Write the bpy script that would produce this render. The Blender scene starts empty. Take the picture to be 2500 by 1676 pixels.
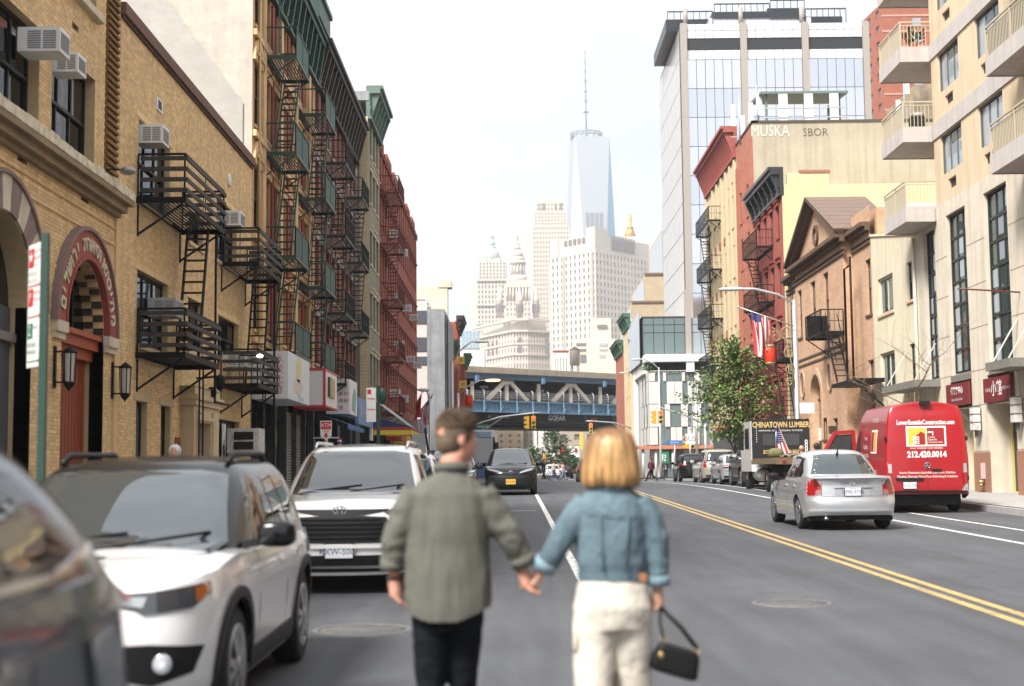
import bpy,bmesh,math,random
from mathutils import Vector,Matrix,noise
from mathutils.bvhtree import BVHTree
random.seed(7)
R=math.radians
SC=bpy.context.scene
COL=SC.collection
# ---------------------------------------------------------------- camera, sky, sun, exposure
EYE=1.6
cd=bpy.data.cameras.new('camera');cam=bpy.data.objects.new('camera',cd);COL.objects.link(cam)
cd.sensor_width=36.0;cd.lens=50.0;cd.clip_start=0.1;cd.clip_end=6000
_p=math.atan(317/3472.0);_r=0.011
_up=Vector((0,-math.sin(_p),math.cos(_p)));_fw=Vector((0,math.cos(_p),math.sin(_p)));_rt=Vector((1,0,0))
_x=math.cos(_r)*_rt-math.sin(_r)*_up;_y=math.sin(_r)*_rt+math.cos(_r)*_up
cam.matrix_world=Matrix(((_x.x,_y.x,-_fw.x,0),(_x.y,_y.y,-_fw.y,0),(_x.z,_y.z,-_fw.z,EYE),(0,0,0,1)))
cd.dof.use_dof=True;cd.dof.focus_distance=48;cd.dof.aperture_fstop=1.6
SC.camera=cam
SUN_EL,SUN_AZ=R(48),R(219)
W=bpy.data.worlds.new('World');SC.world=W;W.use_nodes=True
nt=W.node_tree;nt.nodes.clear()
def wn(t,**k):
 n=nt.nodes.new(t)
 for a,b in k.items():setattr(n,a,b)
 return n
out=wn('ShaderNodeOutputWorld');bg=wn('ShaderNodeBackground');sky=wn('ShaderNodeTexSky',sky_type='NISHITA',sun_disc=False)
sky.sun_elevation=SUN_EL;sky.sun_rotation=SUN_AZ;sky.air_density=1.0;sky.dust_density=2.5;sky.ozone_density=1.0
tc=wn('ShaderNodeTexCoord');mp=wn('ShaderNodeMapping');mp.inputs['Scale'].default_value=(1.6,1.6,5.5)
nz=wn('ShaderNodeTexNoise');nz.inputs['Scale'].default_value=1.9;nz.inputs['Detail'].default_value=7;nz.inputs['Roughness'].default_value=0.55
cr=wn('ShaderNodeMapRange');cr.inputs['From Min'].default_value=0.33;cr.inputs['From Max'].default_value=0.60;cr.inputs['To Min'].default_value=0.6;cr.inputs['To Max'].default_value=1.0
mx=wn('ShaderNodeMix',data_type='RGBA');mx.inputs['B'].default_value=(6.0,6.1,6.25,1)
L_=nt.links.new
L_(tc.outputs['Generated'],mp.inputs['Vector']);L_(mp.outputs['Vector'],nz.inputs['Vector']);L_(nz.outputs['Fac'],cr.inputs['Value'])
L_(cr.outputs['Result'],mx.inputs['Factor']);L_(sky.outputs['Color'],mx.inputs['A']);L_(mx.outputs['Result'],bg.inputs['Color']);L_(bg.outputs['Background'],out.inputs['Surface'])
bg.inputs['Strength'].default_value=0.10
sd=bpy.data.lights.new('sun','SUN');sun=bpy.data.objects.new('sun',sd);COL.objects.link(sun)
sd.energy=3.45;sd.angle=R(16);sd.color=(1.0,0.965,0.915)
_d=Vector((math.sin(SUN_AZ)*math.cos(SUN_EL),math.cos(SUN_AZ)*math.cos(SUN_EL),math.sin(SUN_EL)))
sun.rotation_euler=_d.to_track_quat('Z','Y').to_euler()
VS=SC.view_settings
VS.view_transform='Standard';VS.look='None';VS.exposure=1.25;VS.gamma=1.0;VS.use_curve_mapping=False
CY_=SC.cycles
CY_.use_denoising=True;CY_.max_bounces=6;CY_.diffuse_bounces=3;CY_.glossy_bounces=3;CY_.transmission_bounces=4;CY_.volume_bounces=0
CY_.caustics_reflective=False;CY_.caustics_refractive=False;CY_.sample_clamp_indirect=6.0
def ground_z(y):
 if y<52:return 0.0148*y
 if y<78:
  t=y-52;return 0.7696+0.0148*(t-t*t/52)
 return 0.962-0.1*min(1,(y-78)/80)
def ground_pitch(y):return math.atan((ground_z(y+.5)-ground_z(y-.5)))
# ---------------------------------------------------------------- materials
MATS={}
def _new(name):
 m=bpy.data.materials.new(name);m.use_nodes=True
 return m,m.node_tree,m.node_tree.nodes['Principled BSDF']
def hx(h):
 c=[int(h[i:i+2],16)/255 for i in (0,2,4)]
 return tuple((v/12.92 if v<=.04045 else ((v+.055)/1.055)**2.4) for v in c)
def mat(name,col,rough=.7,metal=0.,var=.0,scale=3.,bump=0.,bscale=40.,coat=0.,ior=None,spec=None,emit=None,estr=1.,island=0.,stain=0.):
 """plain surface with noise-made colour variation (var), fine relief (bump), per-piece variation (island), streaks (stain)"""
 if name in MATS:return MATS[name]
 if isinstance(col,str):col=hx(col)
 m,t,b=_new(name);N=t.nodes.new;Lk=t.links.new
 b.inputs['Base Color'].default_value=(*col,1);b.inputs['Roughness'].default_value=rough;b.inputs['Metallic'].default_value=metal
 if coat:b.inputs['Coat Weight'].default_value=coat;b.inputs['Coat Roughness'].default_value=.04
 if ior:b.inputs['IOR'].default_value=ior
 if spec is not None:b.inputs['Specular IOR Level'].default_value=spec
 if emit:b.inputs['Emission Color'].default_value=(*emit,1);b.inputs['Emission Strength'].default_value=estr
 src=None;fac=None
 if var or bump or stain:
  g=N('ShaderNodeNewGeometry')
 if var:
  n1=N('ShaderNodeTexNoise');n1.inputs['Scale'].default_value=scale;n1.inputs['Detail'].default_value=6;n1.inputs['Roughness'].default_value=.65
  Lk(g.outputs['Position'],n1.inputs['Vector'])
  r1=N('ShaderNodeMapRange');r1.inputs['From Min'].default_value=.3;r1.inputs['From Max'].default_value=.7;r1.inputs['To Min'].default_value=1-var;r1.inputs['To Max'].default_value=1+var*.6
  Lk(n1.outputs['Fac'],r1.inputs['Value']);fac=r1.outputs['Result']
 if stain:
  mp1=N('ShaderNodeMapping');mp1.inputs['Scale'].default_value=(2.2,2.2,.12);Lk(g.outputs['Position'],mp1.inputs['Vector'])
  n3=N('ShaderNodeTexNoise');n3.inputs['Scale'].default_value=1.6;n3.inputs['Detail'].default_value=5;Lk(mp1.outputs['Vector'],n3.inputs['Vector'])
  r3=N('ShaderNodeMapRange');r3.inputs['From Min'].default_value=.45;r3.inputs['From Max'].default_value=.75;r3.inputs['To Min'].default_value=1.;r3.inputs['To Max'].default_value=1-stain
  Lk(n3.outputs['Fac'],r3.inputs['Value'])
  if fac:
   mm=N('ShaderNodeMath');mm.operation='MULTIPLY';Lk(fac,mm.inputs[0]);Lk(r3.outputs['Result'],mm.inputs[1]);fac=mm.outputs[0]
  else :fac=r3.outputs['Result']
 if island:
  gi=N('ShaderNodeNewGeometry');ri=N('ShaderNodeMapRange');ri.inputs['To Min'].default_value=1-island;ri.inputs['To Max'].default_value=1+island*.5
  oi=N('ShaderNodeObjectInfo');ad=N('ShaderNodeMath');ad.operation='ADD';fr=N('ShaderNodeMath');fr.operation='FRACT'
  Lk(gi.outputs['Random Per Island'],ad.inputs[0]);Lk(oi.outputs['Random'],ad.inputs[1]);Lk(ad.outputs[0],fr.inputs[0]);Lk(fr.outputs[0],ri.inputs['Value'])
  if fac:
   mm=N('ShaderNodeMath');mm.operation='MULTIPLY';Lk(fac,mm.inputs[0]);Lk(ri.outputs['Result'],mm.inputs[1]);fac=mm.outputs[0]
  else :fac=ri.outputs['Result']
 if fac is not None:
  vm=N('ShaderNodeVectorMath');vm.operation='SCALE';vm.inputs[0].default_value=col;Lk(fac,vm.inputs['Scale']);Lk(vm.outputs[0],b.inputs['Base Color'])
 if bump:
  n2=N('ShaderNodeTexNoise');n2.inputs['Scale'].default_value=bscale;n2.inputs['Detail'].default_value=4;Lk(g.outputs['Position'],n2.inputs['Vector'])
  bp=N('ShaderNodeBump');bp.inputs['Strength'].default_value=bump;bp.inputs['Distance'].default_value=.02;Lk(n2.outputs['Fac'],bp.inputs['Height']);Lk(bp.outputs['Normal'],b.inputs['Normal'])
 MATS[name]=m;return m
def brick(name,c1,c2,mortar,bw=.215,bh=.075,ms=.012,stain=.25,bump=.5,rough=.85):
 """brick texture on world position, wrapped on walls facing x or y"""
 if name in MATS:return MATS[name]
 c1,c2,mortar=[hx(c) if isinstance(c,str) else c for c in (c1,c2,mortar)]
 m,t,b=_new(name);N=t.nodes.new;Lk=t.links.new
 g=N('ShaderNodeNewGeometry');sp=N('ShaderNodeSeparateXYZ');Lk(g.outputs['Position'],sp.inputs[0])
 sn=N('ShaderNodeSeparateXYZ');Lk(g.outputs['True Normal'],sn.inputs[0])
 ab=N('ShaderNodeMath');ab.operation='ABSOLUTE';Lk(sn.outputs['X'],ab.inputs[0])
 gt=N('ShaderNodeMath');gt.operation='GREATER_THAN';gt.inputs[1].default_value=.5;Lk(ab.outputs[0],gt.inputs[0])
 mu=N('ShaderNodeMix');Lk(gt.outputs[0],mu.inputs['Factor']);Lk(sp.outputs['X'],mu.inputs['A']);Lk(sp.outputs['Y'],mu.inputs['B'])
 cb=N('ShaderNodeCombineXYZ');Lk(mu.outputs['Result'],cb.inputs['X']);Lk(sp.outputs['Z'],cb.inputs['Y'])
 bt=N('ShaderNodeTexBrick');bt.inputs['Scale'].default_value=1;bt.inputs['Brick Width'].default_value=bw;bt.inputs['Row Height'].default_value=bh;bt.inputs['Mortar Size'].default_value=ms
 bt.inputs['Color1'].default_value=(*c1,1);bt.inputs['Color2'].default_value=(*c2,1);bt.inputs['Mortar'].default_value=(*mortar,1);bt.inputs['Mortar Smooth'].default_value=.1
 Lk(cb.outputs[0],bt.inputs['Vector'])
 n1=N('ShaderNodeTexNoise');n1.inputs['Scale'].default_value=.8;n1.inputs['Detail'].default_value=7;n1.inputs['Roughness'].default_value=.7;Lk(g.outputs['Position'],n1.inputs['Vector'])
 r1=N('ShaderNodeMapRange');r1.inputs['From Min'].default_value=.3;r1.inputs['From Max'].default_value=.7;r1.inputs['To Min'].default_value=1-stain;r1.inputs['To Max'].default_value=1.1
 Lk(n1.outputs['Fac'],r1.inputs['Value'])
 vm=N('ShaderNodeVectorMath');vm.operation='SCALE';Lk(bt.outputs['Color'],vm.inputs[0]);Lk(r1.outputs['Result'],vm.inputs['Scale']);Lk(vm.outputs[0],b.inputs['Base Color'])
 bp=N('ShaderNodeBump');bp.invert=True;bp.inputs['Strength'].default_value=bump;bp.inputs['Distance'].default_value=.012;Lk(bt.outputs['Fac'],bp.inputs['Height']);Lk(bp.outputs['Normal'],b.inputs['Normal'])
 b.inputs['Roughness'].default_value=rough
 MATS[name]=m;return m
def glass(name,col=(.02,.025,.03),rough=.03,ior=1.55,metal=0.,wave=.0):
 if name in MATS:return MATS[name]
 m,t,b=_new(name);N=t.nodes.new;Lk=t.links.new
 b.inputs['Base Color'].default_value=(*col,1);b.inputs['Roughness'].default_value=rough;b.inputs['IOR'].default_value=ior;b.inputs['Metallic'].default_value=metal
 if wave:
  g=N('ShaderNodeNewGeometry');n2=N('ShaderNodeTexNoise');n2.inputs['Scale'].default_value=.9;n2.inputs['Detail'].default_value=2;Lk(g.outputs['Position'],n2.inputs['Vector'])
  bp=N('ShaderNodeBump');bp.inputs['Strength'].default_value=wave;bp.inputs['Distance'].default_value=.05;Lk(n2.outputs['Fac'],bp.inputs['Height']);Lk(bp.outputs['Normal'],b.inputs['Normal'])
 MATS[name]=m;return m
# ---------------------------------------------------------------- mesh builder
class MB:
 def __init__(s):s.v=[];s.f=[];s.m=[];s.sm=[]
 def face(s,pts,mi=0,sm=False):
  k=len(s.v);s.v+=[tuple(p) for p in pts];s.f.append(tuple(range(k,k+len(pts))));s.m.append(mi);s.sm.append(sm)
 def mesh(s,vs,fs,mi=0,sm=False):
  k=len(s.v);s.v+=[tuple(p) for p in vs]
  for f in fs:s.f.append(tuple(i+k for i in f));s.m.append(mi);s.sm.append(sm)
 def box(s,x0,x1,y0,y1,z0,z1,mi=0):
  if x0>x1:x0,x1=x1,x0
  if y0>y1:y0,y1=y1,y0
  if z0>z1:z0,z1=z1,z0
  s.mesh([(x0,y0,z0),(x1,y0,z0),(x1,y1,z0),(x0,y1,z0),(x0,y0,z1),(x1,y0,z1),(x1,y1,z1),(x0,y1,z1)],[(0,3,2,1),(4,5,6,7),(0,1,5,4),(1,2,6,5),(2,3,7,6),(3,0,4,7)],mi)
 def bar(s,p,q,w,h=None,mi=0,up=(0,0,1)):
  p,q=Vector(p),Vector(q);h=h or w;d=(q-p);
  if d.length<1e-6:return
  d.normalize();u=Vector(up)
  if abs(d.dot(u))>.98:u=Vector((0,1,0))
  a=d.cross(u).normalized()*(w/2);b=a.cross(d).normalized()*(h/2)
  vs=[p-a-b,p+a-b,p+a+b,p-a+b,q-a-b,q+a-b,q+a+b,q-a+b]
  s.mesh(vs,[(0,1,2,3),(7,6,5,4),(0,4,5,1),(1,5,6,2),(2,6,7,3),(3,7,4,0)],mi)
 def tube(s,pts,r,n=8,mi=0,caps=True,sm=True,sq=1.0):
  pts=[Vector(p) for p in pts];rs=r if isinstance(r,(list,tuple)) else [r]*len(pts)
  k0=len(s.v);pa=None;fs=[];vs=[]
  for i,p in enumerate(pts):
   d=(pts[min(i+1,len(pts)-1)]-pts[max(i-1,0)]).normalized()
   if pa is None:
    u=Vector((0,0,1)) if abs(d.z)<.9 else Vector((0,1,0));a=d.cross(u).normalized()
   else :a=(pa-d*pa.dot(d)).normalized()
   pa=a;b=d.cross(a)
   ri=rs[i] if isinstance(rs[i],(list,tuple)) else (rs[i],rs[i])
   for j in range(n):
    t=2*math.pi*j/n;vs.append(p+a*(math.cos(t)*ri[0])+b*(math.sin(t)*ri[1]))
  for i in range(len(pts)-1):
   for j in range(n):
    k=(j+1)%n;fs.append((i*n+j,i*n+k,(i+1)*n+k,(i+1)*n+j))
  if caps:fs.append(tuple(range(n-1,-1,-1)));fs.append(tuple((len(pts)-1)*n+j for j in range(n)))
  s.mesh(vs,fs,mi,sm)
 def lathe(s,prof,c=(0,0,0),n=16,axis='z',mi=0,sm=True,caps=True):
  vs=[];fs=[]
  for r,h in prof:
   for j in range(n):
    t=2*math.pi*j/n;a,b=r*math.cos(t),r*math.sin(t)
    p=(a,b,h) if axis=='z' else ((h,a,b) if axis=='x' else (b,h,a))
    vs.append((c[0]+p[0],c[1]+p[1],c[2]+p[2]))
  for i in range(len(prof)-1):
   for j in range(n):
    k=(j+1)%n;fs.append((i*n+j,i*n+k,(i+1)*n+k,(i+1)*n+j))
  if caps:fs.append(tuple(range(n-1,-1,-1)));fs.append(tuple((len(prof)-1)*n+j for j in range(n)))
  s.mesh(vs,fs,mi,sm)
 def ball(s,c,r,n=12,m=8,mi=0,e=1.0):
  rr=r if isinstance(r,(list,tuple)) else (r,r,r);vs=[];fs=[]
  pw=lambda x:math.copysign(abs(x)**e,x)
  for i in range(m+1):
   ph=math.pi*i/m-math.pi/2
   for j in range(n):
    t=2*math.pi*j/n
    vs.append((c[0]+rr[0]*pw(math.cos(ph))*pw(math.cos(t)),c[1]+rr[1]*pw(math.cos(ph))*pw(math.sin(t)),c[2]+rr[2]*pw(math.sin(ph))))
  for i in range(m):
   for j in range(n):
    k=(j+1)%n;fs.append((i*n+j,i*n+k,(i+1)*n+k,(i+1)*n+j))
  s.mesh(vs,fs,mi,True)
 def prism(s,poly,fn,d0,d1,mi=0,sm=False):
  """poly: 2-d outline; fn(u, v, d) -> point; extruded between depths d0 and d1"""
  n=len(poly);a=[fn(u,v,d0) for u,v in poly];b=[fn(u,v,d1) for u,v in poly]
  s.mesh(a+b,[tuple(range(n-1,-1,-1)),tuple(range(n,2*n))]+[(i,(i+1)%n,n+(i+1)%n,n+i) for i in range(n)],mi,sm)
 def data(s,name,mats,sharp=None,fix=False):
  me=bpy.data.meshes.new(name);me.from_pydata(s.v,[],s.f)
  for m in (mats if isinstance(mats,(list,tuple)) else [mats]):me.materials.append(m)
  me.polygons.foreach_set('material_index',s.m);me.polygons.foreach_set('use_smooth',s.sm)
  if fix:
   b=bmesh.new();b.from_mesh(me);bmesh.ops.recalc_face_normals(b,faces=b.faces);b.to_mesh(me);b.free()
  me.update()
  if sharp:me.set_sharp_from_angle(angle=R(sharp))
  return me
 def build(s,name,mats,parent=None,sharp=None,fix=True,**k):
  return link(name,s.data(name,mats,sharp,fix),parent,**k)
def props(o,label=None,cat=None,group=None,kind=None):
 if label:o['label']=label
 if cat:o['category']=cat
 if group:o['group']=group
 if kind:o['kind']=kind
 return o
def link(name,data,parent=None,loc=None,**k):
 o=bpy.data.objects.new(name,data);COL.objects.link(o)
 if parent is not None:
  o.parent=parent
  if parent.parent is None and parent.type=='EMPTY':o.matrix_parent_inverse=Matrix.Translation(-parent.location)
 if loc is not None:o.location=loc
 return props(o,**k)
def thing(name,label,cat,loc=(0,0,0),group=None):
 o=bpy.data.objects.new(name,None);COL.objects.link(o);o.location=loc;o.empty_display_size=.3
 return props(o,label,cat,group)
KIDS={}
def copy_tree(o,label=None,loc=None,rz=None):
 idx={}
 for x in bpy.data.objects:
  if x.parent:idx.setdefault(x.parent.name,[]).append(x)
 def rec(x,par):
  c=x.copy();COL.objects.link(c)
  if par:c.parent=par
  for k in idx.get(x.name,[]):rec(k,c)
  return c
 c=rec(o,None)
 if label:c['label']=label
 if loc is not None:c.location=loc
 if rz is not None:c.rotation_euler[2]=rz
 return c
class Face:
 """a facade plane: 'E' looks to +x, 'W' to -x, 'S' to -y (towards the camera). u runs along it, v up, n outwards"""
 def __init__(s,k,c):s.k=k;s.c=c
 def __call__(s,u,v,n=0.):
  if s.k=='E':return (s.c+n,u,v)
  if s.k=='W':return (s.c-n,u,v)
  return (u,s.c-n,v)
 def local(s,du,dv,n):
  if s.k=='E':return (n,du,dv)
  if s.k=='W':return (-n,du,dv)
  return (du,-n,dv)
def fbox(mb,F,u0,u1,v0,v1,n0,n1,mi=0):
 a=F(u0,v0,n0);b=F(u1,v1,n1);mb.box(a[0],b[0],a[1],b[1],a[2],b[2],mi)
def wall(mb,F,u0,u1,v0,v1,holes=(),depth=.22,mi=0,mr=None,top=None):
 """flat wall with rectangular openings and their reveals"""
 mr=mi if mr is None else mr
 us=sorted(set([u0,u1]+[h for q in holes for h in q[:2] if u0<h<u1]));vs=sorted(set([v0,v1]+[h for q in holes for h in q[2:4] if v0<h<v1]))
 for j in range(len(vs)-1):
  run=None
  for i in range(len(us)-1):
   c=((us[i]+us[i+1])/2,(vs[j]+vs[j+1])/2)
   inside=any(q[0]<c[0]<q[1] and q[2]<c[1]<q[3] for q in holes)
   if not inside:run=[us[i],us[i+1]] if run is None else [run[0],us[i+1]]
   if run and (inside or i==len(us)-2):
    mb.face([F(run[0],vs[j]),F(run[1],vs[j]),F(run[1],vs[j+1]),F(run[0],vs[j+1])],mi);run=None
 for q in holes:
  a,b,c,d=q[:4];dp=q[4] if len(q)>4 else depth
  mb.face([F(a,c),F(a,d),F(a,d,-dp),F(a,c,-dp)],mr);mb.face([F(b,c),F(b,d),F(b,d,-dp),F(b,c,-dp)],mr)
  mb.face([F(a,d),F(b,d),F(b,d,-dp),F(a,d,-dp)],mr);mb.face([F(a,c),F(b,c),F(b,c,-dp),F(a,c,-dp)],mr)
_WC={}
def window(par,F,u0,u1,v0,v1,depth,frame,pane,cols=1,rows=2,fw=.06,bar=.035,sash=True,sill=None,sillh=.1,name='window',shade=None):
 """window part (frame, bars) with its panes as sub-parts; alike windows share mesh data"""
 w,h=u1-u0,v1-v0;key=(F.k,round(w,3),round(h,3),frame.name,pane.name,cols,rows,fw,bar,sash,sill.name if sill else 0,shade.name if shade else 0)
 if key not in _WC:
  def lb(mb,a,b,c,d,n0,n1,mi=0):
   p=F.local(a,c,n0);q=F.local(b,d,n1);mb.box(p[0],q[0],p[1],q[1],p[2],q[2],mi)
  m=MB()
  lb(m,0,fw,0,h,.0,.07);lb(m,w-fw,w,0,h,.0,.07);lb(m,fw,w-fw,h-fw,h,0,.07);lb(m,fw,w-fw,0,fw,0,.07)
  ps=[]
  for r in range(rows):
   off=.03 if (sash and rows==2 and r==1) else 0.
   v_a=fw+(h-2*fw)*r/rows;v_b=fw+(h-2*fw)*(r+1)/rows
   if r:lb(m,fw,w-fw,v_a-bar/2,v_a+bar/2,.0,.055+off)
   for c in range(cols):
    a=fw+(w-2*fw)*c/cols;b=fw+(w-2*fw)*(c+1)/cols
    if c:lb(m,a-bar/2,a+bar/2,v_a+bar/2,v_b-bar/2,.0,.05+off)
    pm=MB();lb(pm,a+bar/2,b-bar/2,v_a+bar/2,v_b-bar/2,.012+off,.02+off);ps.append(pm.data('pane',pane))
  fm=m.data(name,[frame]);sm_=None
  if sill:
   s_=MB();lb(s_,-.08,w+.08,-sillh,-.004,.0,depth+.06);sm_=s_.data('sill',sill)
  sh=None
  if shade:
   s_=MB();lb(s_,fw,w-fw,h*.45,h-fw,-.02,-.01);sh=s_.data('blind',shade)
  _WC[key]=(fm,ps,sm_,sh)
 fm,ps,sm_,sh=_WC[key]
 o=link(name,fm,par,loc=F(u0,v0,-depth))
 for p in ps:link('pane',p,o)
 if sm_:link('sill',sm_,o)
 return o
def text_mesh(s,size,align='CENTER',extrude=.0,res=2,bold=0.,sx=1.0):
 c=bpy.data.curves.new('lettering','FONT');c.body=s;c.size=size;c.align_x=align;c.align_y='CENTER';c.extrude=extrude;c.resolution_u=res;c.offset=bold
 o=bpy.data.objects.new('lettering',c);COL.objects.link(o);o.scale.x=sx
 dg=bpy.context.evaluated_depsgraph_get();dg.update()
 me=bpy.data.meshes.new_from_object(o.evaluated_get(dg));bpy.data.objects.remove(o);bpy.data.curves.remove(c)
 if sx!=1.0:
  for v in me.vertices:v.co.x*=sx
 return me
def text(par,s,size,M,m,name='lettering',**k):
 """flat lettering; M maps its local plane (x right, y up, z towards the reader) into the world"""
 me=text_mesh(s,size,**k);me.transform(M);me.name=name;me.materials.clear();me.materials.append(m)
 return link(name,me,par)
def plane_at(o,xdir,updir=(0,0,1)):
 x=Vector(xdir).normalized();z=x.cross(Vector(updir)).normalized();y=z.cross(x)
 return Matrix(((x.x,y.x,z.x,o[0]),(x.y,y.y,z.y,o[1]),(x.z,y.z,z.z,o[2]),(0,0,0,1)))
def evalmesh(me,mods):
 """run modifiers on a mesh and return the result"""
 o=bpy.data.objects.new('tmp',me);COL.objects.link(o)
 for t,kw in mods:
  md=o.modifiers.new('m',t)
  for a,b in kw.items():setattr(md,a,b)
 dg=bpy.context.evaluated_depsgraph_get();dg.update()
 r=bpy.data.meshes.new_from_object(o.evaluated_get(dg));bpy.data.objects.remove(o)
 return r
# ================================================================ ground, road, pavements, markings
KL,KR=-3.6,11.8
def asphalt():
 m,t,b=_new('asphalt');N=t.nodes.new;Lk=t.links.new
 g=N('ShaderNodeNewGeometry')
 def noi(s,d,ro=.6,mpsc=None):
  n=N('ShaderNodeTexNoise');n.inputs['Scale'].default_value=s;n.inputs['Detail'].default_value=d;n.inputs['Roughness'].default_value=ro
  if mpsc:
   mp=N('ShaderNodeMapping');mp.inputs['Scale'].default_value=mpsc;Lk(g.outputs['Position'],mp.inputs['Vector']);Lk(mp.outputs['Vector'],n.inputs['Vector'])
  else :Lk(g.outputs['Position'],n.inputs['Vector'])
  return n.outputs['Fac']
 def rng(v,a,b_,c,d):
  r=N('ShaderNodeMapRange');r.inputs['From Min'].default_value=a;r.inputs['From Max'].default_value=b_;r.inputs['To Min'].default_value=c;r.inputs['To Max'].default_value=d;Lk(v,r.inputs['Value']);return r.outputs['Result']
 def mul(a,b_):
  mm=N('ShaderNodeMath');mm.operation='MULTIPLY';Lk(a,mm.inputs[0]);Lk(b_,mm.inputs[1]);return mm.outputs[0]
 f=mul(mul(rng(noi(.35,5),.3,.7,.82,1.12),rng(noi(1.3,4,.6,(2.2,.18,1)),.3,.72,.75,1.14)),rng(noi(90,3,.8),.25,.75,.72,1.3))
 f=mul(f,rng(noi(.9,6,.7),.58,.68,1.,.8))
 f=mul(f,rng(noi(.5,4,.6,(1.6,.1,1)),.52,.68,1.,.82))
 vm=N('ShaderNodeVectorMath');vm.operation='SCALE';vm.inputs[0].default_value=(.082,.087,.096);Lk(f,vm.inputs['Scale']);Lk(vm.outputs[0],b.inputs['Base Color'])
 b.inputs['Roughness'].default_value=.82
 bp=N('ShaderNodeBump');bp.inputs['Strength'].default_value=.6;bp.inputs['Distance'].default_value=.01;Lk(noi(110,3,.8),bp.inputs['Height']);Lk(bp.outputs['Normal'],b.inputs['Normal'])
 MATS['asphalt']=m;return m
def paint(name,col):
 m,t,b=_new(name);N=t.nodes.new;Lk=t.links.new
 g=N('ShaderNodeNewGeometry');n=N('ShaderNodeTexNoise');n.inputs['Scale'].default_value=7;n.inputs['Detail'].default_value=8;n.inputs['Roughness'].default_value=.75;Lk(g.outputs['Position'],n.inputs['Vector'])
 r=N('ShaderNodeMapRange');r.inputs['From Min'].default_value=.50;r.inputs['From Max'].default_value=.64;Lk(n.outputs['Fac'],r.inputs['Value'])
 m2=N('ShaderNodeMix');m2.data_type='RGBA';m2.inputs['A'].default_value=(*col,1);m2.inputs['B'].default_value=(.13,.125,.115,1);Lk(r.outputs['Result'],m2.inputs['Factor']);Lk(m2.outputs['Result'],b.inputs['Base Color'])
 b.inputs['Roughness'].default_value=.7;MATS[name]=m;return m
ASPH=asphalt();WHITE_LINE=paint('white_marking',(.72,.72,.70));YELLOW_LINE=paint('yellow_marking',(.50,.345,.12))
CONC=mat('concrete_pavement',(.34,.33,.31),.85,var=.18,scale=.9,bump=.3,bscale=60)
KERB=mat('kerb_stone',(.36,.35,.34),.8,var=.2,scale=3,bump=.3)
YS=[-40,-20,-8]+[i*3-3 for i in range(1,29)]+[90,110,130,160,220,320,600]
def strip(mb,x0,x1,dz,ys,mi=0):
 for a,b in zip(ys[:-1],ys[1:]):mb.face([(x0,a,ground_z(a)+dz),(x1,a,ground_z(a)+dz),(x1,b,ground_z(b)+dz),(x0,b,ground_z(b)+dz)],mi)
def yr(a,b,st=3.):
 n=max(1,int((b-a)/st));return [a+(b-a)*i/n for i in range(n+1)]
g=MB();ys=[-300]+YS+[1500,5600]
for a,b in zip(ys[:-1],ys[1:]):g.face([(-3000,a,ground_z(max(a,-40))-.06),(3000,a,ground_z(max(a,-40))-.06),(3000,b,ground_z(max(b,-40))-.06),(-3000,b,ground_z(max(b,-40))-.06)])
g.build('ground',[mat('ground_soil',(.2,.19,.18),.9,var=.2,scale=.2)],kind='structure')
g=MB();strip(g,KL,KR,0,YS);strip(g,-60,KL,0,[114,118,130]);strip(g,KR,90,0,[109,118,134]);g.build('road',[ASPH],kind='structure')
def pavement(x0,x1,y0,y1,kx,name='pavement'):
 m=MB();st=yr(y0,y1,1.55)
 xs=[x0+(x1-x0)*i/3 for i in range(4)]
 for a,b in zip(st[:-1],st[1:]):
  for p,q in zip(xs[:-1],xs[1:]):
   m.face([(p+.006,a+.006,ground_z(a)+.15),(q-.006,a+.006,ground_z(a)+.15),(q-.006,b-.006,ground_z(b)+.15),(p+.006,b-.006,ground_z(b)+.15)])
   for s in (0,):m.face([(p,a,ground_z(a)+.142),(q,a,ground_z(a)+.142),(q,b,ground_z(b)+.142),(p,b,ground_z(b)+.142)],1)
 m.build(name,[CONC,mat('joint',(.16,.155,.15),.9)],kind='structure')
 k=MB();o=.16 if kx>x0+.5*(x1-x0) else -.16
 for a,b in zip(st[:-1],st[1:]):
  za,zb=ground_z(a),ground_z(b);c0,c1=min(kx,kx+o),max(kx,kx+o)
  k.mesh([(c0,a+.004,za-.05),(c1,a+.004,za-.05),(c1,b-.004,zb-.05),(c0,b-.004,zb-.05),(c0,a+.004,za+.152),(c1,a+.004,za+.152),(c1,b-.004,zb+.152),(c0,b-.004,zb+.152)],[(0,3,2,1),(4,5,6,7),(0,1,5,4),(1,2,6,5),(2,3,7,6),(3,0,4,7)])
 k.build('kerb',[KERB],kind='structure')
pavement(-8.6,KL-.16,-10,114,KL-.16);pavement(KR+.16,16.5,-10,109,KR)
pavement(-12,KL-.16,130,190,KL-.16);pavement(KR+.16,40,134,190,KR)
def line(x0,x1,y0,y1,m,name='lane_marking'):
 b=MB();strip(b,x0,x1,.004,yr(y0,y1,2.));b.build(name,[m],kind='structure')
line(4.53,4.64,-5,112,YELLOW_LINE,'yellow_line');line(4.76,4.87,-5,112,YELLOW_LINE,'yellow_line')
line(.78,.90,-5,56,WHITE_LINE);line(8.30,8.42,-5,110,WHITE_LINE);line(9.62,9.72,-5,110,WHITE_LINE)
for k in range(9):line(-3.+k*1.6,-2.1+k*1.6,136,140,WHITE_LINE,'crosswalk_stripe')
line(-3.4,4.4,133.6,134.0,WHITE_LINE,'stop_line');line(-.6,.6,38.6,38.75,WHITE_LINE)
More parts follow.
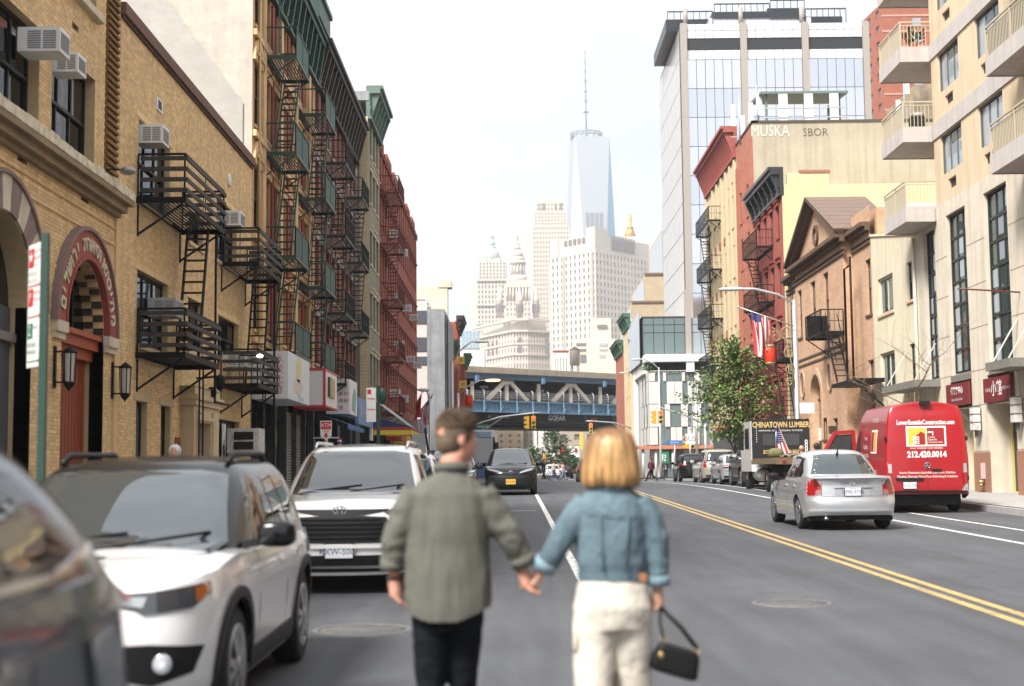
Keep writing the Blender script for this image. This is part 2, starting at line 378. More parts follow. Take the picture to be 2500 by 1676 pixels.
def manhole(x,y,r,label):
 t=thing('manhole_cover',label,'manhole',(x,y,ground_z(y)),'manhole covers in the road')
 m=MB();m.lathe([(r+.06,-.02),(r+.06,.006),(r,.006),(r,.001)],n=32,caps=False);m.build('rim',[mat('iron',(.15,.15,.148),.7,.2,var=.3,scale=9)],t,loc=None).location=(0,0,0)
 m=MB();m.lathe([(r-.012,-.02),(r-.012,.003)],n=32)
 for i in range(-3,4):
  h=math.sqrt(max(0,(r*.85)**2-(i*r/4)**2));m.box(-h,h,i*r/4-.012,i*r/4+.012,.003,.008)
 m.build('lid',[MATS['iron']],t)
 t.rotation_euler[0]=ground_pitch(y)
 for c in t.children:c.matrix_parent_inverse=Matrix()
manhole(2.88,14.95,.36,'round iron manhole cover in the empty lane right of the woman')
manhole(-1.38,13.1,.40,'round iron manhole cover in the road beside the parked white cars')
# ================================================================ fire escapes, air conditioners
def fire_escape(F,spec,col,label,group,rail='bars',treadn=None):
 """spec: list of floors (u0, u1, v, depth) bottom to top; stairs: list of (ua, va, ub, vb, n0, n1)"""
 t=thing('fire_escape',label,'fire escape',F(spec['u'],spec['v'],0),group)
 IR=col
 for (u0,u1,v,dp) in spec['floors']:
  m=MB()
  fbox(m,F,u0,u1,v-.13,v,dp-.05,dp);fbox(m,F,u0,u0+.05,v-.13,v,.0,dp-.05);fbox(m,F,u1-.05,u1,v-.13,v,0,dp-.05);fbox(m,F,u0+.05,u1-.05,v-.1,v-.01,.02,.06)
  p=m.build('platform',[IR],t)
  s=MB();n=int((dp-.16)/.09)
  for i in range(n):
   a=.08+i*(dp-.16)/n;fbox(s,F,u0+.05,u1-.05,v-.035,v-.008,a,a+.032)
  s.build('slat',[IR],p,kind='stuff')
  # brackets
  for u in (u0+.12,u1-.12):
   b=MB();b.bar(F(u,v-.14,dp-.1),F(u,v-.8,.03),.045,.045);b.bar(F(u,v-.14,.02),F(u,v-.85,.02),.04,.04)
   b.build('bracket',[IR],t)
   # railing
  r=MB();H=spec.get('rh',.95)
  c=[F(u0,v+H,.05),F(u0,v+H,dp-.03),F(u1,v+H,dp-.03),F(u1,v+H,.05)]
  for a,b in zip(c[:-1],c[1:]):r.bar(a,b,.045,.045)
  for a,b in zip(c[:-1],c[1:]):
   va,vb=Vector(a),Vector(b);L=(vb-va).length;k=max(2,int(L/(spec.get('gap',.17) if rail=='bars' else 1.6)))
   for i in range(k+1):
    q=va.lerp(vb,i/k);r.bar((q.x,q.y,q.z),(q.x,q.y,q.z-H),.017 if 0<i<k else .036)
  if rail=='bars':
   for a,b in zip(c[:-1],c[1:]):r.bar(Vector(a)-Vector((0,0,H*.52)),Vector(b)-Vector((0,0,H*.52)),.03,.02)
  R_=r.build('railing',[IR],t)
  if rail=='boards':
   for k in range(4):
    z=v+.10+k*.235
    for (e0,e1,d0,d1) in ((u0-.02,u1+.02,dp,dp+.035),(u0-.035,u0,.1,dp),(u1,u1+.035,.1,dp)):
     b=MB();fbox(b,F,e0,e1,z,z+.095,d0,d1);b.build('plank',[spec['board']],R_)
  if rail=='sheet':
   b=MB();fbox(b,F,u0+.03,u1-.03,v+.05,v+H-.03,dp-.045,dp-.035)
   b.build('mesh_panel',[spec['sheet']],R_)
 for st in spec.get('stairs',()):
  ua,va,ub,vb,n0,n1=st[:6]
  s=MB()
  for n in (n0,n1):
   s.bar(F(ua,va,n),F(ub,vb,n),.04,.14,up=(0,0,1))
   if len(st)>6:s.bar(F(ua,va+.8,n),F(ub,vb+.8,n),.03,.03)
  so=s.build('stair',[IR],t)
  k=int(abs(vb-va)/.255)
  tm=MB();a=F.local(.17,.025,.0);w=F.local(0,0,n1-n0-.04)
  m0=F.local(-.085,-.015,0);m1=F.local(.085,.015,n1-n0-.04);tm.box(m0[0],m1[0],m0[1],m1[1],m0[2],m1[2]);td=tm.data('tread',[IR])
  for i in range(1,k):
   f=i/k;link('tread',td,so,loc=F(ua+(ub-ua)*f,va+(vb-va)*f,n0+.02))
 for (u,va,vb,n) in spec.get('ladders',()):
  s=MB()
  for e in (-.2,.2):s.bar(F(u+e,va,n),F(u+e,vb,n),.035,.035)
  k=int((vb-va)/.3)
  for i in range(1,k):s.bar(F(u-.2,va+i*.3,n),F(u+.2,va+i*.3,n),.022)
  s.build('drop_ladder',[IR],t)
 for (a,b,w) in spec.get('poles',()):
  s=MB();s.bar(F(*a),F(*b),w);s.build('post',[IR],t)
 return t
AC_WHITE=mat('ac_white',(.72,.72,.70),.5,var=.06);AC_GREY=mat('ac_grille',(.22,.23,.24),.6)
_AC=[]
def air_con(F,u,v,label,w=.62,h=.42,d=.55,tint=None):
 """window unit: u, v is the lower near corner, d how far it stands out"""
 t=thing('air_conditioner',label,'air conditioner',F(u,v,0),'window air conditioners')
 m=MB();fbox(m,F,u,u+w,v,v+h,-.1,d);m.build('case',[tint or AC_WHITE],t)
 for side in (0,1):
  for k in range(2):
   g=MB();n0=d*.12+k*d*.42;n1=n0+d*.36
   for i in range(8):
    z0=v+h*.12+i*h*.76/8
    if side==0:fbox(g,F,u-.006,u-.001,z0,z0+h*.06,n0,n1)
    else :fbox(g,F,u+w+.001,u+w+.006,z0,z0+h*.06,n0,n1)
   g.build('side_grille',[AC_GREY],t)
 g=MB()
 for i in range(11):fbox(g,F,u+.05,u+w-.05,v+.06+i*(h-.12)/11,v+.06+(i+.62)*(h-.12)/11,d+.001,d+.007)
 g.build('rear_grille',[AC_GREY],t)
 return t
# ================================================================ left side of the street
XL=-8.2;FL=Face('E',XL);PZ=lambda y:ground_z(y)+.15
BRK=mat('tan_brick','e4c390',.85,var=.10,scale=.7,bump=.3,bscale=60,island=.20,stain=.18)
BRKD=mat('brown_brick','7d5a2c',.85,bump=.3,bscale=60,island=.3)
MORT=mat('mortar','bda680',.9,var=.12,scale=2)
STONE=mat('pale_stone','cfc3ad',.8,var=.18,scale=1.5,bump=.25,bscale=30,stain=.25)
LIME=mat('limestone','c9b493',.8,var=.12,scale=1.3,bump=.2,bscale=30,stain=.2)
DARKFR=mat('dark_frame',(.010,.011,.012),.5,spec=.25);BLACKI=mat('black_iron',(.007,.007,.0065),.6,var=.2,scale=6,spec=.2)
GLD=glass('dark_glass',(.006,.008,.010),.04,1.38,wave=.12);GLB=glass('blue_glass',(.04,.055,.07),.05,1.5,wave=.1)
PALE=mat('blind_white',(.55,.56,.56),.7)
def interval_holes(holes,arches):
 """openings at height z as a list of u intervals"""
 def f(z):
  r=[(h[0],h[1]) for h in holes if h[2]<z<h[3]]
  for (c,zs,rad,zb) in arches:
   if zb<z<=zs:r.append((c-rad,c+rad))
   elif zs<z<zs+rad:w=math.sqrt(rad*rad-(z-zs)**2);r.append((c-w,c+w))
  return sorted(r)
 return f
def lay_bricks(par,F,u0,u1,z0,z1,fn,m,singles=0,key=lambda u,z:0,bw=.215,bh=.0725,n=.007,skip=None):
 bm_=MB();allb=[];row=0;z=z0
 while z+bh<=z1:
  zc=z+bh/2;u=u0-(bw/2 if row%2 else 0);iv=fn(zc)
  if row%6==5:step=bw/2
  else :step=bw
  while u<u1:
   a,b=max(u,u0),min(u+step,u1);segs=[(a,b)]
   for (p,q) in iv:
    segs=[s for (x,y) in segs for s in ((x,min(y,p)),(max(x,q),y)) if s[1]-s[0]>.03]
   for (x,y) in segs:
    if not (skip and skip((x+y)/2,zc)):allb.append((x+.005,y-.005,z+.005,z+bh-.005))
   u+=step
  z+=bh;row+=1
 if singles:
  allb.sort(key=lambda b:key((b[0]+b[1])/2,b[2]));cache={}
  for b in allb[:singles]:
   k=round(b[1]-b[0],3)
   if k not in cache:
    mm=MB();p=F.local(0,0,-.002);q=F.local(b[1]-b[0],b[3]-b[2],n);mm.box(p[0],q[0],p[1],q[1],p[2],q[2]);cache[k]=mm.data('brick',m)
   link('brick',cache[k],par,loc=F(b[0],b[2],.0))
  allb=allb[singles:]
 for (a,b,c,d) in allb:
  P=[F(a,c,0),F(b,c,0),F(b,d,0),F(a,d,0),F(a,c,n),F(b,c,n),F(b,d,n),F(a,d,n)]
  bm_.mesh(P,[(4,5,6,7),(0,1,5,4),(1,2,6,5),(2,3,7,6),(3,0,4,7)])
 bm_.build('bricks',[m],par,fix=False,kind='stuff')
def arch_fill(mb,F,c,zs,rad,u0,u1,z1,depth,mi=0,mr=1,n=28):
 """spandrel between a round arch and its bounding rectangle, with the soffit"""
 pts=[(c+rad*math.cos(math.pi*i/n),zs+rad*math.sin(math.pi*i/n)) for i in range(n+1)]
 for (a,b),(p,q) in zip(pts[:-1],pts[1:]):
  mb.face([F(a,b),F(p,q),F(p,z1),F(a,z1)],mi);mb.face([F(a,b),F(p,q),F(p,q,-depth),F(a,b,-depth)],mr)
def ring(mb,F,c,zs,r0,r1,n0,n1,a0=0.,a1=math.pi,seg=36,mi=0):
 for i in range(seg):
  t,s=a0+(a1-a0)*i/seg,a0+(a1-a0)*(i+1)/seg
  P=lambda r,t,n:F(c+r*math.cos(t),zs+r*math.sin(t),n)
  mb.mesh([P(r0,t,n0),P(r1,t,n0),P(r1,s,n0),P(r0,s,n0),P(r0,t,n1),P(r1,t,n1),P(r1,s,n1),P(r0,s,n1)],[(0,3,2,1),(4,5,6,7),(0,1,5,4),(1,2,6,5),(2,3,7,6),(3,0,4,7)],mi)
# ---------- the arched school house
A=thing('brick_school','tan brick school house with round arches and red door, nearest on the left pavement','building',(XL,20,.4))
AE=29.3
ups=[(y,y+2.62,7.52,9.45,.28) for y in (18.35,21.65,24.95)]+[(y,y+2.62,10.75,12.8,.28) for y in (18.35,21.65,24.95)]
vents=[(23.28,23.74,6.87,7.02,.2),(26.78,27.26,6.87,7.02,.2),(26.05,26.45,10.03,10.17,.2),(22.75,23.2,10.03,10.17,.2)]
arches=[(22.72,4.5,1.42,0),(27.09,4.42,1.34,0),(18.3,4.5,1.42,0)]
m=MB()
wall(m,FL,8,AE,0,20,ups+vents+[(c-r,c+r,0,zs+r) for c,zs,r,_ in arches],.28)
for c,zs,r,_ in arches:arch_fill(m,FL,c,zs,r,c-r,c+r,zs+r,.42,0,0)
for c,zs,r,_ in arches:
 for u in (c-r,c+r):m.face([FL(u,0),FL(u,zs),FL(u,zs,-.42),FL(u,0,-.42)])
m.box(XL-14,XL-.9,8,AE-.01,0,19.9)
m.build('wall',[MORT],A)
fnA=interval_holes(ups+vents,arches)
corr=lambda u,z:(28.24<u<29.1 and z>7.45)
ringz=lambda u,z:any((u-c)**2+(z-zs)**2<(r+d)**2 and z>zs for c,zs,r,d in ((22.72,4.5,1.42,.66),(27.09,4.42,1.34,.66),(18.3,4.5,1.42,.66)))
lay_bricks(A,FL,15,AE,.5,13.6,fnA,BRK,300,key=lambda u,z:abs(u-24)+.5*abs(z-4)+(0 if u>22.8 else 4),skip=lambda u,z:corr(u,z) or ringz(u,z))
m=MB()
z=7.5
while z<14.3:fbox(m,FL,28.26,29.06,z,z+.062,.0,.03+.05*(int(z/.0725)%2));z+=.0725
m.build('pilaster_course',[BRKD],A,kind='stuff')
for z in (6.35,6.70):
 m=MB();fbox(m,FL,15,AE-.15,z,z+.03,.001,.035);m.build('string_course',[BRK],A)
m=MB();fbox(m,FL,29.07,29.3,0.5,7.0,.008,.05);m.build('pier',[BRK],A)
m=MB();fbox(m,FL,10,29.2,7.05,7.2,0,.24);fbox(m,FL,10,29.15,6.95,7.05,0,.12);fbox(m,FL,10,29.28,7.2,7.32,0,.36);m.build('ledge',[mat('ledge_stone','8d7a5c',.85,var=.3,scale=2,bump=.3)],A)
y=12.
while y<29.2:
 w=random.uniform(.38,.62);m=MB();fbox(m,FL,y,min(y+w-.02,29.3),7.32,7.32+random.uniform(.16,.2),0,.37+random.uniform(-.01,.01));m.build('capping_stone',[mat('capping','d8cfb4',.85,var=.4,scale=5,bump=.4)],A);y+=w
for (u0,u1,z0,z1,d) in ups:
 window(A,FL,u0,u1,z0,z1,.26,DARKFR,GLD,cols=3,rows=2,fw=.09,bar=.06,sill=None)
 if z0>10:
  m=MB();fbox(m,FL,u0-.1,u1+.15,z0-.14,z0,0,.14);m.build('sill',[STONE],A)
for (u0,u1,z0,z1,d) in vents:m=MB();fbox(m,FL,u0,u1,z0,z1,-.2,-.18);m.build('vent',[DARKFR],A)
# arches
for c,zs,r,_ in ((22.72,4.5,1.42,0),(18.3,4.5,1.42,0)):
 for i in range(13):
  m=MB();ring(m,FL,c,zs,r+.01,r+.6,0,.05,math.pi*(i+.03)/13,math.pi*(i+.97)/13,4);m.build('voussoir',[STONE if i%2==0 else mat('purple_stone','84706a',.8,var=.2,scale=4,bump=.2)],A)
 m=MB();ring(m,FL,c,zs,r+.6,r+.67,.001,.09,seg=40);m.build('hood_mould',[MATS['purple_stone']],A)
 m=MB();fbox(m,FL,c-r+.02,c+r-.02,.5,zs,-.42,-.36);m.build('door',[mat('slate_blue_door','4b5157',.6,var=.1)],A)
 m=MB()
 for k in range(1,5):fbox(m,FL,c-r+k*2*r/5-.03,c-r+k*2*r/5+.03,.5,zs,-.36,-.32)
 m.build('door_rail',[MATS['slate_blue_door']],A)
 m=MB();fbox(m,FL,c-r,c+r,3.9,4.05,-.36,-.25);m.build('transom',[mat('grey_wood','77736a',.7)],A)
 m=MB();m.prism([(c+r*math.cos(math.pi*i/20),zs+.01+r*math.sin(math.pi*i/20)) for i in range(21)],FL,-.42,-.4);m.build('fanlight',[GLD],A)
RED_T=mat('terracotta_red','97483f',.75,var=.16,scale=5,bump=.15,stain=.1)
c,zs,r=27.09,4.42,1.34
m=MB();ring(m,FL,c,zs,r+.005,r+.56,0,.10,seg=48);m.build('archivolt',[RED_T],A)
m=MB();ring(m,FL,c,zs,r+.56,r+.63,.001,.15,seg=48);m.build('hood_mould',[MATS['purple_stone']],A)
m=MB();ring(m,FL,c,zs,r+.005,r+.06,.10,.13,seg=48);m.build('archivolt_bead',[RED_T],A)
LET=mat('cream_letter','cfc7a8',.6,var=.25,scale=20)
word='מתיבתא תפארת ירושלים'
angs=[12,23,31,38,47,56,63,70,77,86,95,103,111,119,128,135,142,151,160,168]
for ch,a in zip(word,angs):
 if ch==' ':continue
 a=R(a);t=Vector((0,math.sin(a),-math.cos(a)))
 M=plane_at(FL(c+(r+.29)*math.cos(a),zs+(r+.29)*math.sin(a),.105),t,(0,math.cos(a),math.sin(a)))
 text(A,ch,.40,M,LET,'letter',extrude=.02,bold=.008)
for (u0,u1) in ((25.18,25.76),(28.42,29.1)):
 m=MB();fbox(m,FL,u0-.02,u1+.02,4.22,4.42,0,.13);fbox(m,FL,u0,u1,4.1,4.22,0,.08);m.build('capital',[STONE],A)
m=MB();k=0
for i in range(12):
 for j in range(2):
  z0=4.45+i*.13
  for (sgn,u) in ((1,c+math.sqrt(max(0,r*r-(z0+.07-zs)**2))),):
   if z0+.07-zs<r:m.box(XL-.21*j-.005,XL-.21*j-.20,u-.03,u+.02,z0,z0+.125,(i+j)%2)
m.build('chequer_brick',[mat('black_brick','43372a',.8),BRK],A,kind='stuff')
rr=mat('rust_door','8a4026',.5,var=.15,scale=8,stain=.15)
m=MB();m.box(XL-.42,XL-.38,c-r,c+r,.4,3.9);m.build('door_panel',[rr],A)
for k in range(13):m=MB();u=c-r+.05+k*(2*r-.1)/13;m.box(XL-.38,XL-.355,u+.012,u+(2*r-.1)/13-.012,.5,3.84);m.build('door_board',[rr],A)
m=MB();fbox(m,FL,c-r,c+r,3.9,4.1,-.38,-.22);fbox(m,FL,c-r,c+r,4.1,4.3,-.38,-.1);fbox(m,FL,c-r+.02,c+r-.02,4.3,4.4,-.38,-.02);m.build('lintel',[mat('rust_wood','a04a28',.5,var=.1)],A)
m=MB();m.prism([(c+r*math.cos(math.pi*i/20),zs+.01+r*math.sin(math.pi*i/20)) for i in range(21)],FL,-.42,-.4);m.build('fanlight',[GLD],A)
for k in (-.45,.45):m=MB();fbox(m,FL,c+k-.03,c+k+.03,zs,zs+math.sqrt(r*r-k*k)-.02,-.4,-.35);m.build('fanlight_bar',[DARKFR],A)
m=MB();fbox(m,FL,c+r+.005,c+r+.03,.6,4.1,-.4,-.01);fbox(m,FL,c-r-.03,c-r-.005,.6,4.1,-.4,-.01);m.build('jamb',[BRK],A)
def lantern(y,label):
 t=thing('wall_lantern',label,'lantern',FL(y,3.5,.05),'black wall lanterns at the red door')
 m=MB();fbox(m,FL,y-.05,y+.05,3.2,3.95,0,.04);m.bar(FL(y,3.85,.04),FL(y,3.85,.25),.03);m.bar(FL(y,3.3,.04),FL(y,3.3,.25),.03);m.build('bracket',[BLACKI],t)
 cc=FL(y,0,.28)
 m=MB();m.lathe([(.0,3.95),(.03,3.93),(.14,3.84),(.14,3.82)],(cc[0],cc[1],0),8);m.lathe([(.11,3.3),(.09,3.24),(.02,3.16),(0,3.12)],(cc[0],cc[1],0),8)
 for k in range(6):a=k*math.pi/3;m.bar((cc[0]+.12*math.cos(a),cc[1]+.12*math.sin(a),3.82),(cc[0]+.1*math.cos(a),cc[1]+.1*math.sin(a),3.3),.016)
 m.build('cage',[BLACKI],t)
 m=MB();m.lathe([(.105,3.815),(.085,3.31)],(cc[0],cc[1],0),12,caps=False);m.build('glass',[mat('milky_glass',(.45,.44,.4),.15)],t)
lantern(25.35,'black wall lantern beside the bus stop pole, left of the red door');lantern(29.03,'black wall lantern on the brick pier right of the red door')
t=thing('floodlight','small floodlight on an arm above the stone ledge','floodlight',FL(27.6,7.6,.1));m=MB();m.bar(FL(27.5,7.62,.0),FL(27.7,7.66,.55),.03);m.build('arm',[BLACKI],t)
m=MB();m.ball(FL(27.75,7.64,.62),(.16,.18,.08));m.build('lamp_head',[mat('grey_metal',(.3,.3,.3),.4,.5)],t)
# ---------- the tan house with black fire escapes
B=thing('brick_house','tan brick house with black fire escapes and pale stone doorway beside the school','building',(XL,37,.5))
BE=44.45
hB=[(30.87,33.73,7.72,9.52),(35.78,37.46,7.58,8.4),(39.15,42.05,7.62,9.38),(30.89,33.68,4.5,6.14),(35.8,37.46,4.8,6.13),(39.48,42.4,4.95,6.1),(30.95,31.88,.75,3.26),(33.13,34.06,.75,3.26),(39.69,42.6,1.0,3.2),(35.05,37.95,0,3.7)]
m=MB();wall(m,FL,AE,BE,0,11.35,[h+(.24,) for h in hB],.24);m.box(XL-14,XL-.6,AE+.01,BE-.01,0,11.3);m.build('wall',[MORT],B)
fnB=interval_holes(hB,[])
lay_bricks(B,FL,AE+.02,BE,.5,11.33,fnB,BRK,0)
y=AE
while y<BE:w=min(.9,BE-y);m=MB();m.box(XL-.3,XL+.12,y+.004,y+w-.004,11.36,11.62);m.build('coping_stone',[mat('brown_coping','6b4d40',.8,var=.2,scale=3)],B);y+=.9
m=MB();m.box(XL+.01,XL+.06,AE+.02,BE,11.28,11.36);m.build('coping_drip',[mat('dark_drip','4a3128',.8)],B)
for i,(u0,u1,z0,z1) in enumerate(hB[:9]):
 window(B,FL,u0,u1,z0,z1,.2,DARKFR,GLB if i in (3,6) else GLD,cols=3 if u1-u0>2 else (2 if u1-u0>1.2 else 1),rows=2 if i!=1 else 1,fw=.07,bar=.05,sill=LIME)
for (u0,u1) in ((30.95,31.88),(33.13,34.06)):m=MB();fbox(m,FL,u0-.2,u1+.2,3.262,3.42,0,.03);m.build('lintel',[LIME],B)
for (u0,u1,z) in ((30.89,33.68,6.142),(35.8,37.46,6.132),(39.48,42.4,6.102),(39.69,42.6,3.202),(30.87,33.73,9.522),(39.15,42.05,9.382)):m=MB();fbox(m,FL,u0-.25,u1+.25,z,z+.14,0,.02);m.build('lintel',[BRK],B)
PF=Face('E',XL+.35)
P=MB();wall(P,PF,35.05,37.97,.5,3.35,[(35.6,37.0,.4,2.95,.5)],.5);P.box(XL,XL+.348,35.05,35.052,.5,3.35);P.box(XL,XL+.348,37.968,37.97,.5,3.35)
p=P.build('portal',[LIME],B)
m=MB();fbox(m,PF,34.95,38.07,3.36,3.5,-.34,.06);fbox(m,PF,34.9,38.12,3.5,3.62,-.34,.12);fbox(m,PF,35.0,38.02,3.62,3.8,-.34,.03);m.build('cornice',[LIME],p)
m=MB();fbox(m,PF,34.92,38.1,3.802,3.83,-.34,.04);m.build('copper_flashing',[mat('verdigris','7f9a6a',.7,var=.2,scale=6)],p)
m=MB();fbox(m,PF,35.3,35.5,.6,3.25,0,.05);fbox(m,PF,37.1,37.7,.6,3.25,0,.05);fbox(m,PF,35.5,37.1,3.0,3.1,0,.04);m.build('pilaster',[LIME],p)
m=MB();fbox(m,PF,35.6,37.0,.5,2.95,-.5,-.45);m.build('door',[mat('brown_door','6b4a2a',.55,var=.15)],p)
m=MB();fbox(m,FL,34.5,34.95,2.0,2.55,.01,.04);m.build('plaque',[mat('red_plaque','8a3f34',.6)],B)
m=MB();fbox(m,FL,32.35,32.85,10.1,10.4,0,.03);m.build('vent_frame',[mat('white_metal',(.7,.7,.7),.5)],B)
m=MB();fbox(m,FL,32.45,32.75,10.15,10.35,.03,.036);m.build('vent',[DARKFR],B)
m=MB();m.lathe([(.2,XL),(.2,XL+.05),(.13,XL+.06)],(0,40.77,10.17),14,'x');m.build('round_vent',[MATS['white_metal']],B)
bs=dict(board=mat('grey_board','35322f',.7,var=.3,scale=5),u=32,v=4)
fire_escape(FL,dict(bs,floors=[(30.8,34.4,4.3,1.1),(30.7,34.9,7.7,1.1)],stairs=[(34.5,7.65,33.5,4.35,.28,.78)],ladders=[(34.0,1.6,4.2,.75)],poles=[((34.6,7.6,.95),(34.6,3.4,.95),.05),((34.6,3.4,.95),(36.6,3.4,.95),.05)]),BLACKI,'black fire escape with grey rail boards nearest the arched school house','fire escapes on the left buildings','boards')
fire_escape(FL,dict(bs,u=41,floors=[(39.7,43.05,4.18,1.1),(39.7,43.5,7.62,1.1)],stairs=[(43.3,7.6,42.1,4.25,.28,.78)],ladders=[(42.6,1.2,4.1,.75)],poles=[((43.2,7.6,.95),(43.2,.6,.95),.06)]),BLACKI,'black fire escape with grey rail boards above the white shop sign','fire escapes on the left buildings','boards')
air_con(FL,23.45,8.78,'white air conditioner high in the window at the picture edge, nearest one',.55,.42,.62)
air_con(FL,25.1,8.9,'white air conditioner in the school window next to the striped pilaster',.5,.36,.42)
air_con(FL,31.0,8.98,'white air conditioner above the upper black fire escape of the tan house',.6,.42,.5)
air_con(FL,39.5,8.62,'white air conditioner above the far black fire escape',.7,.42,.6)
air_con(FL,32.2,5.25,'grey air conditioner behind the rails of the lower near fire escape',.75,.42,.55,mat('ac_dirty',(.42,.42,.40),.6,var=.2))
air_con(FL,40.6,4.72,'pale air conditioner in the window over the lamp above the boxed window',.7,.42,.6)
# ---------- tenements beyond
def cornice(par,F,u0,u1,z0,z1,dep,m,nb,ends=True):
 c=MB();h=z1-z0
 fbox(c,F,u0,u1,z1-.18,z1,-.1,dep);fbox(c,F,u0,u1,z1-.42,z1-.18,-.1,dep*.82);fbox(c,F,u0,u1,z0,z1-.42,-.1,.12);fbox(c,F,u0,u1,z0+h*.3,z0+h*.36,.12,.18);fbox(c,F,u0,u1,z0,z0+.12,.12,.2)
 c.build('cornice',[m],par)
 for i in range(nb):
  u=u0+.15+(u1-u0-.45)*i/(nb-1);b=MB()
  b.prism([(.12,z0+.1),(.2,z0+.1),(.28,z0+.4),(dep*.75,z1-.5),(dep*.75,z1-.425),(.12,z1-.425)],lambda a,z,d:F(u+d,z,a),0,.16);b.build('cornice_bracket',[m],par)
def tenement(name,label,u0,u1,xf,ztop,wallm,floors,wins,wh,trim,cm,cz,zb=5.5,depth=16,nb=9,cdep=.8,shop=None,glassm=None,sidem=None,arch=False,dz=.55):
 T=thing(name,label,'building',(xf,u0,ground_z(u0)));F=Face('E',xf)
 hs=[(w-wh[0]/2,w+wh[0]/2,f+dz,f+dz+wh[1]) for f in floors for w in wins]
 m=MB();wall(m,F,u0,u1,zb,ztop,hs,.2)
 m.build('wall',[wallm],T)
 m=MB();m.box(xf-depth,xf-.45,u0+.012,u1-.012,0,ztop-.3);m.box(xf-.45,xf-.004,u0+.012,u0+.2,zb,ztop-.2);m.build('side_wall',[sidem or wallm],T)
 for i,(a,b,c,d) in enumerate(hs):
  o=window(T,F,a,b,c,d,.16,trim[1],glassm or (GLD if (i*7)%3 else GLB),1,2,.06,.05,sill=trim[0])
  if trim[2]:
   q=MB();fbox(q,F,a-.12,b+.12,d+.003,d+.22,0,.07);fbox(q,F,a-.18,b+.18,d+.22,d+.3,0,.14);q.build('lintel',[trim[0]],T)
 if cm:cornice(T,F,u0-.02,u1+.0,cz[0],cz[1],cdep,cm,nb)
 return T,F
C_BR=brick('orange_brick','c08a58','cd9c6c','b59b76',stain=.3);TANST=mat('buff_stone','d8b484',.8,var=.2,scale=1.5,bump=.2,stain=.3)
STUCCO=mat('white_stucco','b8b2a8',.9,var=.14,scale=1.6,bump=.9,bscale=3.2,stain=.16)
GREEN=mat('green_paint','0f3a2d',.5,var=.25,scale=2.5,bump=.1);BRWN=mat('brown_paint','332a22',.6,var=.3,scale=2.5)
REDT=mat('oxblood','80301f',.75,var=.2,scale=2)
FLO=[5.7,8.95,12.3,15.6]
T,F=tenement('tenement','orange brick tenement with green cornice and stuccoed side wall, beside the tan house',44.5,58.7,XL,18.5,C_BR,FLO,[45.35,47.3,48.9,50.7,52.3,54.3,55.9,57.7],(1.0,2.05),(TANST,DARKFR,True),GREEN,(17.9,19.9),cdep=.6,nb=14,sidem=STUCCO)
for w in (46.3,49.8,53.3,56.8):m=MB();fbox(m,F,w-.28,w+.28,5.6,17.8,0,.10);m.build('pilaster',[TANST],T)
for w in (48.1,51.5,55.1):m=MB();fbox(m,F,w-.2,w+.2,5.6,17.8,0,.07);m.build('red_strip',[REDT],T)
for f in FLO:m=MB();fbox(m,F,44.52,58.7,f+.1,f+.3,0,.13);m.build('string_course',[TANST],T)
m=MB();m.box(XL-.05,XL+.66,55.5,58.72,19.9,20.75);m.box(XL-.1,XL+.75,55.4,58.8,20.75,20.95);m.build('parapet_block',[GREEN],T)
m=MB();m.prism([(-16,11.3),(-8.5,11.3),(-8.5,13.45),(-10.7,16.5),(-16,24)],lambda u,v,d:(u,44.49-d,v),0,.02);m.build('painted_patch',[mat('grey_stucco','a5a49f',.9,var=.12,scale=1,bump=.8,bscale=3.2)],T)
m=MB();m.tube([FL(45.1,5.5,.12),FL(45.1,17.5,.12)],.05);m.build('drainpipe',[mat('pipe_tan','a98f62',.6)],T)
for (z) in (15.6,12.3,8.95):
 m=MB();ring(m,F,45.35,z+2.6,.55,.85,0,.1,seg=16);m.build('arch_hood',[TANST],T)
sh=dict(u=48,v=6,sheet=mat('green_sheet','12463a',.6,var=.2,scale=5))
fire_escape(F,dict(sh,floors=[(46.55,50.1,5.66,1.1)]+[(46.55,49.6,z,1.1) for z in (8.85,12.34,15.62)],stairs=[(49.2,15.5,47.2,12.4,.3,.8,1),(49.2,12.2,47.2,8.9,.3,.8,1),(49.2,8.7,47.2,5.7,.3,.8,1)],ladders=[(46.8,15.7,19.5,.5)]),GREEN,'green fire escape nearest on the orange brick tenement, above the white sign','fire escapes on the left buildings','sheet')
fire_escape(F,dict(sh,u=55,floors=[(54.0,57.2,z,1.1) for z in (5.66,8.8,12.25,15.55)],stairs=[(56.9,15.4,54.8,12.3,.3,.8,1),(56.9,12.2,54.8,8.85,.3,.8,1),(56.9,8.7,54.8,5.7,.3,.8,1)]),GREEN,'second green fire escape, above the red rimmed sign','fire escapes on the left buildings','sheet')
T,F=tenement('tenement','dark brown tenement with bracketed dark cornice and green black fire escape, before the grey wall',58.7,74.4,XL,18.6,brick('maroon_brick','85483a','935444','7b5a4a',stain=.35),FLO,[59.5,61.2,63.0,65.0,66.8,68.6,70.4,72.2,73.6],(.95,2.0),(mat('grey_trim','a79d94',.7,var=.15),DARKFR,True),BRWN,(18.0,20.0),cdep=.75,nb=16)
dk=mat('green_black','16201b',.55,var=.3)
fire_escape(F,dict(u=62,v=6,sheet=dk,floors=[(60.6,64.0,z,1.1) for z in (5.5,8.55,11.9,15.1)],stairs=[(63.6,15,61.4,12,.3,.8),(63.6,11.8,61.4,8.6,.3,.8),(63.6,8.5,61.4,5.6,.3,.8)]),dk,'green black fire escape on the dark brown tenement, third along the left street front','fire escapes on the left buildings','bars')
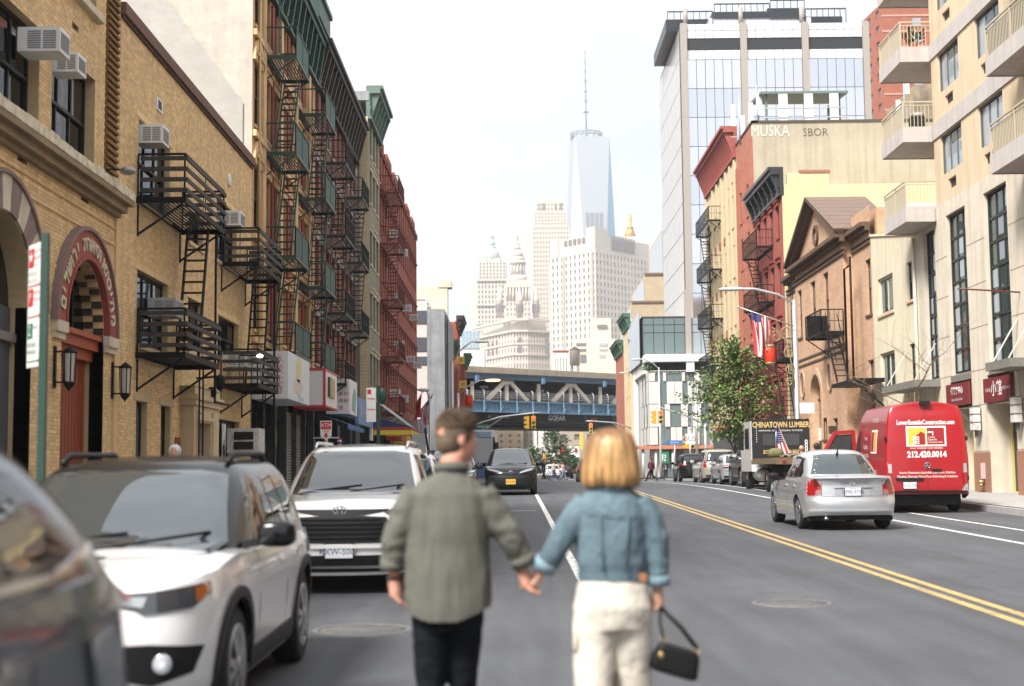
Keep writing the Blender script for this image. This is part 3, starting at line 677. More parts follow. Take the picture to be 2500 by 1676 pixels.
fire_escape(F,dict(u=70,v=6,sheet=dk,floors=[(68.4,71.6,z,1.0) for z in (8.55,11.9,15.1)],stairs=[(71.2,15,69,12,.3,.8),(71.2,11.8,69,8.6,.3,.8)]),dk,'black fire escape half hidden just before the tall grey wall','fire escapes on the left buildings','bars')
GREYP=mat('grey_render','8f9294',.9,var=.28,scale=.9,bump=.3,bscale=8,stain=.3)
T,F=tenement('tenement','grey rendered narrow house with green bracket cornice between the brown and red houses',74.45,80.9,-7.55,20.8,mat('olive_stone','8f8a72',.85,var=.25,scale=1.2,bump=.3,stain=.3),FLO+[18.2],[75.9,77.7,79.5],(1.0,1.75),(STONE,DARKFR,True),mat('green_grey','5c7265',.6,var=.25),(20.5,22.3),cdep=.8,nb=6,sidem=GREYP)
m=MB();m.box(-8.0,-7.56,74.38,74.44,4.5,20.6);m.build('quoin',[brick('cream_brick','d5c29c','dccba6','a89870')],T)
m=MB();m.box(-12,-7.5,74.4,80.9,21.5,22.0);m.build('parapet',[GREYP],T)
RB=brick('red_brick','98472f','a5543a','86503e',stain=.25)
T,F=tenement('tenement','long red brick tenement with red fire escape, tallest red house before the flags',81,113.2,-7.6,20.6,RB,FLO+[18.0],[82+i*1.75 for i in range(18)],(.8,1.7),(mat('red_trim','74352a',.8),DARKFR,True),None,None,zb=4.8)
m=MB()
for i in range(6):m.box(-9,-7.58,81+i*5.4,84.2+i*5.4,20.6,21.3)
m.box(-9,-7.5,81,113.2,20.3,20.6);m.build('parapet',[RB],T)
rd=mat('red_iron','66291e',.6,var=.2)
fire_escape(F,dict(u=84,v=6,floors=[(81.8,86,z,1.1) for z in (5.2,8.4,11.7,15.0,18.0)],stairs=[(85.5,17.9,82.6,15.1,.3,.8),(85.5,14.9,82.6,11.8,.3,.8),(85.5,11.6,82.6,8.5,.3,.8),(85.5,8.3,82.6,5.3,.3,.8)]),rd,'red fire escape on the long red brick tenement','fire escapes on the left buildings','bars')
RF=Face('E',-7.6)
for i,(u,z) in enumerate([(88.2,16.4),(91.6,13.0),(91.5,9.7),(95.2,16.3),(98.5,12.9),(101.9,9.6),(88.2,6.4),(105.4,13),(109,9.7),(95.1,6.4)]):
 air_con(RF,u,z,['pale air conditioner high on the red brick front, nearest the fire escape','air conditioner on the red front, second window column, third floor','air conditioner on the red front below the third floor one','air conditioner on the fourth floor of the red front further along','air conditioner midway up and midway along the red front','air conditioner low on the red front, just past the middle','air conditioner over the striped awning on the red front','air conditioner on third floor near the far end of the red front','air conditioner nearest the far corner of the red front','air conditioner on the lowest window row of the red front'][i],.65,.45,.6)
# ================================================================ right side of the street
XR=15.0;FR=Face('W',XR)
PEACH=mat('peach_render','cfba9b',.9,var=.11,scale=.8,bump=.3,bscale=25,stain=.18);BASE=mat('cream_stone','cfc4b2',.75,var=.12,scale=1.4,bump=.1,bscale=40,stain=.2)
BAND=mat('grey_concrete','b9b2ac',.85,var=.1,scale=2,bump=.15,stain=.15);PINK=mat('pink_granite','9c6f5c',.5,var=.25,scale=30)
GFRM=mat('grey_alu','5b5a58',.5);GREENGL=glass('green_glass',(.035,.06,.055),.05,1.55,wave=.15);SKYGL=glass('pale_glass',(.30,.34,.37),.06,1.6,wave=.1)
BLK=mat('black_alu',(.015,.02,.02),.45)
A=thing('apartment_building','peach rendered apartment block with balconies over a cream stone base, right of the red van','building',(XR,45,.8))
hu=[(y,y+2.3,z,z+1.4) for z in (11.7,14.6,17.5) for y in (46.42,42.42)]
hv=[(y,y+.85,z,z+.36) for z in (11.08,13.98,16.88) for y in (47.15,43.4)]
ht=[(49.85,51.2,4.74,10.1),(46.4,48.45,4.74,10.25),(42.45,44.55,4.74,10.25),(38.4,40.6,4.74,10.25),(34.4,36.6,4.74,10.25)]
hd=[(46.42,48.7,.6,3.6,.75),(42.42,44.9,.6,3.6,.75),(38.4,40.9,.6,3.6,.75)]
m=MB()
wall(m,FR,24,49.48,10.74,22,[h+(.18,) for h in hu]+[h+(.12,) for h in hv]+[(36.5,40.5,10.9,22,.9)],.18)
m.box(XR+.95,XR+14,24,51.95,10.74,22);m.box(XR+.001,XR+.94,49.3,49.478,10.74,22)
m.build('wall',[PEACH],A)
m=MB();wall(m,FR,24,51.9,.6,10.74,[h+(.25,) for h in ht]+hd+[(h[0],h[1],3.6,4.5,.05) for h in hd],.25);m.box(XR+.8,XR+14,24,51.9,.5,10.7);m.build('stone_base',[BASE],A)
for k,z in enumerate((2.12,3.6,4.72,6.1,7.48,8.86)):
 for (a,b) in ((48.46,49.84),(44.9 if z<4.6 else 44.56,46.39),(40.91 if z<4.6 else 40.61,42.41),(36.9,38.39)):
  m=MB();fbox(m,FR,a,b,z,z+.018,.001,.006);m.build('stone_joint',[mat('joint_brown','8d7a62',.9)],A)
for (z) in (13.12,16.02,18.92):
 for (a,b) in ((40.6,41.9),(41.9,43.2),(43.2,44.5),(44.5,45.8),(45.8,47.1),(47.1,48.4),(48.4,49.48)):
  m=MB();fbox(m,FR,a+.006,b-.006,z,z+.58,0,.05);m.build('band_panel',[BAND],A)
for i,(a,b,c,d) in enumerate(hu):
 window(A,FR,a,b,c,d,.15,GFRM,SKYGL,3,1,.06,.06)
 if i%3!=1:q=MB();fbox(q,FR,a+.08,a+(b-a)*.62,c+.95,d-.08,-.128,-.124);q.build('tinted_pane',[GREENGL],A)
for (a,b,c,d) in hv:q=MB();fbox(q,FR,a,b,c,d,-.12,-.1);q.build('vent_grille',[mat('vent_black',(.03,.03,.03),.6)],A)
for (a,b,c,d) in ht:
 window(A,FR,a,b,c,d,.2,BLK,GREENGL,3,7,.08,.08,sash=False)
 for r_,c_ in ((0,0),(2,0),(4,1),(5,1),(6,2),(1,0),(3,0)):
  w=(b-a)/3;h=(d-c)/7
  q=MB();fbox(q,FR,a+w*(2-c_)+.1,a+w*(3-c_)-.1,c+h*r_+.12,c+h*(r_+1)-.1,-.175,-.172);q.build('window_film',[SKYGL],A)
 q=MB();fbox(q,FR,a-.02,b+.06,4.5,4.72,-.2,.03);q.build('spandrel',[mat('grey_stone','75726a',.8,var=.2,scale=6)],A)
for (a,b) in ((44.88,46.44),(40.88,42.44)):q=MB();fbox(q,FR,a,b,.6,2.09,0,.02);q.build('granite_base',[PINK],A)
YF=mat('yellow_frame','cdbd7c',.5)
for (a,b,c,d,e) in hd:
 o=window(A,FR,a,a+1.2,.75,3.15,.74,YF,GLD,1,1,.12,.05,name='door');o=window(A,FR,a+1.25,b-.02,.75,3.15,.74,YF,GLD,2,1,.1,.07,name='door')
 q=MB();fbox(q,FR,a,b,3.17,3.59,-.74,-.7)
 for k in range(6):fbox(q,FR,a,b,3.2+k*.065,3.23+k*.065,-.7,-.66)
 q.build('louvre',[mat('louvre_brown','3a3328',.7)],A)
def shop_sign(u0,u1,z0,z1,label,big,small,bx,bs,txt2=None,bold=.01):
 t=thing('shop_sign',label,'sign',FR(u0,z0,0),'signs on the right pavement');q=MB();fbox(q,FR,u0,u1,z0,z1,.06,.14);q.build('board',[mat('maroon_sign','6e1f22',.45)],t)
 wl=mat('white_letter',(.75,.72,.70),.5);cu=(u0+u1)/2
 M=lambda u,z:plane_at(FR(u,z,.145),(0,-1,0))
 text(t,big,bs,M(cu+bx,(z0+z1)/2+(.12 if txt2 else 0)),wl,bold=bold)
 if txt2:text(t,txt2,.12,M(cu,z0+.2),wl)
 for s,dx in small:text(t,s,.13,M(cu+dx,(z0+z1)/2),wl)
shop_sign(46.36,48.72,3.68,4.42,'maroon shop sign partly behind bare twigs, left of the pillar with lamp','僑教育中心',[],0,.26,'Chinese Cultural Center')
shop_sign(42.42,44.86,3.62,4.38,'maroon shop sign with one large white character over the glass door','小館',[('茶 餐 廳',.78),('RESTAURANT',-.82)],0,.5)
for (a,b) in ((49.75,54.3),(40.2,42.3)):
 t=thing('canopy','grey slab canopy with tie rods '+('over the doorway of the cream house' if a>45 else 'over the last door at the picture edge'),'canopy',FR(a,4.6,0));q=MB();fbox(q,FR,a,b,4.45,4.7,.0,.9);q.build('slab',[mat('grey_stone','75726a')],t)
 for u in (a+.4,b-.4):q=MB();q.bar(FR(u,4.7,.8),FR(u,6.0,.02),.035);q.build('tie_rod',[mat('rod',(.6,.58,.55),.5)],t)
for u,z,lab in ((45.65,2.78,'pale boxed wall lamp on the pillar between the two maroon signs'),(41.9,2.9,'pale boxed wall lamp right of the large character sign')):
 t=thing('wall_lamp',lab,'wall lamp',FR(u,z,0),'boxed wall lamps');q=MB();fbox(q,FR,u-.16,u+.16,z,z+.78,.06,.3);q.build('shade',[mat('frosted_shade',(.62,.6,.56),.4)],t)
 q=MB()
 for k in (0,.26,.52,.76):fbox(q,FR,u-.175,u+.175,z+k,z+k+.025,.05,.315)
 fbox(q,FR,u-.05,u+.05,z-.22,z,.1,.2);q.build('frame',[GFRM],t)
t=thing('standpipe','brass standpipe with pale plate on the pink granite pillar','standpipe',FR(45.5,1.1,0));q=MB();fbox(q,FR,45.35,45.7,1.25,1.75,.02,.05);q.build('plate',[mat('pale_plate','d8b9b0',.5)],t)
q=MB();q.tube([FR(45.45,1.15,0),FR(45.45,1.15,.2)],.06);q.tube([FR(45.3,1.05,.16),FR(45.6,1.05,.16)],.05);q.tube([FR(45.45,1.1,.15),FR(45.45,.82,.2)],.03);q.build('valve',[mat('brass',(.5,.36,.15),.35,.8)],t)
t=thing('wall_pole','thin rust red pole standing out from the stone front at the picture edge','pole',(15,41.7,6.7));q=MB();q.tube([(15.1,41.7,6.74),(12.95,40.95,6.78)],.025);q.build('rod',[mat('rust_rod','6b3a30',.6)],t)
RAIL=mat('beige_rail','b5aa93',.5)
def balcony(y0,y1,z,label,style,x0=13.95):
 t=thing('balcony',label,'balcony',(XR,y0,z),'balconies on the apartment block');q=MB();q.box(x0,XR+.9,y0,y1,z+.03,z+.45);q.build('slab',[BAND],t)
 q=MB();q.box(x0-.04,x0,y0-.04,y1+.04,z,z+.55);q.box(x0,XR-.06,y0-.04,y0,z,z+.55);q.box(x0,XR+.9,y1,y1+.04,z,z+.55);q.build('fascia',[BAND],t)
 q=MB();zt=z+1.45
 q.bar((x0,y0,zt),(x0,y1,zt),.06,.05);q.bar((x0,y0,zt),(XR,y0,zt),.06,.05)
 for y in (y0,(y0+y1)/2,y1):q.bar((x0,y,z+.5),(x0,y,zt),.05)
 n=int((y1-y0)/.12)
 for i in range(n):q.bar((x0,y0+i*.12,z+.55),(x0,y0+i*.12,zt-.1),.02)
 for i in range(8):q.bar((x0+i*.13,y0,z+.55),(x0+i*.13,y0,zt-.1),.022)
 q.bar((x0,y0,zt-.12),(x0,y1,zt-.12),.03);q.bar((x0,y0,zt-.12),(XR,y0,zt-.12),.03)
 r=q.build('railing',[RAIL],t)
 q=MB();q.box(x0+.03,x0+.04,y0+.05,y1-.05,z+.6,zt-.15);q.build('screen',[style],t)
 return t
scr=mat('pale_screen','b9b0a2',.6,var=.12,scale=3);net=mat('dark_net','4a4a46',.7,var=.5,scale=26)
balcony(49.5,52.3,10.25,'lowest corner balcony, directly above the tall narrow window, pale screen',scr);balcony(49.5,52.3,13.1,'middle corner balcony with a grill stored on it',scr);balcony(49.5,52.3,16.0,'corner balcony with green potted plants behind its rail',scr);balcony(49.5,52.3,18.9,'topmost corner balcony cut by the picture edge',scr)
balcony(36.6,40.55,10.05,'street front balcony with slatted beige rail above the stone base',mat('slat_screen','a89f88',.6));balcony(36.6,40.6,12.95,'street front balcony wrapped in dark netting',net);balcony(36.6,40.6,15.85,'upper street front balcony at the picture corner',net)
t=thing('potted_plant','green potted plants on the corner balcony','plant',(14.5,49.8,16.45));q=MB()
for k in range(60):c=Vector((14.2+random.random()*.6,49.7+random.random()*.3,16.75+random.random()*.5));d=Vector((random.uniform(-1,1),random.uniform(-1,1),random.uniform(.2,1))).normalized()*.14;e=d.cross(Vector((.3,.5,.8))).normalized()*.05;q.face([c,c+d+e,c+d*1.6,c+d-e])
q.build('foliage',[mat('pot_leaf',(.06,.13,.04),.7)],t,fix=False,kind='stuff');q=MB();q.lathe([(.13,16.46),(.17,16.8)],(14.5,49.85,0),10);q.build('pot',[mat('terracotta',(.35,.14,.08),.8)],t)
t=thing('barbecue','black kettle barbecue with pale cover on the middle corner balcony','barbecue',(14.6,49.9,13.55));q=MB();q.ball((14.55,49.85,14.15),(.25,.25,.12));q.build('lid',[MATS['white_metal']],t);q=MB();q.box(14.3,14.8,49.65,50.05,13.55,14.08);q.build('firebox',[BLK],t)
# ---------- cream rendered house
Cm=mat('cream_render','d2c7ae',.9,var=.10,scale=.8,bump=.3,bscale=25,stain=.18)
C=thing('cream_house','pale cream rendered house with four windows between the church and the apartment block','building',(XR,54,.9))
hc=[(55.5,57.8,7.8,9.3),(52.8,53.5,7.9,9.35),(55.6,57.8,4.72,6.25),(52.78,53.46,4.84,6.26)]
m=MB();wall(m,FR,51.92,58.72,.7,10.2,[h+(.2,) for h in hc]);m.face([FR(51.92,10.2),FR(58.72,10.2),FR(58.72,11.25)]);m.box(XR+.4,XR+14,51.95,58.7,.6,10.2);m.build('wall',[Cm],C)
m=MB();m.prism([(51.92,10.2),(58.72,11.25),(58.72,11.35),(51.92,10.3)],lambda u,v,d:(XR+d,u,v),-.05,.6);m.build('coping',[mat('pale_coping','d8ccb0',.8)],C)
WFR=mat('white_frame','c9c3b4',.5)
for i,(a,b,c,d) in enumerate(hc):window(C,FR,a,b,c,d,.16,WFR if b-a>1 else BLK,GREENGL,2 if b-a>1 else 1,1 if b-a>1 else 2,.09,.08,sill=mat('pink_sill','c9a88a',.8))
m=MB();m.tube([FR(52.25,.8,.07),FR(52.25,10.1,.07)],.05);m.build('drainpipe',[WFR],C)
# ---------- brick church
CB=brick('church_brick','c08d69','cfa583','c4ae94',stain=.25);BST=mat('brownstone','5f4a3a',.8,var=.25,scale=3,bump=.2)
LEAD=mat('leaded_glass','6b6a60',.35,var=.4,scale=9)
H=thing('church','orange brick church with a pediment and arched doorway, behind the open van door','building',(XR,67,.9))
FP=Face('W',14.6)
hw=[(58.85,59.72,8.05,10.38),(58.85,59.8,3.4,6.15)];hp=[(65.02,66.08,8.25,10.7),(67.85,68.95,8.15,10.68),(71.1,72.1,8.25,10.66),(66.2,67.0,3.0,4.0),(64.0,64.9,2.6,3.9)]
m=MB();wall(m,FR,58.74,62.0,.7,12.6,[h+(.25,) for h in hw]);wall(m,FR,72.6,76.6,.7,12.6,[(74.6,75.5,8.2,10.5,.25)])
ca,za,ra=68.35,5.0,1.15
wall(m,FP,62.0,72.6,.7,11.75,[h+(.25,) for h in hp]+[(ca-ra,ca+ra,.7,za+ra,.4)]);arch_fill(m,FP,ca,za,ra,ca-ra,ca+ra,za+ra,.4,0,0)
m.box(14.602,XR,61.995,62.0,.7,11.75);m.box(14.602,XR,72.6,72.605,.7,11.75);m.face([FP(62,11.75,-.02),FP(72.6,11.75,-.02),FP(67.3,14.25,-.02)])
m.box(XR+.3,XR+16,58.75,76.55,.6,12.5);m.build('wall',[CB],H)
for F_,a,b in ((FR,58.74,61.9),(FP,61.6,73.0),(FR,72.7,76.8)):
 q=MB();fbox(q,F_,a,b,11.72,11.9,0,.45 if F_ is FP else .4);fbox(q,F_,a,b,11.55,11.72,0,.22);fbox(q,F_,a,b,11.0,11.1,0,.08);fbox(q,F_,a,b,11.2,11.28,0,.1);q.build('cornice',[BST],H)
q=MB()
for s in (-1,1):
 e=Vector((67.3+s*5.75,11.95));t_=Vector((67.3,14.45));d=(t_-e).normalized();n_=Vector((-d.y,d.x))*(1 if s<0 else -1)
 for o,w,dp in ((0,.14,.5),(-.16,.15,.3)):
  P=[e+n_*o,t_+Vector((0,o*1.1)),t_+Vector((0,(o+w)*1.1)),e+n_*(o+w)]
  q.prism([(p.x,p.y) for p in P],lambda u,v,dd:FP(u,v,dd),0,dp)
q.build('raking_cornice',[BST],H)
for s in (-1,1):
 for k in range(8):
  a=Vector((67.3+s*5.75,12.06)).lerp(Vector((67.3,14.56)),k/8);b=Vector((67.3+s*5.75,12.06)).lerp(Vector((67.3,14.56)),(k+.93)/8)
  q=MB();q.prism([(a.x,a.y),(b.x,b.y),(b.x,b.y+.07),(a.x,a.y+.07)],lambda u,v,dd:FP(u,v,dd),-2.4,.5);q.build('roof_sheet',[mat('brown_roof','6e5a4c',.6,var=.2,scale=4)],H)
q=MB();q.box(XR+1,XR+10,60,65.5,12.5,12.9);q.build('flat_roof',[mat('white_roof','d0d0d2',.7)],H)
q=MB();ring(q,FP,67.3,12.75,.34,.5,-.02,.08,0,2*math.pi,20);q.build('oval_ornament',[BST],H)
for (a,b,c,d) in hw+[(74.6,75.5,8.2,10.5)]:window(H,FR,a,b,c,d,.2,BST,LEAD,2,2,.08,.05,sill=BST)
for (a,b,c,d) in hp:window(H,FP,a,b,c,d,.2,BST,LEAD,2,2,.08,.05,sill=BST)
q=MB();ring(q,FP,ca,za,ra+.01,ra+.3,0,.05,seg=24);fbox(q,FP,ca-ra-.3,ca-ra-.01,.8,za,0,.05);fbox(q,FP,ca+ra+.01,ca+ra+.3,.8,za,0,.05);q.build('door_arch',[CB],H)
q=MB();q.prism([(ca+ra*math.cos(math.pi*i/20),za+ra*math.sin(math.pi*i/20)) for i in range(21)]+[(ca-ra,3.6),(ca+ra,3.6)],FP,-.4,-.37);f_=q.build('fanlight',[LEAD],H)
q=MB()
for k in range(7):a=math.pi*k/6;q.bar(FP(ca,za,-.35),FP(ca+ra*math.cos(a),za+ra*math.sin(a),-.35),.05)
q.bar(FP(ca-ra,za,-.35),FP(ca+ra,za,-.35),.07);q.build('tracery',[BST],f_)
q=MB();fbox(q,FP,ca-ra,ca+ra,3.0,3.6,-.36,-.3);q.build('notice_board',[mat('white_board',(.7,.69,.66),.6)],H)
q=MB();fbox(q,FP,ca-ra,ca-.02,.8,3.0,-.38,-.33);fbox(q,FP,ca+.02,ca+ra,.8,3.0,-.38,-.33);q.build('door',[mat('dark_door','3b3128',.6)],H,kind='stuff')
for y in (71.3,65.2):
 q=MB();pts=[(y+.42*math.cos(2*math.pi*i/20),5.85+.62*math.sin(2*math.pi*i/20)) for i in range(20)];q.prism(pts,FP,.005,.02);o=q.build('oval_window',[LEAD],H)
 q=MB()
 for i in range(20):
  a,b=2*math.pi*i/20,2*math.pi*(i+1)/20;q.bar(FP(y+.45*math.cos(a),5.85+.65*math.sin(a),.03),FP(y+.45*math.cos(b),5.85+.65*math.sin(b),.03),.1,.08)
 q.build('surround',[CB],o)
for k in (64.4,70.8):
 q=MB();q.prism([(-.12,3.2),(.12,3.2),(.2,3.55),(-.2,3.55)],lambda u,v,d:FP(k+u,v,d),.02,.3);q.build('wall_light',[BST],H)
for z in (6.75,7.05):q=MB();fbox(q,FP,62.0,72.6,z,z+.1,0,.04);q.build('string_course',[BST],H)
FEB=mat('church_iron',(.009,.008,.008),.6,spec=.2)
fe=fire_escape(FP,dict(u=63,v=7,floors=[(62.1,65.4,7.65,1.05)],stairs=[(62.0,7.6,60.1,5.3,.35,.85,1)]),FEB,'black fire escape on the near side of the church, with stair to a lower landing','fire escapes on the right buildings','bars')
q=MB();fbox(q,FP,65.2,65.24,7.7,8.65,.05,1.0);q.build('end_panel',[FEB],fe)
q=MB();q.box(13.75,14.95,57.0,61.2,5.08,5.24);q.build('landing',[FEB],fe);q=MB();q.bar((13.9,57.3,5.05),(14.95,57.3,4.1),.1);q.build('landing_bracket',[FEB],fe)
q=MB();q.tube([(14.4,61.0,5.2),(14.4,61.0,10.2),(14.4,59.9,10.25)],.05,6);q.tube([(14.4,59.9,10.6),(14.4,59.9,5.2)],.05,6);q.build('gooseneck_ladder',[FEB],fe)
fire_escape(FR,dict(u=75,v=6,floors=[(73.2,76.3,7.4,1.0)],stairs=[(76,7.3,73.6,3.4,.3,.9,1)],ladders=[(73.6,7.5,11.2,.4)]),FEB,'black fire escape stair at the far corner of the church, behind the lamp post','fire escapes on the right buildings','bars')
# ---------- red, orange and cream tenements
def rhouse(name,label,u0,u1,ztop,wallm,floors,wins,wh,trim,corn=None,sidem=None,zb=4.6,sideh=None,nb=7,lint=True,gl=None):
 T=thing(name,label,'building',(XR,u0,.9));hs=[(w-wh[0]/2,w+wh[0]/2,f,f+wh[1]) for f in floors for w in wins]
 m=MB();wall(m,FR,u0,u1,zb,ztop,hs,.22);m.build('wall',[wallm],T)
 m=MB();m.box(XR+.25,XR+15,u0+.3,u1,.8,ztop-.4);m.box(XR+.002,XR+15,u0+.005,u0+.3,.8,sideh or ztop-.01);m.build('side_wall',[sidem or wallm],T)
 for (a,b,c,d) in hs:
  window(T,FR,a,b,c,d,.18,trim[1],gl or GLD,1,2,.06,.05,sill=trim[0])
  if lint:q=MB();fbox(q,FR,a-.13,b+.13,d+.003,d+.25,0,.1);fbox(q,FR,a-.2,b+.2,d+.25,d+.34,0,.17);q.build('lintel',[trim[0]],T)
 if corn:cornice(T,FR,u0-.02,u1,corn[0],corn[1],corn[3],corn[2],nb)
 q=MB();fbox(q,FR,u0+.1,u1-.1,.8,zb,-.25,-.05);q.build('shop_front',[mat('dark_shop',(.03,.03,.028),.4)],T)
 return T
REDP=mat('red_painted','9c5145',.8,var=.14,scale=1.6,bump=.25,bscale=18,stain=.2);YELW=mat('yellow_wall','cbc095',.9,var=.10,scale=.6,bump=.3,bscale=10,stain=.14)
F4=[4.9,8.1,11.35,14.55]
T=rhouse('red_house','red painted house with black cornice and yellow side wall, behind the church',77.5,86.4,16.9,REDP,F4,[78.9,80.8,82.8,84.9],(.75,1.75),(mat('dark_red_trim','8a3a30',.8),DARKFR),(16.7,18.3,mat('gloss_black',(.025,.025,.027),.4),.75),YELW,sideh=17.3)
q=MB();q.box(XR+.3,XR+2.6,77.5,77.8,17.3,17.95);q.build('chimney_wall',[YELW],T);q=MB();q.box(XR+1.0,XR+2.7,77.45,77.85,17.95,18.1);q.build('coping',[mat('brick_cap','9a6a55',.9,var=.4,scale=9)],T)
fire_escape(FR,dict(u=83,v=8,floors=[(80.6,85.6,z,.95) for z in (7.9,11.2,14.4)],stairs=[(85.2,14.3,82,11.3,.25,.7),(85.2,11.1,82,8,.25,.7)]),FEB,'black fire escape on the red painted house','fire escapes on the right buildings','bars')
GREYBR=brick('grey_brick','8f8878','9a937f','77705f')
q=MB();q.box(XR+.1,XR+10,76.6,77.48,.8,11.4);g_=thing('side_alley_wall','narrow grey brick wall between the church and the red house','wall',(XR,77,.9));q.build('wall',[GREYBR],g_)
STU=mat('beige_stucco','aba08d',.9,var=.14,scale=.6,bump=.5,bscale=6,stain=.22)
T=rhouse('orange_house','orange brick house with a huge bare beige side wall marked with graffiti',86.42,92.8,23.0,brick('salmon_brick','a9604a','b57058','9c6a55',stain=.2),F4+[17.6],[87.4,88.7,90.0,91.4],(.7,2.0),(mat('salmon_trim','b0604a',.8),DARKFR),None,STU,sideh=23.0,lint=False)
for w in (86.75,89.35,92.4):q=MB();fbox(q,FR,w-.22,w+.22,4.7,21.4,0,.12);q.build('pilaster',[MATS['salmon_brick']],T)
q=MB();q.box(XR-.05,XR+15,86.36,86.7,23.0,23.14);q.box(XR-.06,XR+.35,86.36,92.8,23.0,23.15);q.build('coping',[mat('dark_coping','4c443c',.8)],T)
FS=Face('S',86.425)
text(T,'MUSKA',1.0,plane_at((16.1,86.40,22.45),(1,0,0)),mat('white_spray',(.60,.57,.51),.8),'graffiti',sx=.74)
text(T,'SBOR',.72,plane_at((18.9,86.40,22.35),(1,0,0)),mat('black_spray',(.06,.055,.05),.8),'graffiti',bold=-.012,sx=.9)
q=MB();q.box(24.5,26.2,85.9,86.41,14.6,16.9);q.build('wall_opening',[mat('dark_void',(.03,.03,.03),.8)],T)
CRM=mat('cream_paint','c4b391',.85,var=.08,scale=1.4,bump=.2,stain=.12);REDC=mat('red_cornice','9c5046',.7,var=.15,scale=3)
T=rhouse('cream_tenement','cream tenement with a wide red cornice in front of the glass tower',92.82,107.4,22.9,CRM,F4+[17.9,20.4][:1],[94.4,96.2,98.2,100.4,102.6,104.8,106.5],(1.1,2.15),(mat('tan_trim','c9a774',.8),DARKFR),(22.3,24.4,REDC,1.0),None,nb=22,lint=False,gl=SKYGL)
for w in (93.3,95.3,97.2,99.3,101.5,103.7,107.1):q=MB();fbox(q,FR,w-.25,w+.25,4.7,22.2,0,.14);q.build('pilaster',[CRM],T)
for f in F4+[17.9]:
 for w in (98.2,100.4,102.6,104.8):q=MB();fbox(q,FR,w-.7,w+.7,f-.6,f-.12,0,.05);q.build('red_panel',[REDC],T)
for w in (94.4,96.2):q=MB();fbox(q,FR,w-.55,w+.55,20.9,22.0,0,.05);q.build('frieze_panel',[CRM],T)
fire_escape(FR,dict(u=103,v=8,floors=[(99.4,106.6,z,1.0) for z in (9.0,12.3,15.8,19.3)],stairs=[(105.6,19.2,103,15.9,.3,.8),(105.6,15.7,103,12.4,.3,.8),(105.6,12.2,103,9.1,.3,.8)]),FEB,'black fire escape on the cream tenement with the red cornice','fire escapes on the right buildings','bars')
# roof clutter of the orange house
MTL=mat('galvanised',(.5,.5,.5),.4,.6);WPL=mat('white_panel',(.75,.75,.75),.5)
t=thing('roof_frame','green steel roof canopy with white antenna panels above the graffiti wall','roof frame',(18,88,23));q=MB()
for x in (16.2,20.8):
 for y in (88,91):q.bar((x,y,22.6),(x,y,25.2),.14)
q.build('post',[mat('green_steel','5d6f6c',.6)],t,kind='stuff');q=MB();q.mesh([(15.8,87.6,25.15),(21.3,87.6,25.15),(21.3,91.6,25.5),(15.8,91.6,25.5),(15.8,87.6,25.3),(21.3,87.6,25.3),(21.3,91.6,25.65),(15.8,91.6,25.65)],[(0,3,2,1),(4,5,6,7),(0,1,5,4),(1,2,6,5),(2,3,7,6),(3,0,4,7)]);q.build('roof_sheet',[MATS['green_steel']],t)
for x in (16.9,18.5,20.1):q=MB();q.box(x,x+.55,87.5,87.58,23.25,25.1);q.build('antenna_panel',[WPL],t)
q=MB();q.bar((15.9,87.5,23.6),(21.2,87.5,23.6),.08);q.bar((15.9,87.5,24.2),(21.2,87.5,24.2),.06);q.build('rack_rail',[MTL],t,kind='stuff')
def antenna(x,y,z,hs,label):
 t=thing('antenna_mast',label,'antenna',(x,y,z),'rooftop antenna masts');q=MB();q.tube([(x,y,z),(x,y,z+max(hs)+.6)],.05);q.bar((x-.6,y,z+.5),(x+.8,y,z+.5),.06);q.build('mast',[MTL],t)
 for k,h in enumerate(hs):q=MB();q.box(x-.55+k*.6,x-.28+k*.6,y-.12,y,z+h-1.4,z+h);q.build('antenna_panel',[WPL],t)
antenna(25.2,89,22.6,(2.4,4.2,5.2),'tall antenna mast with white panels right of the roof frame');antenna(14.9,90.5,22.6,(2.6,1.9),'antenna mast at the street edge above the red cornice');antenna(15.7,88.5,22.6,(2.2,2.8),'antenna mast close left of the roof frame')
t=thing('roof_bulkhead','weathered stucco bulkhead on the roof beside the antenna mast','bulkhead',(28,93,22));q=MB();q.box(26.2,34,90,97,20,26.3);q.build('wall',[mat('old_stucco','978a74',.9,var=.45,scale=.9,bump=.5,bscale=6,stain=.3)],t);q=MB();q.lathe([(2.2,26.3),(1.9,26.5),(.3,26.7)],(30.5,91.5,0),16);q.box(30.2,30.7,91,91.6,26.6,27.8);q.build('vent_cap',[WPL],t)
# brick block closing the street wall on the near right, seen only in the car paint and glass
NB=rhouse('brick_block','dark red brick block on the near right, seen only mirrored in the parked cars',-25,23.9,17.5,brick('plum_brick','70392c','7f4636','7a6252',stain=.3),F4[:4],[-23+2.3*i for i in range(20)],(1.1,1.8),(STONE,DARKFR),None,None,lint=False)
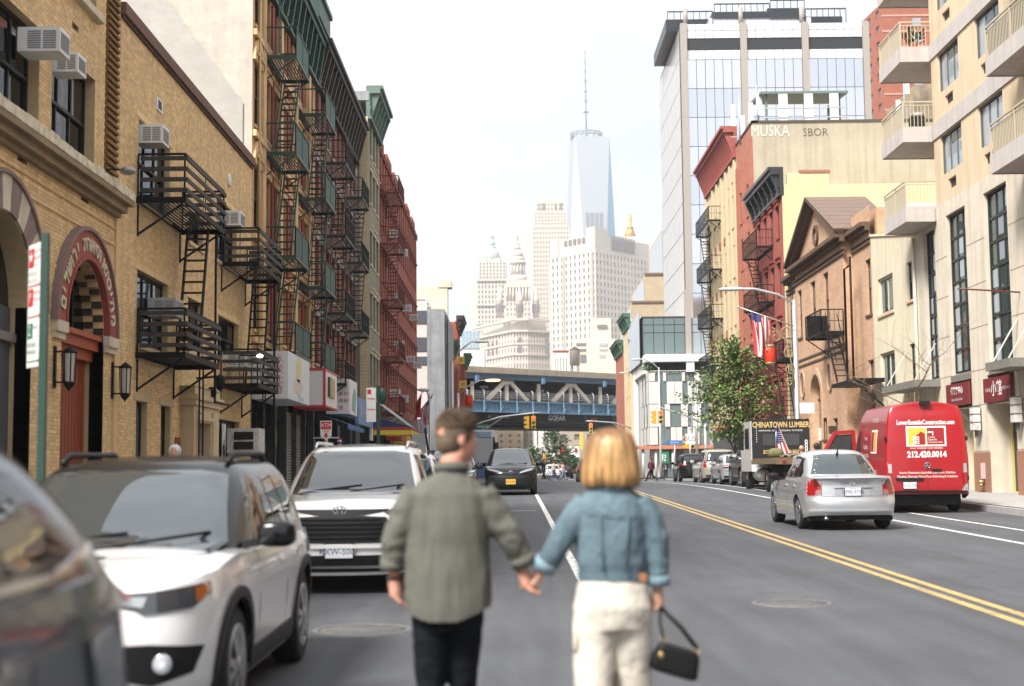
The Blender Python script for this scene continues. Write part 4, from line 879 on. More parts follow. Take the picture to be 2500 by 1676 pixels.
# ================================================================ bridge, glass tower, middle distance, skyline
def sight(px,py,y):
 """survey helper: bearing and height read off the photograph, turned into metres at distance y"""
 a,b=(px-1250)/3472,(838-py)/3472;c,s=math.cos(_r),math.sin(_r);a,b=a*c+b*s,-a*s+b*c
 t=y/(math.cos(_p)-b*math.sin(_p));return Vector((a*t,y,EYE+(math.sin(_p)+b*math.cos(_p))*t))
class Edge:
 """vertical plane over the ground line p -> q, seen with outward normal on the right-hand side of p -> q"""
 def __init__(s,p,q):s.p=Vector((p[0],p[1]));d=Vector((q[0],q[1]))-s.p;s.L=d.length;s.d=d/s.L;s.n=Vector((s.d.y,-s.d.x));s.k='edge';s.c=0
 def __call__(s,u,v,n=0.):w=s.p+s.d*u+s.n*n;return (w.x,w.y,v)
def gridwall(mw,mg,F,u0,u1,v0,v1,nu,nv,wf,hf,dep,mi=0):
 du,dv=(u1-u0)/nu,(v1-v0)/nv
 for j in range(nv):
  a,b=v0+dv*(j+(1-hf)/2),v0+dv*(j+(1+hf)/2)
  if hf<1:
   mw.face([F(u0,v0+dv*j),F(u1,v0+dv*j),F(u1,a),F(u0,a)],mi);mw.face([F(u0,b),F(u1,b),F(u1,v0+dv*(j+1)),F(u0,v0+dv*(j+1))],mi)
  for i in range(nu+1):
   l=u0 if i==0 else u0+du*(i-.5+wf/2);r=u1 if i==nu else u0+du*(i+.5-wf/2)
   mw.face([F(l,a),F(r,a),F(r,b),F(l,b)],mi)
  for i in range(nu):
   l,r=u0+du*(i+.5-wf/2),u0+du*(i+.5+wf/2)
   mg.face([F(l,a,-dep),F(r,a,-dep),F(r,b,-dep),F(l,b,-dep)])
   for (p,q) in (((l,a),(l,b)),((r,a),(r,b)),((l,b),(r,b)),((l,a),(r,a))):mw.face([F(*p),F(*q),F(*q,-dep),F(*p,-dep)],mi)
def block(T,pts,z0,z1,wallm,winm,grid,dep=.3,name='wall',roof=True):
 """prism over a footprint (clockwise from above); grid: {edge index: (nu, nv, wf, hf, base)}"""
 mw,mg=MB(),MB();n=len(pts)
 for i in range(n):
  F=Edge(pts[i],pts[(i+1)%n])
  if i in grid:
   nu,nv,wf,hf,zb=grid[i];
   if zb>z0:mw.face([F(0,z0),F(F.L,z0),F(F.L,zb),F(0,zb)])
   gridwall(mw,mg,F,0,F.L,zb,z1,nu,nv,wf,hf,dep)
  else :mw.face([F(0,z0),F(F.L,z0),F(F.L,z1),F(0,z1)])
 if roof:mw.face([(p[0],p[1],z1) for p in pts])
 w=mw.build(name,[wallm],T,fix=False)
 if mg.f:mg.build('windows',[winm],T,fix=False,kind='stuff')
 return w
def rect(x0,x1,y0,y1):return [(x0,y0),(x1,y0),(x1,y1),(x0,y1)]
# ---------- the bridge over the street
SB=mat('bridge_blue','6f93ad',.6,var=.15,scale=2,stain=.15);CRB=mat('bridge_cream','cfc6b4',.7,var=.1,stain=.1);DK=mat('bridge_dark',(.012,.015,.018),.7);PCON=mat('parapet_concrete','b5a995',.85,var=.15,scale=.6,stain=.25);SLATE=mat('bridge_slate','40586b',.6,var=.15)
G=thing('bridge','blue steel railway bridge with cream truss legs crossing the street','bridge',(0,172,.9));BF=Edge((-6-.757*20,170-.656*20),(-6+.757*45,170+.656*45));O=20.
def bb(a,b,c,d,n0,n1,name,m):
 q=MB();pts=[BF(a,c,n0),BF(b,c,n0),BF(b,c,n1),BF(a,c,n1),BF(a,d,n0),BF(b,d,n0),BF(b,d,n1),BF(a,d,n1)]
 q.mesh(pts,[(0,3,2,1),(4,5,6,7),(0,1,5,4),(1,2,6,5),(2,3,7,6),(3,0,4,7)]);return q.build(name,[m],G)
s=O-4
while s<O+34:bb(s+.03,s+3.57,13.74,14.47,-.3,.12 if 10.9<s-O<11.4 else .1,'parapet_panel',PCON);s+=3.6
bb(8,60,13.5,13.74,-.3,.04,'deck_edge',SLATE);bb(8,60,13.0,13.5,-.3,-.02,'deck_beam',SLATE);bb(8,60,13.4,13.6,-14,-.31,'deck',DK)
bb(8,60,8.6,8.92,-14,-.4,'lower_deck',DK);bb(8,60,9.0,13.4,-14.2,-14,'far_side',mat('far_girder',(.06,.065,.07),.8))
bb(8,60,10.25,10.45,-.2,.12,'girder_flange',SB);bb(8,60,8.94,9.2,-.2,.12,'girder_flange',SB);bb(8,60,9.2,10.25,-.2,-.12,'girder_web',SB)
q=MB();s=O-6.
while s<O+32:
 q.bar(BF(s,9.2,-.1),BF(s+.5,10.25,-.1),.06);q.bar(BF(s+.5,9.2,-.1),BF(s,10.25,-.1),.06);s+=.55
q.build('lattice',[SB],G,kind='stuff')
for i in range(-2,13):
 s=O+.65+2.63*i;q=MB();q.bar(BF(s,8.95,.14),BF(s,10.4,.14),.16,.2);q.bar(BF(s,9.0,.2),BF(s,9.6,.5),.1);q.build('stiffener',[SB],G)
 q=MB();q.tube([BF(s,10.4,.2),BF(s,11.3,.2),BF(s,11.6,.12),BF(s,11.72,-.1)],.05,6);q.build('fence_post',[mat('fence_white','c9cac8',.6)],G)
q=MB()
for z in (10.75,11.0,11.25,11.5):q.bar(BF(10,z,.15),BF(58,z,.15),.035)
q.build('fence_rail',[MATS['fence_white']],G,kind='stuff')
q=MB();s=O-6
while s<O+32:q.bar(BF(s,10.45,.15),BF(s,11.5,.15),.015);s+=.22
q.build('fence_mesh',[MATS['fence_white']],G,kind='stuff')
for c in (-3.3,7.5,18.3,29.1):
 for k in (-3.3,3.3):q=MB();q.bar(BF(O+c+k,10.45,-.5),BF(O+c+k*.2,12.6,-.5),.5,.42,up=tuple(BF.n)+(0,));q.build('truss_leg',[CRB],G)
 q=MB();q.prism([(-.9,12.5),(.9,12.5),(.95,12.95),(-.95,12.95)],lambda u,v,d:BF(O+c+u,v,d),-.75,-.3);q.build('gusset',[CRB],G)
 q=MB();q.bar(BF(O+c,10.4,-.55),BF(O+c,12.6,-.55),.45,.3);q.build('truss_post',[CRB],G)
 q=MB();q.bar(BF(O+c+5.3,10.4,-.55),BF(O+c+5.3,12.7,-.55),.45,.3);q.build('truss_post',[CRB],G)
 q=MB();q.prism([(0,12.6),(.25,12.7),(.25,13.4),(0,13.4)],lambda u,v,d:BF(O+c+5.3+d,v,u),0,.45);q.build('deck_bracket',[SB],G)
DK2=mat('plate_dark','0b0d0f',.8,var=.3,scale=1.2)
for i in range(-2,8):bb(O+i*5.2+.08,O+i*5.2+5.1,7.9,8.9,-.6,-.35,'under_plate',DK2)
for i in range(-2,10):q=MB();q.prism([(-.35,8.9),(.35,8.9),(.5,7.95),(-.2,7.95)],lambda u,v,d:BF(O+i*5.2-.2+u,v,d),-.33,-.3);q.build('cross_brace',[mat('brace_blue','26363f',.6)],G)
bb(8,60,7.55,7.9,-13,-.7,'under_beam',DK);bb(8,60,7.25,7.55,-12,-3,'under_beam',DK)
dv=(BF.d.x,BF.d.y,0);WSP=mat('white_spray',(.78,.77,.72),.8)
bp=lambda u,z,n=-.345:BF(O+u,z,n)
text(G,'GOFAR',.95,plane_at(bp(15.6,8.42,-.29),dv),mat('pale_spray',(.75,.76,.72),.8),'graffiti',sx=.95)
text(G,'OTO',.6,plane_at(bp(22.2,8.4),dv),mat('red_spray',(.5,.06,.05),.8),'graffiti',bold=.02);text(G,'EASTO SMAK',.6,plane_at(bp(6.0,8.45),dv),mat('dim_spray',(.35,.37,.37),.8),'graffiti')
for u,z in ((5.5,12.2),(11.5,11.4),(14.8,12.0)):q=MB();q.box(-.5,.5,-.1,.1,-.15,.15);o=q.build('tunnel_lamp',[mat('pale_sign',(.6,.6,.58),.5)],G);o.location=BF(O+u,z,-2.5)
# ---------- glass tower with its lower block
GT=thing('glass_tower','tall mirror glass tower with beige piers and black screens on its roof','building',(28,150,.9));TF=Face('S',150.)
MIR=[glass('mirror_%d'%i,c,.06,metal=.92,wave=.04) for i,c in enumerate(((.62,.64,.68),(.57,.60,.64),(.66,.67,.70)))];PIER=mat('beige_pier','9c938a',.7,var=.06);DL=mat('joint_dark',(.05,.05,.06),.6)
x0s=[18.55,25.0,31.65,38.2]
for x in x0s:q=MB();q.box(x,x+.68,149.75,150.4,.9,49.75);q.build('pier',[PIER],GT)
q=MB();q.box(18.56,38.85,150.35,171,.9,49.7);q.build('core',[DL],GT)
zl=[49.7,48.95,48.1,46.8,45.75]+[45.75-3.17*k for k in range(1,11)]
pc={}
for bi in range(3):
 a,b=x0s[bi]+.7,x0s[bi+1]-.02;w=(b-a)/6
 for k in range(len(zl)-1):
  if k==2:q=MB();q.box(a,b,150.1,150.3,46.8,48.1);q.build('louvre_band',[mat('dark_louvre',(.012,.014,.016),.5)],GT);continue
  for c in range(6):
   key=(k,c%2,bi);h=zl[k]-zl[k+1];kk=(round(h,2),round(w,2),(k*5+c*3+bi)%3)
   if kk not in pc:q=MB();q.box(.025,w-.025,0,.06,.03,h-.03);pc[kk]=q.data('glass_panel',[mat('white_spandrel',(.66,.67,.68),.25) if h<.9 or k in (3,) else MIR[kk[2]]])
   link('glass_panel',pc[kk],GT,loc=(a+c*w,150.0,zl[k+1]))
SG=mat('side_cladding','aaa6a1',.2)
WF_=Face('W',18.5)
for k in range(14):
 for c in range(5):q=MB();fbox(q,WF_,150.6+c*4.08+.05,150.6+(c+1)*4.08-.05,49.2-3.17*(k+1)+.04,49.2-3.17*k-.04,0,.05);q.build('side_panel',[SG],GT)
q=MB();q.box(21.8,33,150.9,168,49.7,50.6);q.build('roof_plinth',[mat('white_spandrel',(.66,.67,.68),.25)],GT)
scrn=mat('roof_screen',(.015,.02,.025),.4)
for (a,b,z0,z1) in ((17.3,22.2,49.7,51.35),(22.4,28.4,50.5,52.15),(28.5,32.2,50.4,52.5),(32.3,36.7,49.7,51.5)):
 q=MB();n=int((b-a)/.62)
 for i in range(n+1):u=a+(b-a)*i/n;q.bar((u,150.8,z0),(u,150.8,z1),.07)
 q.bar((a,150.8,z1),(b,150.8,z1),.12);q.bar((a,150.8,z0+.1),(b,150.8,z0+.1),.1);q.box(a,b,152.5,166,z0,z1-.3);q.build('roof_screen',[scrn],GT,kind='stuff')
for x in (19.2,25.2,31.8):q=MB();q.tube([(x,150.5,49.7),(x,150.5,51.6)],.25);q.build('flue',[PIER],GT)
PB=thing('panel_building','low grey panelled block with a glass box on top and terracotta fascia','building',(15,136,.9));PF=Face('S',135.);PAN=mat('grey_panel','cfcac4',.5,var=.05);TEAL=glass('teal_glass',(.14,.19,.19),.08,1.7,wave=.1);WHP=mat('white_cladding','dcd9d4',.5,var=.04)
cx=lambda c:12.94+(c-310)*.01053
rows=[(10.11,10.97,[(310,370,0),(370,440,1),(440,470,0),(470,540,1),(540,610,1),(610,640,0),(640,720,1),(720,780,0),(780,850,1)]),(7.95,10.11,[(310,415,0),(415,470,1),(470,545,0),(545,615,0),(615,660,1),(660,740,0),(740,800,0),(800,850,1)]),(5.77,7.95,[(310,400,0),(400,450,1),(450,500,0),(500,595,1),(595,660,0),(660,700,1),(700,780,0),(780,850,1)]),(4.08,5.77,[(310,385,0),(385,445,1),(445,500,1),(500,550,0),(550,605,0),(605,650,1),(650,760,0),(760,850,1)])]
for z0,z1,cells in rows:
 for a,b,g_ in cells:q=MB();fbox(q,PF,cx(a)+.02,cx(b)-.02,z0+.03,z1-.03,-.12 if g_ else 0,-.08 if g_ else .06);q.build('window_pane' if g_ else 'wall_panel',[TEAL if g_ else PAN],PB)
q=MB();q.box(12.95,30,135.13,149,.9,10.97);q.build('wall',[mat('panel_backing',(.35,.34,.33),.6)],PB)
PW=Face('W',12.93)
for k in range(9):
 for z0,z1,_ in rows:q=MB();fbox(q,PW,135.1+k+.05,136.1+k-.04,z0+.03,z1-.03,0,.04);q.build('side_panel',[PAN if (k+int(z0))%3 else TEAL],PB)
q=MB();q.box(12.6,30,134.6,148,11.96,12.68);q.box(12.5,12.95,146.6,147.2,.9,11.96);q.box(16.55,17.3,134.7,135.3,10.98,11.96);q.box(12.6,30,137,148,10.98,11.9);q.build('white_frame',[WHP],PB,kind='stuff')
q=MB();q.box(13.4,30,136.3,136.9,11.0,11.95);q.build('recess',[mat('dark_void',(.03,.03,.03),.8)],PB)
q=MB()
for k in range(24):q.bar((13.2+k*.4,134.9,10.98),(13.2+k*.4,134.9,11.1),.03)
q.bar((13,134.9,11.1),(25,134.9,11.1),.05);q.build('terrace_rail',[WHP],PB,kind='stuff')
for (a,b) in ((12.6,16.62),(17.2,21)):
 n=4
 for r_,(z0,z1) in enumerate(((12.8,14.85),(14.85,15.6),(15.6,16.3))):
  for c in range(n):w=(b-a)/n;q=MB();q.box(a+c*w+.03,a+(c+1)*w-.03,135.95,136.0,z0+.03,z1-.03);q.build('window_pane',[TEAL if a<15 else SKYGL],PB)
q=MB();q.box(12.62,25,136.02,148,12.7,16.25);q.box(12.5,17.2,135.9,148,16.3,16.42);q.build('glass_box_frame',[DL],PB,kind='stuff')
q=MB();q.box(16.65,17.2,135.7,136.4,12.7,19);q.box(18.78,19.3,135.7,136.4,12.7,19);q.build('beige_column',[PIER],PB,kind='stuff')
for k in range(3):
 q=MB();q.box(12.3,12.36,137+k*4.5,141.3+k*4.5,12.0,17.0);q.build('glass_screen',[SKYGL],PB)
q=MB();q.box(11.6,26,133.6,135,3.67,3.98);q.build('fascia',[mat('terracotta_fascia','c07a58',.6,var=.1)],PB)
q=MB()
for x in (12.2,13.4,15.0,17.2,19.5):q.tube([(x,134,.9),(x,134,3.67)],.13)
q.build('column',[PAN],PB,kind='stuff')
for k in range(8):q=MB();q.box(13+k*1.05,13.98+k*1.05,135.02,135.08,1.0,3.6);q.build('shop_window',[TEAL if k%3 else PAN],PB)
# terrace plants
t=thing('terrace_plant','small green plant on the terrace edge of the panelled block','plant',(13.2,135.2,11));q=MB()
for k in range(80):c=Vector((13+random.gauss(0,.25),135.2+random.gauss(0,.2),11.2+abs(random.gauss(0,.25))));d=Vector((random.gauss(0,1),random.gauss(0,1),random.random())).normalized()*.2;e=Vector((d.y,-d.x,.3))*.4;q.face([c,c+d+e,c+1.7*d,c+d-e])
q.build('foliage',[mat('pot_leaf',(.06,.13,.04),.7)],t,fix=False,kind='stuff')
# ---------- small old houses at the bridge ends
def oldhouse(label,face,x,y0,y1,z1,wm,cm,fl=3):
 T=thing('old_house',label,'building',(x,y0,.9));F=Face('W' if face>0 else 'E',x);hs=[(u,u+.9,z,z+1.7) for z in [4.6+3.2*i for i in range(fl)] for u in [y0+.7+2.0*i for i in range(int((y1-y0-1)/2))]]
 q=MB();wall(q,F,y0,y1,.9,z1,hs,.2);q.box(x+.25*face,x+12*face,y0,y1,.9,z1-.1);q.face([(x,y0,.9),(x+.25*face,y0,.9),(x+.25*face,y0,z1),(x,y0,z1)]);q.build('wall',[wm],T)
 for h in hs:window(T,F,*h,.15,DARKFR,GLD,1,2,.06,.05)
 cornice(T,F,y0,y1,z1-.9,z1+.6,.75,cm,6);return T
gc=mat('green_cornice','3f6550',.6,var=.2)
oldhouse('small red house with green cornice at the left end of the bridge',-1,-6.15,141,148,14.3,RB,gc);oldhouse('taller red house with dark cornice before the left bridge end',-1,-5.75,149,157,17.6,RB,BRWN,4);oldhouse('red house with green cornice touching the left end of the bridge',-1,-5.3,157.2,163,14.3,RB,gc)
oldhouse('cream house front with green cornice beside the glass side of the panelled block',1,12.35,148.5,157,17.6,mat('cream_brick2','d6bf98',.85,var=.15),gc,4);oldhouse('salmon brick house with green cornice at the right end of the bridge',1,12.25,157.2,168,15.6,MATS['salmon_brick'],gc)
GB=thing('grey_block','modern white and grey block with dark window bands behind the red tenement and the flags','building',(-8,126,.9));q=MB();q.box(-20,-7.52,125.3,139,.9,17.0);q.build('white_wall',[mat('white_render','c9c2bc',.8,var=.05)],GB)
q=MB();q.box(-7.5,-5.95,125,139,.9,16.1);q.box(-5.94,-5.72,125.5,139,.9,15.6);q.build('grey_wall',[GREYP],GB)
for (z0,z1) in ((14.85,16.0),(12.4,13.62),(11.2,11.92),(5.2,6.4)):q=MB();q.box(-20,-7.53,125.22,125.29,z0,z1);q.build('window_band',[mat('band_glass',(.09,.10,.115),.25)],GB)
q=MB()
for z in (16.4,16.7,17.0):q.bar((-7.6,125,z),(-5.9,125,z),.05);q.bar((-12,125.2,z+.7),(-7.6,125.2,z+.7),.05)
for x in (-7.55,-6.7,-5.95):q.bar((x,125,16.1),(x,125,17.0),.06)
q.build('roof_rail',[WPL],GB,kind='stuff');q=MB();q.box(-5.72,-5.66,125.4,125.6,.9,15.2);q.build('black_fin',[DARKFR],GB)
q=MB();q.box(-20,-6.3,139.2,140.9,.9,20.0);q.box(-7.2,-5.9,139.1,140.9,19.9,20.5);q.build('wall',[mat('old_beige','c3b9a5',.9,var=.12,stain=.2)],thing('beige_house','old beige house with a bracket cornice standing above the grey block','building',(-8,140,.9)))
# ---------- skyline
PS=mat('pale_limestone','d3c8ba',.85,var=.06,scale=.05);PS2=mat('warm_limestone','d2c5b0',.85,var=.06,scale=.05);FW=mat('far_window',(.19,.17,.17),.4);FWB=mat('far_window_blue',(.17,.22,.29),.3)
# stepped beige building beside the tower
T=thing('stepped_building','beige brick building stepping down beside the glass tower','building',(20,205,1));BG=brick('beige_brick','b3a083','bdab8f','a89878',bw=.6,bh=.2,stain=.1);WS=mat('pale_side','d8d6d2',.7)
for (a,z1,b) in (((1490+0),0,0),):
 A0=sight(1521,561,200);S1=sight(1575,672,200);S2=sight(1543,741,200)
 xx=sight(1620,556,200)
 for x_,z_,dy in ((xx.x,xx.z,0),(S1.x,S1.z,.3),(S2.x,S2.z,.6)):
  q=MB();q.box(x_,34,200-dy,216,1,z_);q.box(x_-.15,x_,200.1-dy,222,1,z_-.2);o=q.build('wall',[BG],T);q=MB();q.box(x_-.2,34,199.8-dy,200.0-dy,z_-.02,z_+.25);q.build('coping',[mat('brown_cap','7d6450',.8)],T)
  for k in (5.0,11.0):q=MB();q.box(x_+.02,33,199.96-dy,199.995-dy,z_-k-.4,z_-k);q.build('brick_band',[mat('tan_band','b8946a',.8)],T)
  q=MB();q.box(x_-.22,x_-.16,200.2-dy,219,1,z_-.6);q.build('glazed_side',[SKYGL],T)
q=MB();q.lathe([(3.2,xx.z-14.2),(3.2,xx.z-12.6),(3.8,xx.z-12.4),(.2,xx.z-9.6)],(xx.x-.3,204,0),10);q.build('roof_lantern',[WS],T)
# red slab tower far right
T=thing('red_tower','red brick apartment tower with small windows behind the balconies','building',(72,262,1));block(T,[(69.9,260),(86,260),(86,285),(68.4,279)],1,88.6,brick('far_red','97543c','a35d43','8a5a48',bw=.8,bh=.3,stain=.1),FW,{3:(4,28,.4,.5,5)})
for k in range(28):q=MB();q.box(69.92,86,259.9,259.98,5+k*3.0,5.35+k*3.0);q.build('slab_edge',[mat('slab_pink','b98f7c',.8)],T)
for k in range(12):
 for x in (75.6,78.8):q=MB();q.box(x,x+1.6,259.85,259.97,88-3*k-4,88-3*k-2.4);q.build('window',[SKYGL],T)
# cream block, striped block and water tank behind the bridge
p0,p1,p2,p3=sight(1403,778,460),sight(1450,778,460),sight(1403,829,460),sight(1505,829,460);CRW=mat('cream_render2','dfd2ba',.85,var=.06)
T=thing('cream_block','cream stepped block with strip windows behind the water tank','building',(p2.x,470,1));q=MB();q.box(p2.x,p3.x,460,480,1,p2.z);q.box(sight(1447,780,460).x,sight(1491,780,460).x,460.3,478,p2.z,p0.z);q.build('wall',[CRW],T)
for (a,b,c,d) in ((1458,793,1483,802),(1407,838,1431,845),(1411,852,1431,859),(1417,866,1431,886),(1463,838,1484,846),(1463,851,1484,857),(1463,866,1478,874)):
 u,v=sight(a,d,459.9),sight(c,b,459.9);q=MB();q.box(u.x,v.x,459.8,459.95,u.z,v.z);q.build('window',[FW if c<1440 or b<800 else mat('far_window_grey',(.4,.4,.42),.4)],T)
u,v=sight(1352,900,440),sight(1386,860,440);T=thing('striped_block','small white block with vertical window strips left of the water tank','building',(u.x,445,1));block(T,rect(u.x,v.x,440,452),1,v.z,WHP,FW,{0:(5,1,.35,.9,2)});q=MB();q.box(u.x-.3,v.x+.3,439.7,440.2,v.z,v.z+.5);q.build('roof_edge',[REDT],T)
c=sight(1403,855,430);d=sight(1403,893,430);r=sight(1416,860,430).x-c.x
T=thing('water_tank','grey wooden rooftop water tank on steel legs above the bridge','water tank',(c.x,430,d.z-2.5));q=MB();q.lathe([(r*.96,d.z),(r,c.z-.2),(r*1.0,c.z)],(c.x,430,0),20);q.build('tank',[mat('tank_wood','8d867c',.85,var=.25,scale=3,stain=.3)],T);q=MB();q.lathe([(r*1.08,c.z),(.1,c.z+1.1)],(c.x,430,0),20);q.build('roof',[mat('tank_roof','5d544c',.8)],T)
for a in range(4):q=MB();ang=a*math.pi/2+.5;q.bar((c.x+r*.8*math.cos(ang),430+r*.8*math.sin(ang),d.z),(c.x+r*1.0*math.cos(ang),430+r*1.0*math.sin(ang),d.z-3.5),.28);q.build('leg',[mat('tank_steel',(.08,.08,.08),.6)],T)
q=MB();q.box(c.x-9,c.x+12,428,440,1,d.z-3.4);q.build('wall',[CRW],thing('tank_house','pale flat roofed house carrying the water tank','building',(c.x,434,1)))
u,v=sight(1127,851,320),sight(1171,808,320);T=thing('blue_glass_house','pale blue glazed rooftop storey over a white wall, left above the bridge','building',(u.x,325,1));q=MB();q.box(u.x-12,v.x+1.0,320.3,340,1,u.z);q.build('wall',[WHP],T)
for i in range(5):
 for j in range(3):w,h=(v.x-u.x)/5,(v.z-u.z)/3;q=MB();q.box(u.x+i*w+.05,u.x+(i+1)*w-.05,320,320.2,u.z+j*h+.05,u.z+(j+1)*h-.05);q.build('glass_panel',[glass('ice_glass',(.36,.46,.52),.12,metal=.5)],T)
u,v=sight(1135,875,319.5),sight(1147,866,319.5);q=MB();q.box(u.x,v.x,320.1,320.25,u.z,v.z);q.build('window',[FWB],T)
# municipal building: two wings, tiered tower, corner turrets
Y0=1000.;f=lambda px,py,y=Y0:sight(px,py,y)
T=thing('civic_tower','pale stone civic building with a tiered round tower topped by a statue','building',(4,Y0,5))
cA,cB,cC,cD=f(1172,815,Y0+60),f(1252,808),f(1288,806),f(1342,806)
zt=f(1288,808).z
block(T,[(cA.x-6,Y0+60),(cB.x,Y0),(cC.x,Y0),(cD.x,Y0+10),(cD.x,Y0+70),(cA.x,Y0+75)],5,zt,PS,FW,{0:(14,13,.36,.6,30),1:(5,13,.36,.6,30),2:(8,13,.4,.6,30)},dep=.6)
block(T,[(cA.x+2,Y0+60),(cB.x+3,Y0+4),(cC.x,Y0+5),(cD.x-2,Y0+14),(cD.x-2,Y0+65),(cA.x+4,Y0+70)],zt,f(1288,780).z,PS,FW,{},name='attic')
for z_,o_ in ((zt,1.4),(zt-9,.7),(f(1288,865).z,.8),(f(1288,780).z,.8)):
 q=MB();P=[(cA.x-6,Y0+60),(cB.x,Y0),(cC.x,Y0),(cD.x,Y0+10)]
 for a,b in zip(P[:-1],P[1:]):E_=Edge(a,b);q.prism([(-.5,z_-.8),(E_.L+.5,z_-.8),(E_.L+.5,z_+.6),(-.5,z_+.6)],E_,-3,o_)
 q.build('cornice',[PS],T,kind='stuff')
E_=Edge((cA.x-6,Y0+60),(cB.x,Y0))
for u in (.42,.52,.62):q=MB();w=E_.L*u;q.prism([(w-1.3,f(1220,866,Y0+25).z),(w+1.3,f(1220,866,Y0+25).z),(w+1.3,f(1220,832,Y0+25).z),(w-1.3,f(1220,832,Y0+25).z)],E_,.05,.3);q.build('tall_window',[mat('far_window_red',(.20,.13,.12),.5)],T)
for px in (1269,1313,1336):a,b=f(px-4,862,Y0-1),f(px+4,824,Y0-1);q=MB();q.box(a.x,b.x,Y0-.6+(8 if px>1300 else 0),Y0-.2+(8 if px>1300 else 0),a.z,b.z);q.build('tall_window',[FW],T)
cx_=f(1265,700).x;m_=Y0/3472
def tier(px_half,y0,y1,name,m=PS,n=20,top=None,cols=0,cy=Y0+22):
 a,b=f(1265,y0).z,f(1265,y1).z;r=px_half*m_;q=MB();rc=r*.8 if cols else r
 q.lathe([(rc,a),(rc if top is None else top*m_,b)],(cx_,cy,0),n)
 if cols:
  for i in range(cols):t=2*math.pi*(i+.5)/cols;q.tube([(cx_+r*.95*math.cos(t),cy+r*.95*math.sin(t),a),(cx_+r*.95*math.cos(t),cy+r*.95*math.sin(t),b)],r*.07,6)
 q.build(name,[m],T,kind='stuff' if cols else None)
sq=lambda h,y0,y1,name,wi=None:block(T,rect(cx_-h*m_,cx_+h*m_,Y0+22-h*m_,Y0+22+h*m_),f(1265,y0).z,f(1265,y1).z,PS,FW,wi or {},name=name)
sq(31,778,731,'tower_base',{0:(7,3,.35,.5,f(1265,770).z)});sq(26,731,694,'tower_core',{0:(5,1,.4,.8,f(1265,730).z)})
q=MB()
for i in range(8):x=cx_+(-28+8*i)*m_;q.tube([(x,Y0+22-29*m_,f(1265,731).z),(x,Y0+22-29*m_,f(1265,696).z)],1.0*m_*2,8)
q.build('colonnade',[PS],T,kind='stuff');sq(31,696,686,'entablature');sq(29,686,679,'parapet')
tier(23,680,664,'drum');tier(19,664,635,'round_colonnade',cols=14);tier(20,635,627,'round_cornice');tier(17,627,617,'upper_drum',n=14);tier(17,617,598,'dome',top=6);tier(8,598,588,'lantern',cols=8);tier(6,588,578,'cap',top=1.5);tier(2.2,578,574,'statue_base')
q=MB();z_=f(1265,574).z;q.tube([(cx_,Y0+22,z_),(cx_,Y0+22,z_+2.8),(cx_,Y0+22,z_+4.5)],[.5,.9,.3],8);q.bar((cx_,Y0+22,z_+3),(cx_+1.6,Y0+22,z_+4.2),.35);q.build('statue',[mat('pale_gold','cdb790',.5)],T)
for px,yy in ((1220,Y0+18),(1309,Y0+18),(1269,Y0+1)):
 a=f(px,771,yy);x=a.x;tz=lambda py:f(px,py,yy).z;q=MB();q.lathe([(8*m_,tz(776)),(8*m_,tz(735)),(9*m_,tz(733)),(7.5*m_,tz(730)),(7*m_,tz(722)),(5*m_,tz(716)),(.3,tz(700))],(x,yy,0),10);q.build('turret',[PS],T)
 q=MB()
 for k in range(8):t=k*math.pi/4+.39;q.box(x+8.02*m_*math.cos(t)-.6,x+8.02*m_*math.cos(t)+.6,yy+8.02*m_*math.sin(t)-.4,yy+8.02*m_*math.sin(t)+.4,tz(764),tz(744))
 q.build('turret_openings',[FW],T,kind='stuff')
# gothic tower
Y1=1390.;g=lambda px,py:sight(px,py,Y1);m1=Y1/3472;T=thing('gothic_tower','white gothic skyscraper with a green pyramid roof and corner pinnacles','building',(-20,Y1,8));xc=g(1202,650).x
q_=lambda a,b,y0,y1,name,grid,d=0:block(T,rect(g(a,650).x,g(b,650).x,Y1-d,Y1+(b-a)*m1),g(1202,y0).z,g(1202,y1).z,mat('gothic_white','d0c8ba',.85),FW,grid,dep=.8,name=name)
q_(1165,1240,900,684,'lower_shaft',{0:(9,16,.42,.62,g(1202,880).z)},4);q_(1150,1165,900,690,'wing',{},-2);q_(1169,1235,684,640,'upper_shaft',{0:(8,5,.4,.6,g(1202,682).z)});
for yy in (684,790,744):q=MB();q.box(g(1163,yy).x,g(1241,yy).x,Y1-6,Y1,g(1202,yy+4).z,g(1202,yy).z);q.build('cornice',[MATS['gothic_white']],T)
for px in (1170,1185,1219,1234):q=MB();q.lathe([(2.4*m1,g(px,690).z),(2.4*m1,g(px,641).z),(.2,g(px,628).z)],(g(px,640).x,Y1+2,0),8);q.build('pinnacle',[MATS['gothic_white']],T)
PG=mat('pale_verdigris','b9c9bd',.7,var=.1,scale=.1)
rt=lambda h0,h1,y0,y1,name:(lambda q:(q.lathe([(h0*m1*1.25,g(1202,y0).z),(h1*m1*1.25,g(1202,y1).z)],(xc,Y1+30*m1,0),8),q.build(name,[PG],T)))(MB())
q_(1181,1223,640,630,'roof_base',{},-3);rt(19,9,632,604,'roof');rt(8,7,604,597,'gallery');rt(6,4,597,580,'spire');rt(4,.3,580,562,'spire_tip')
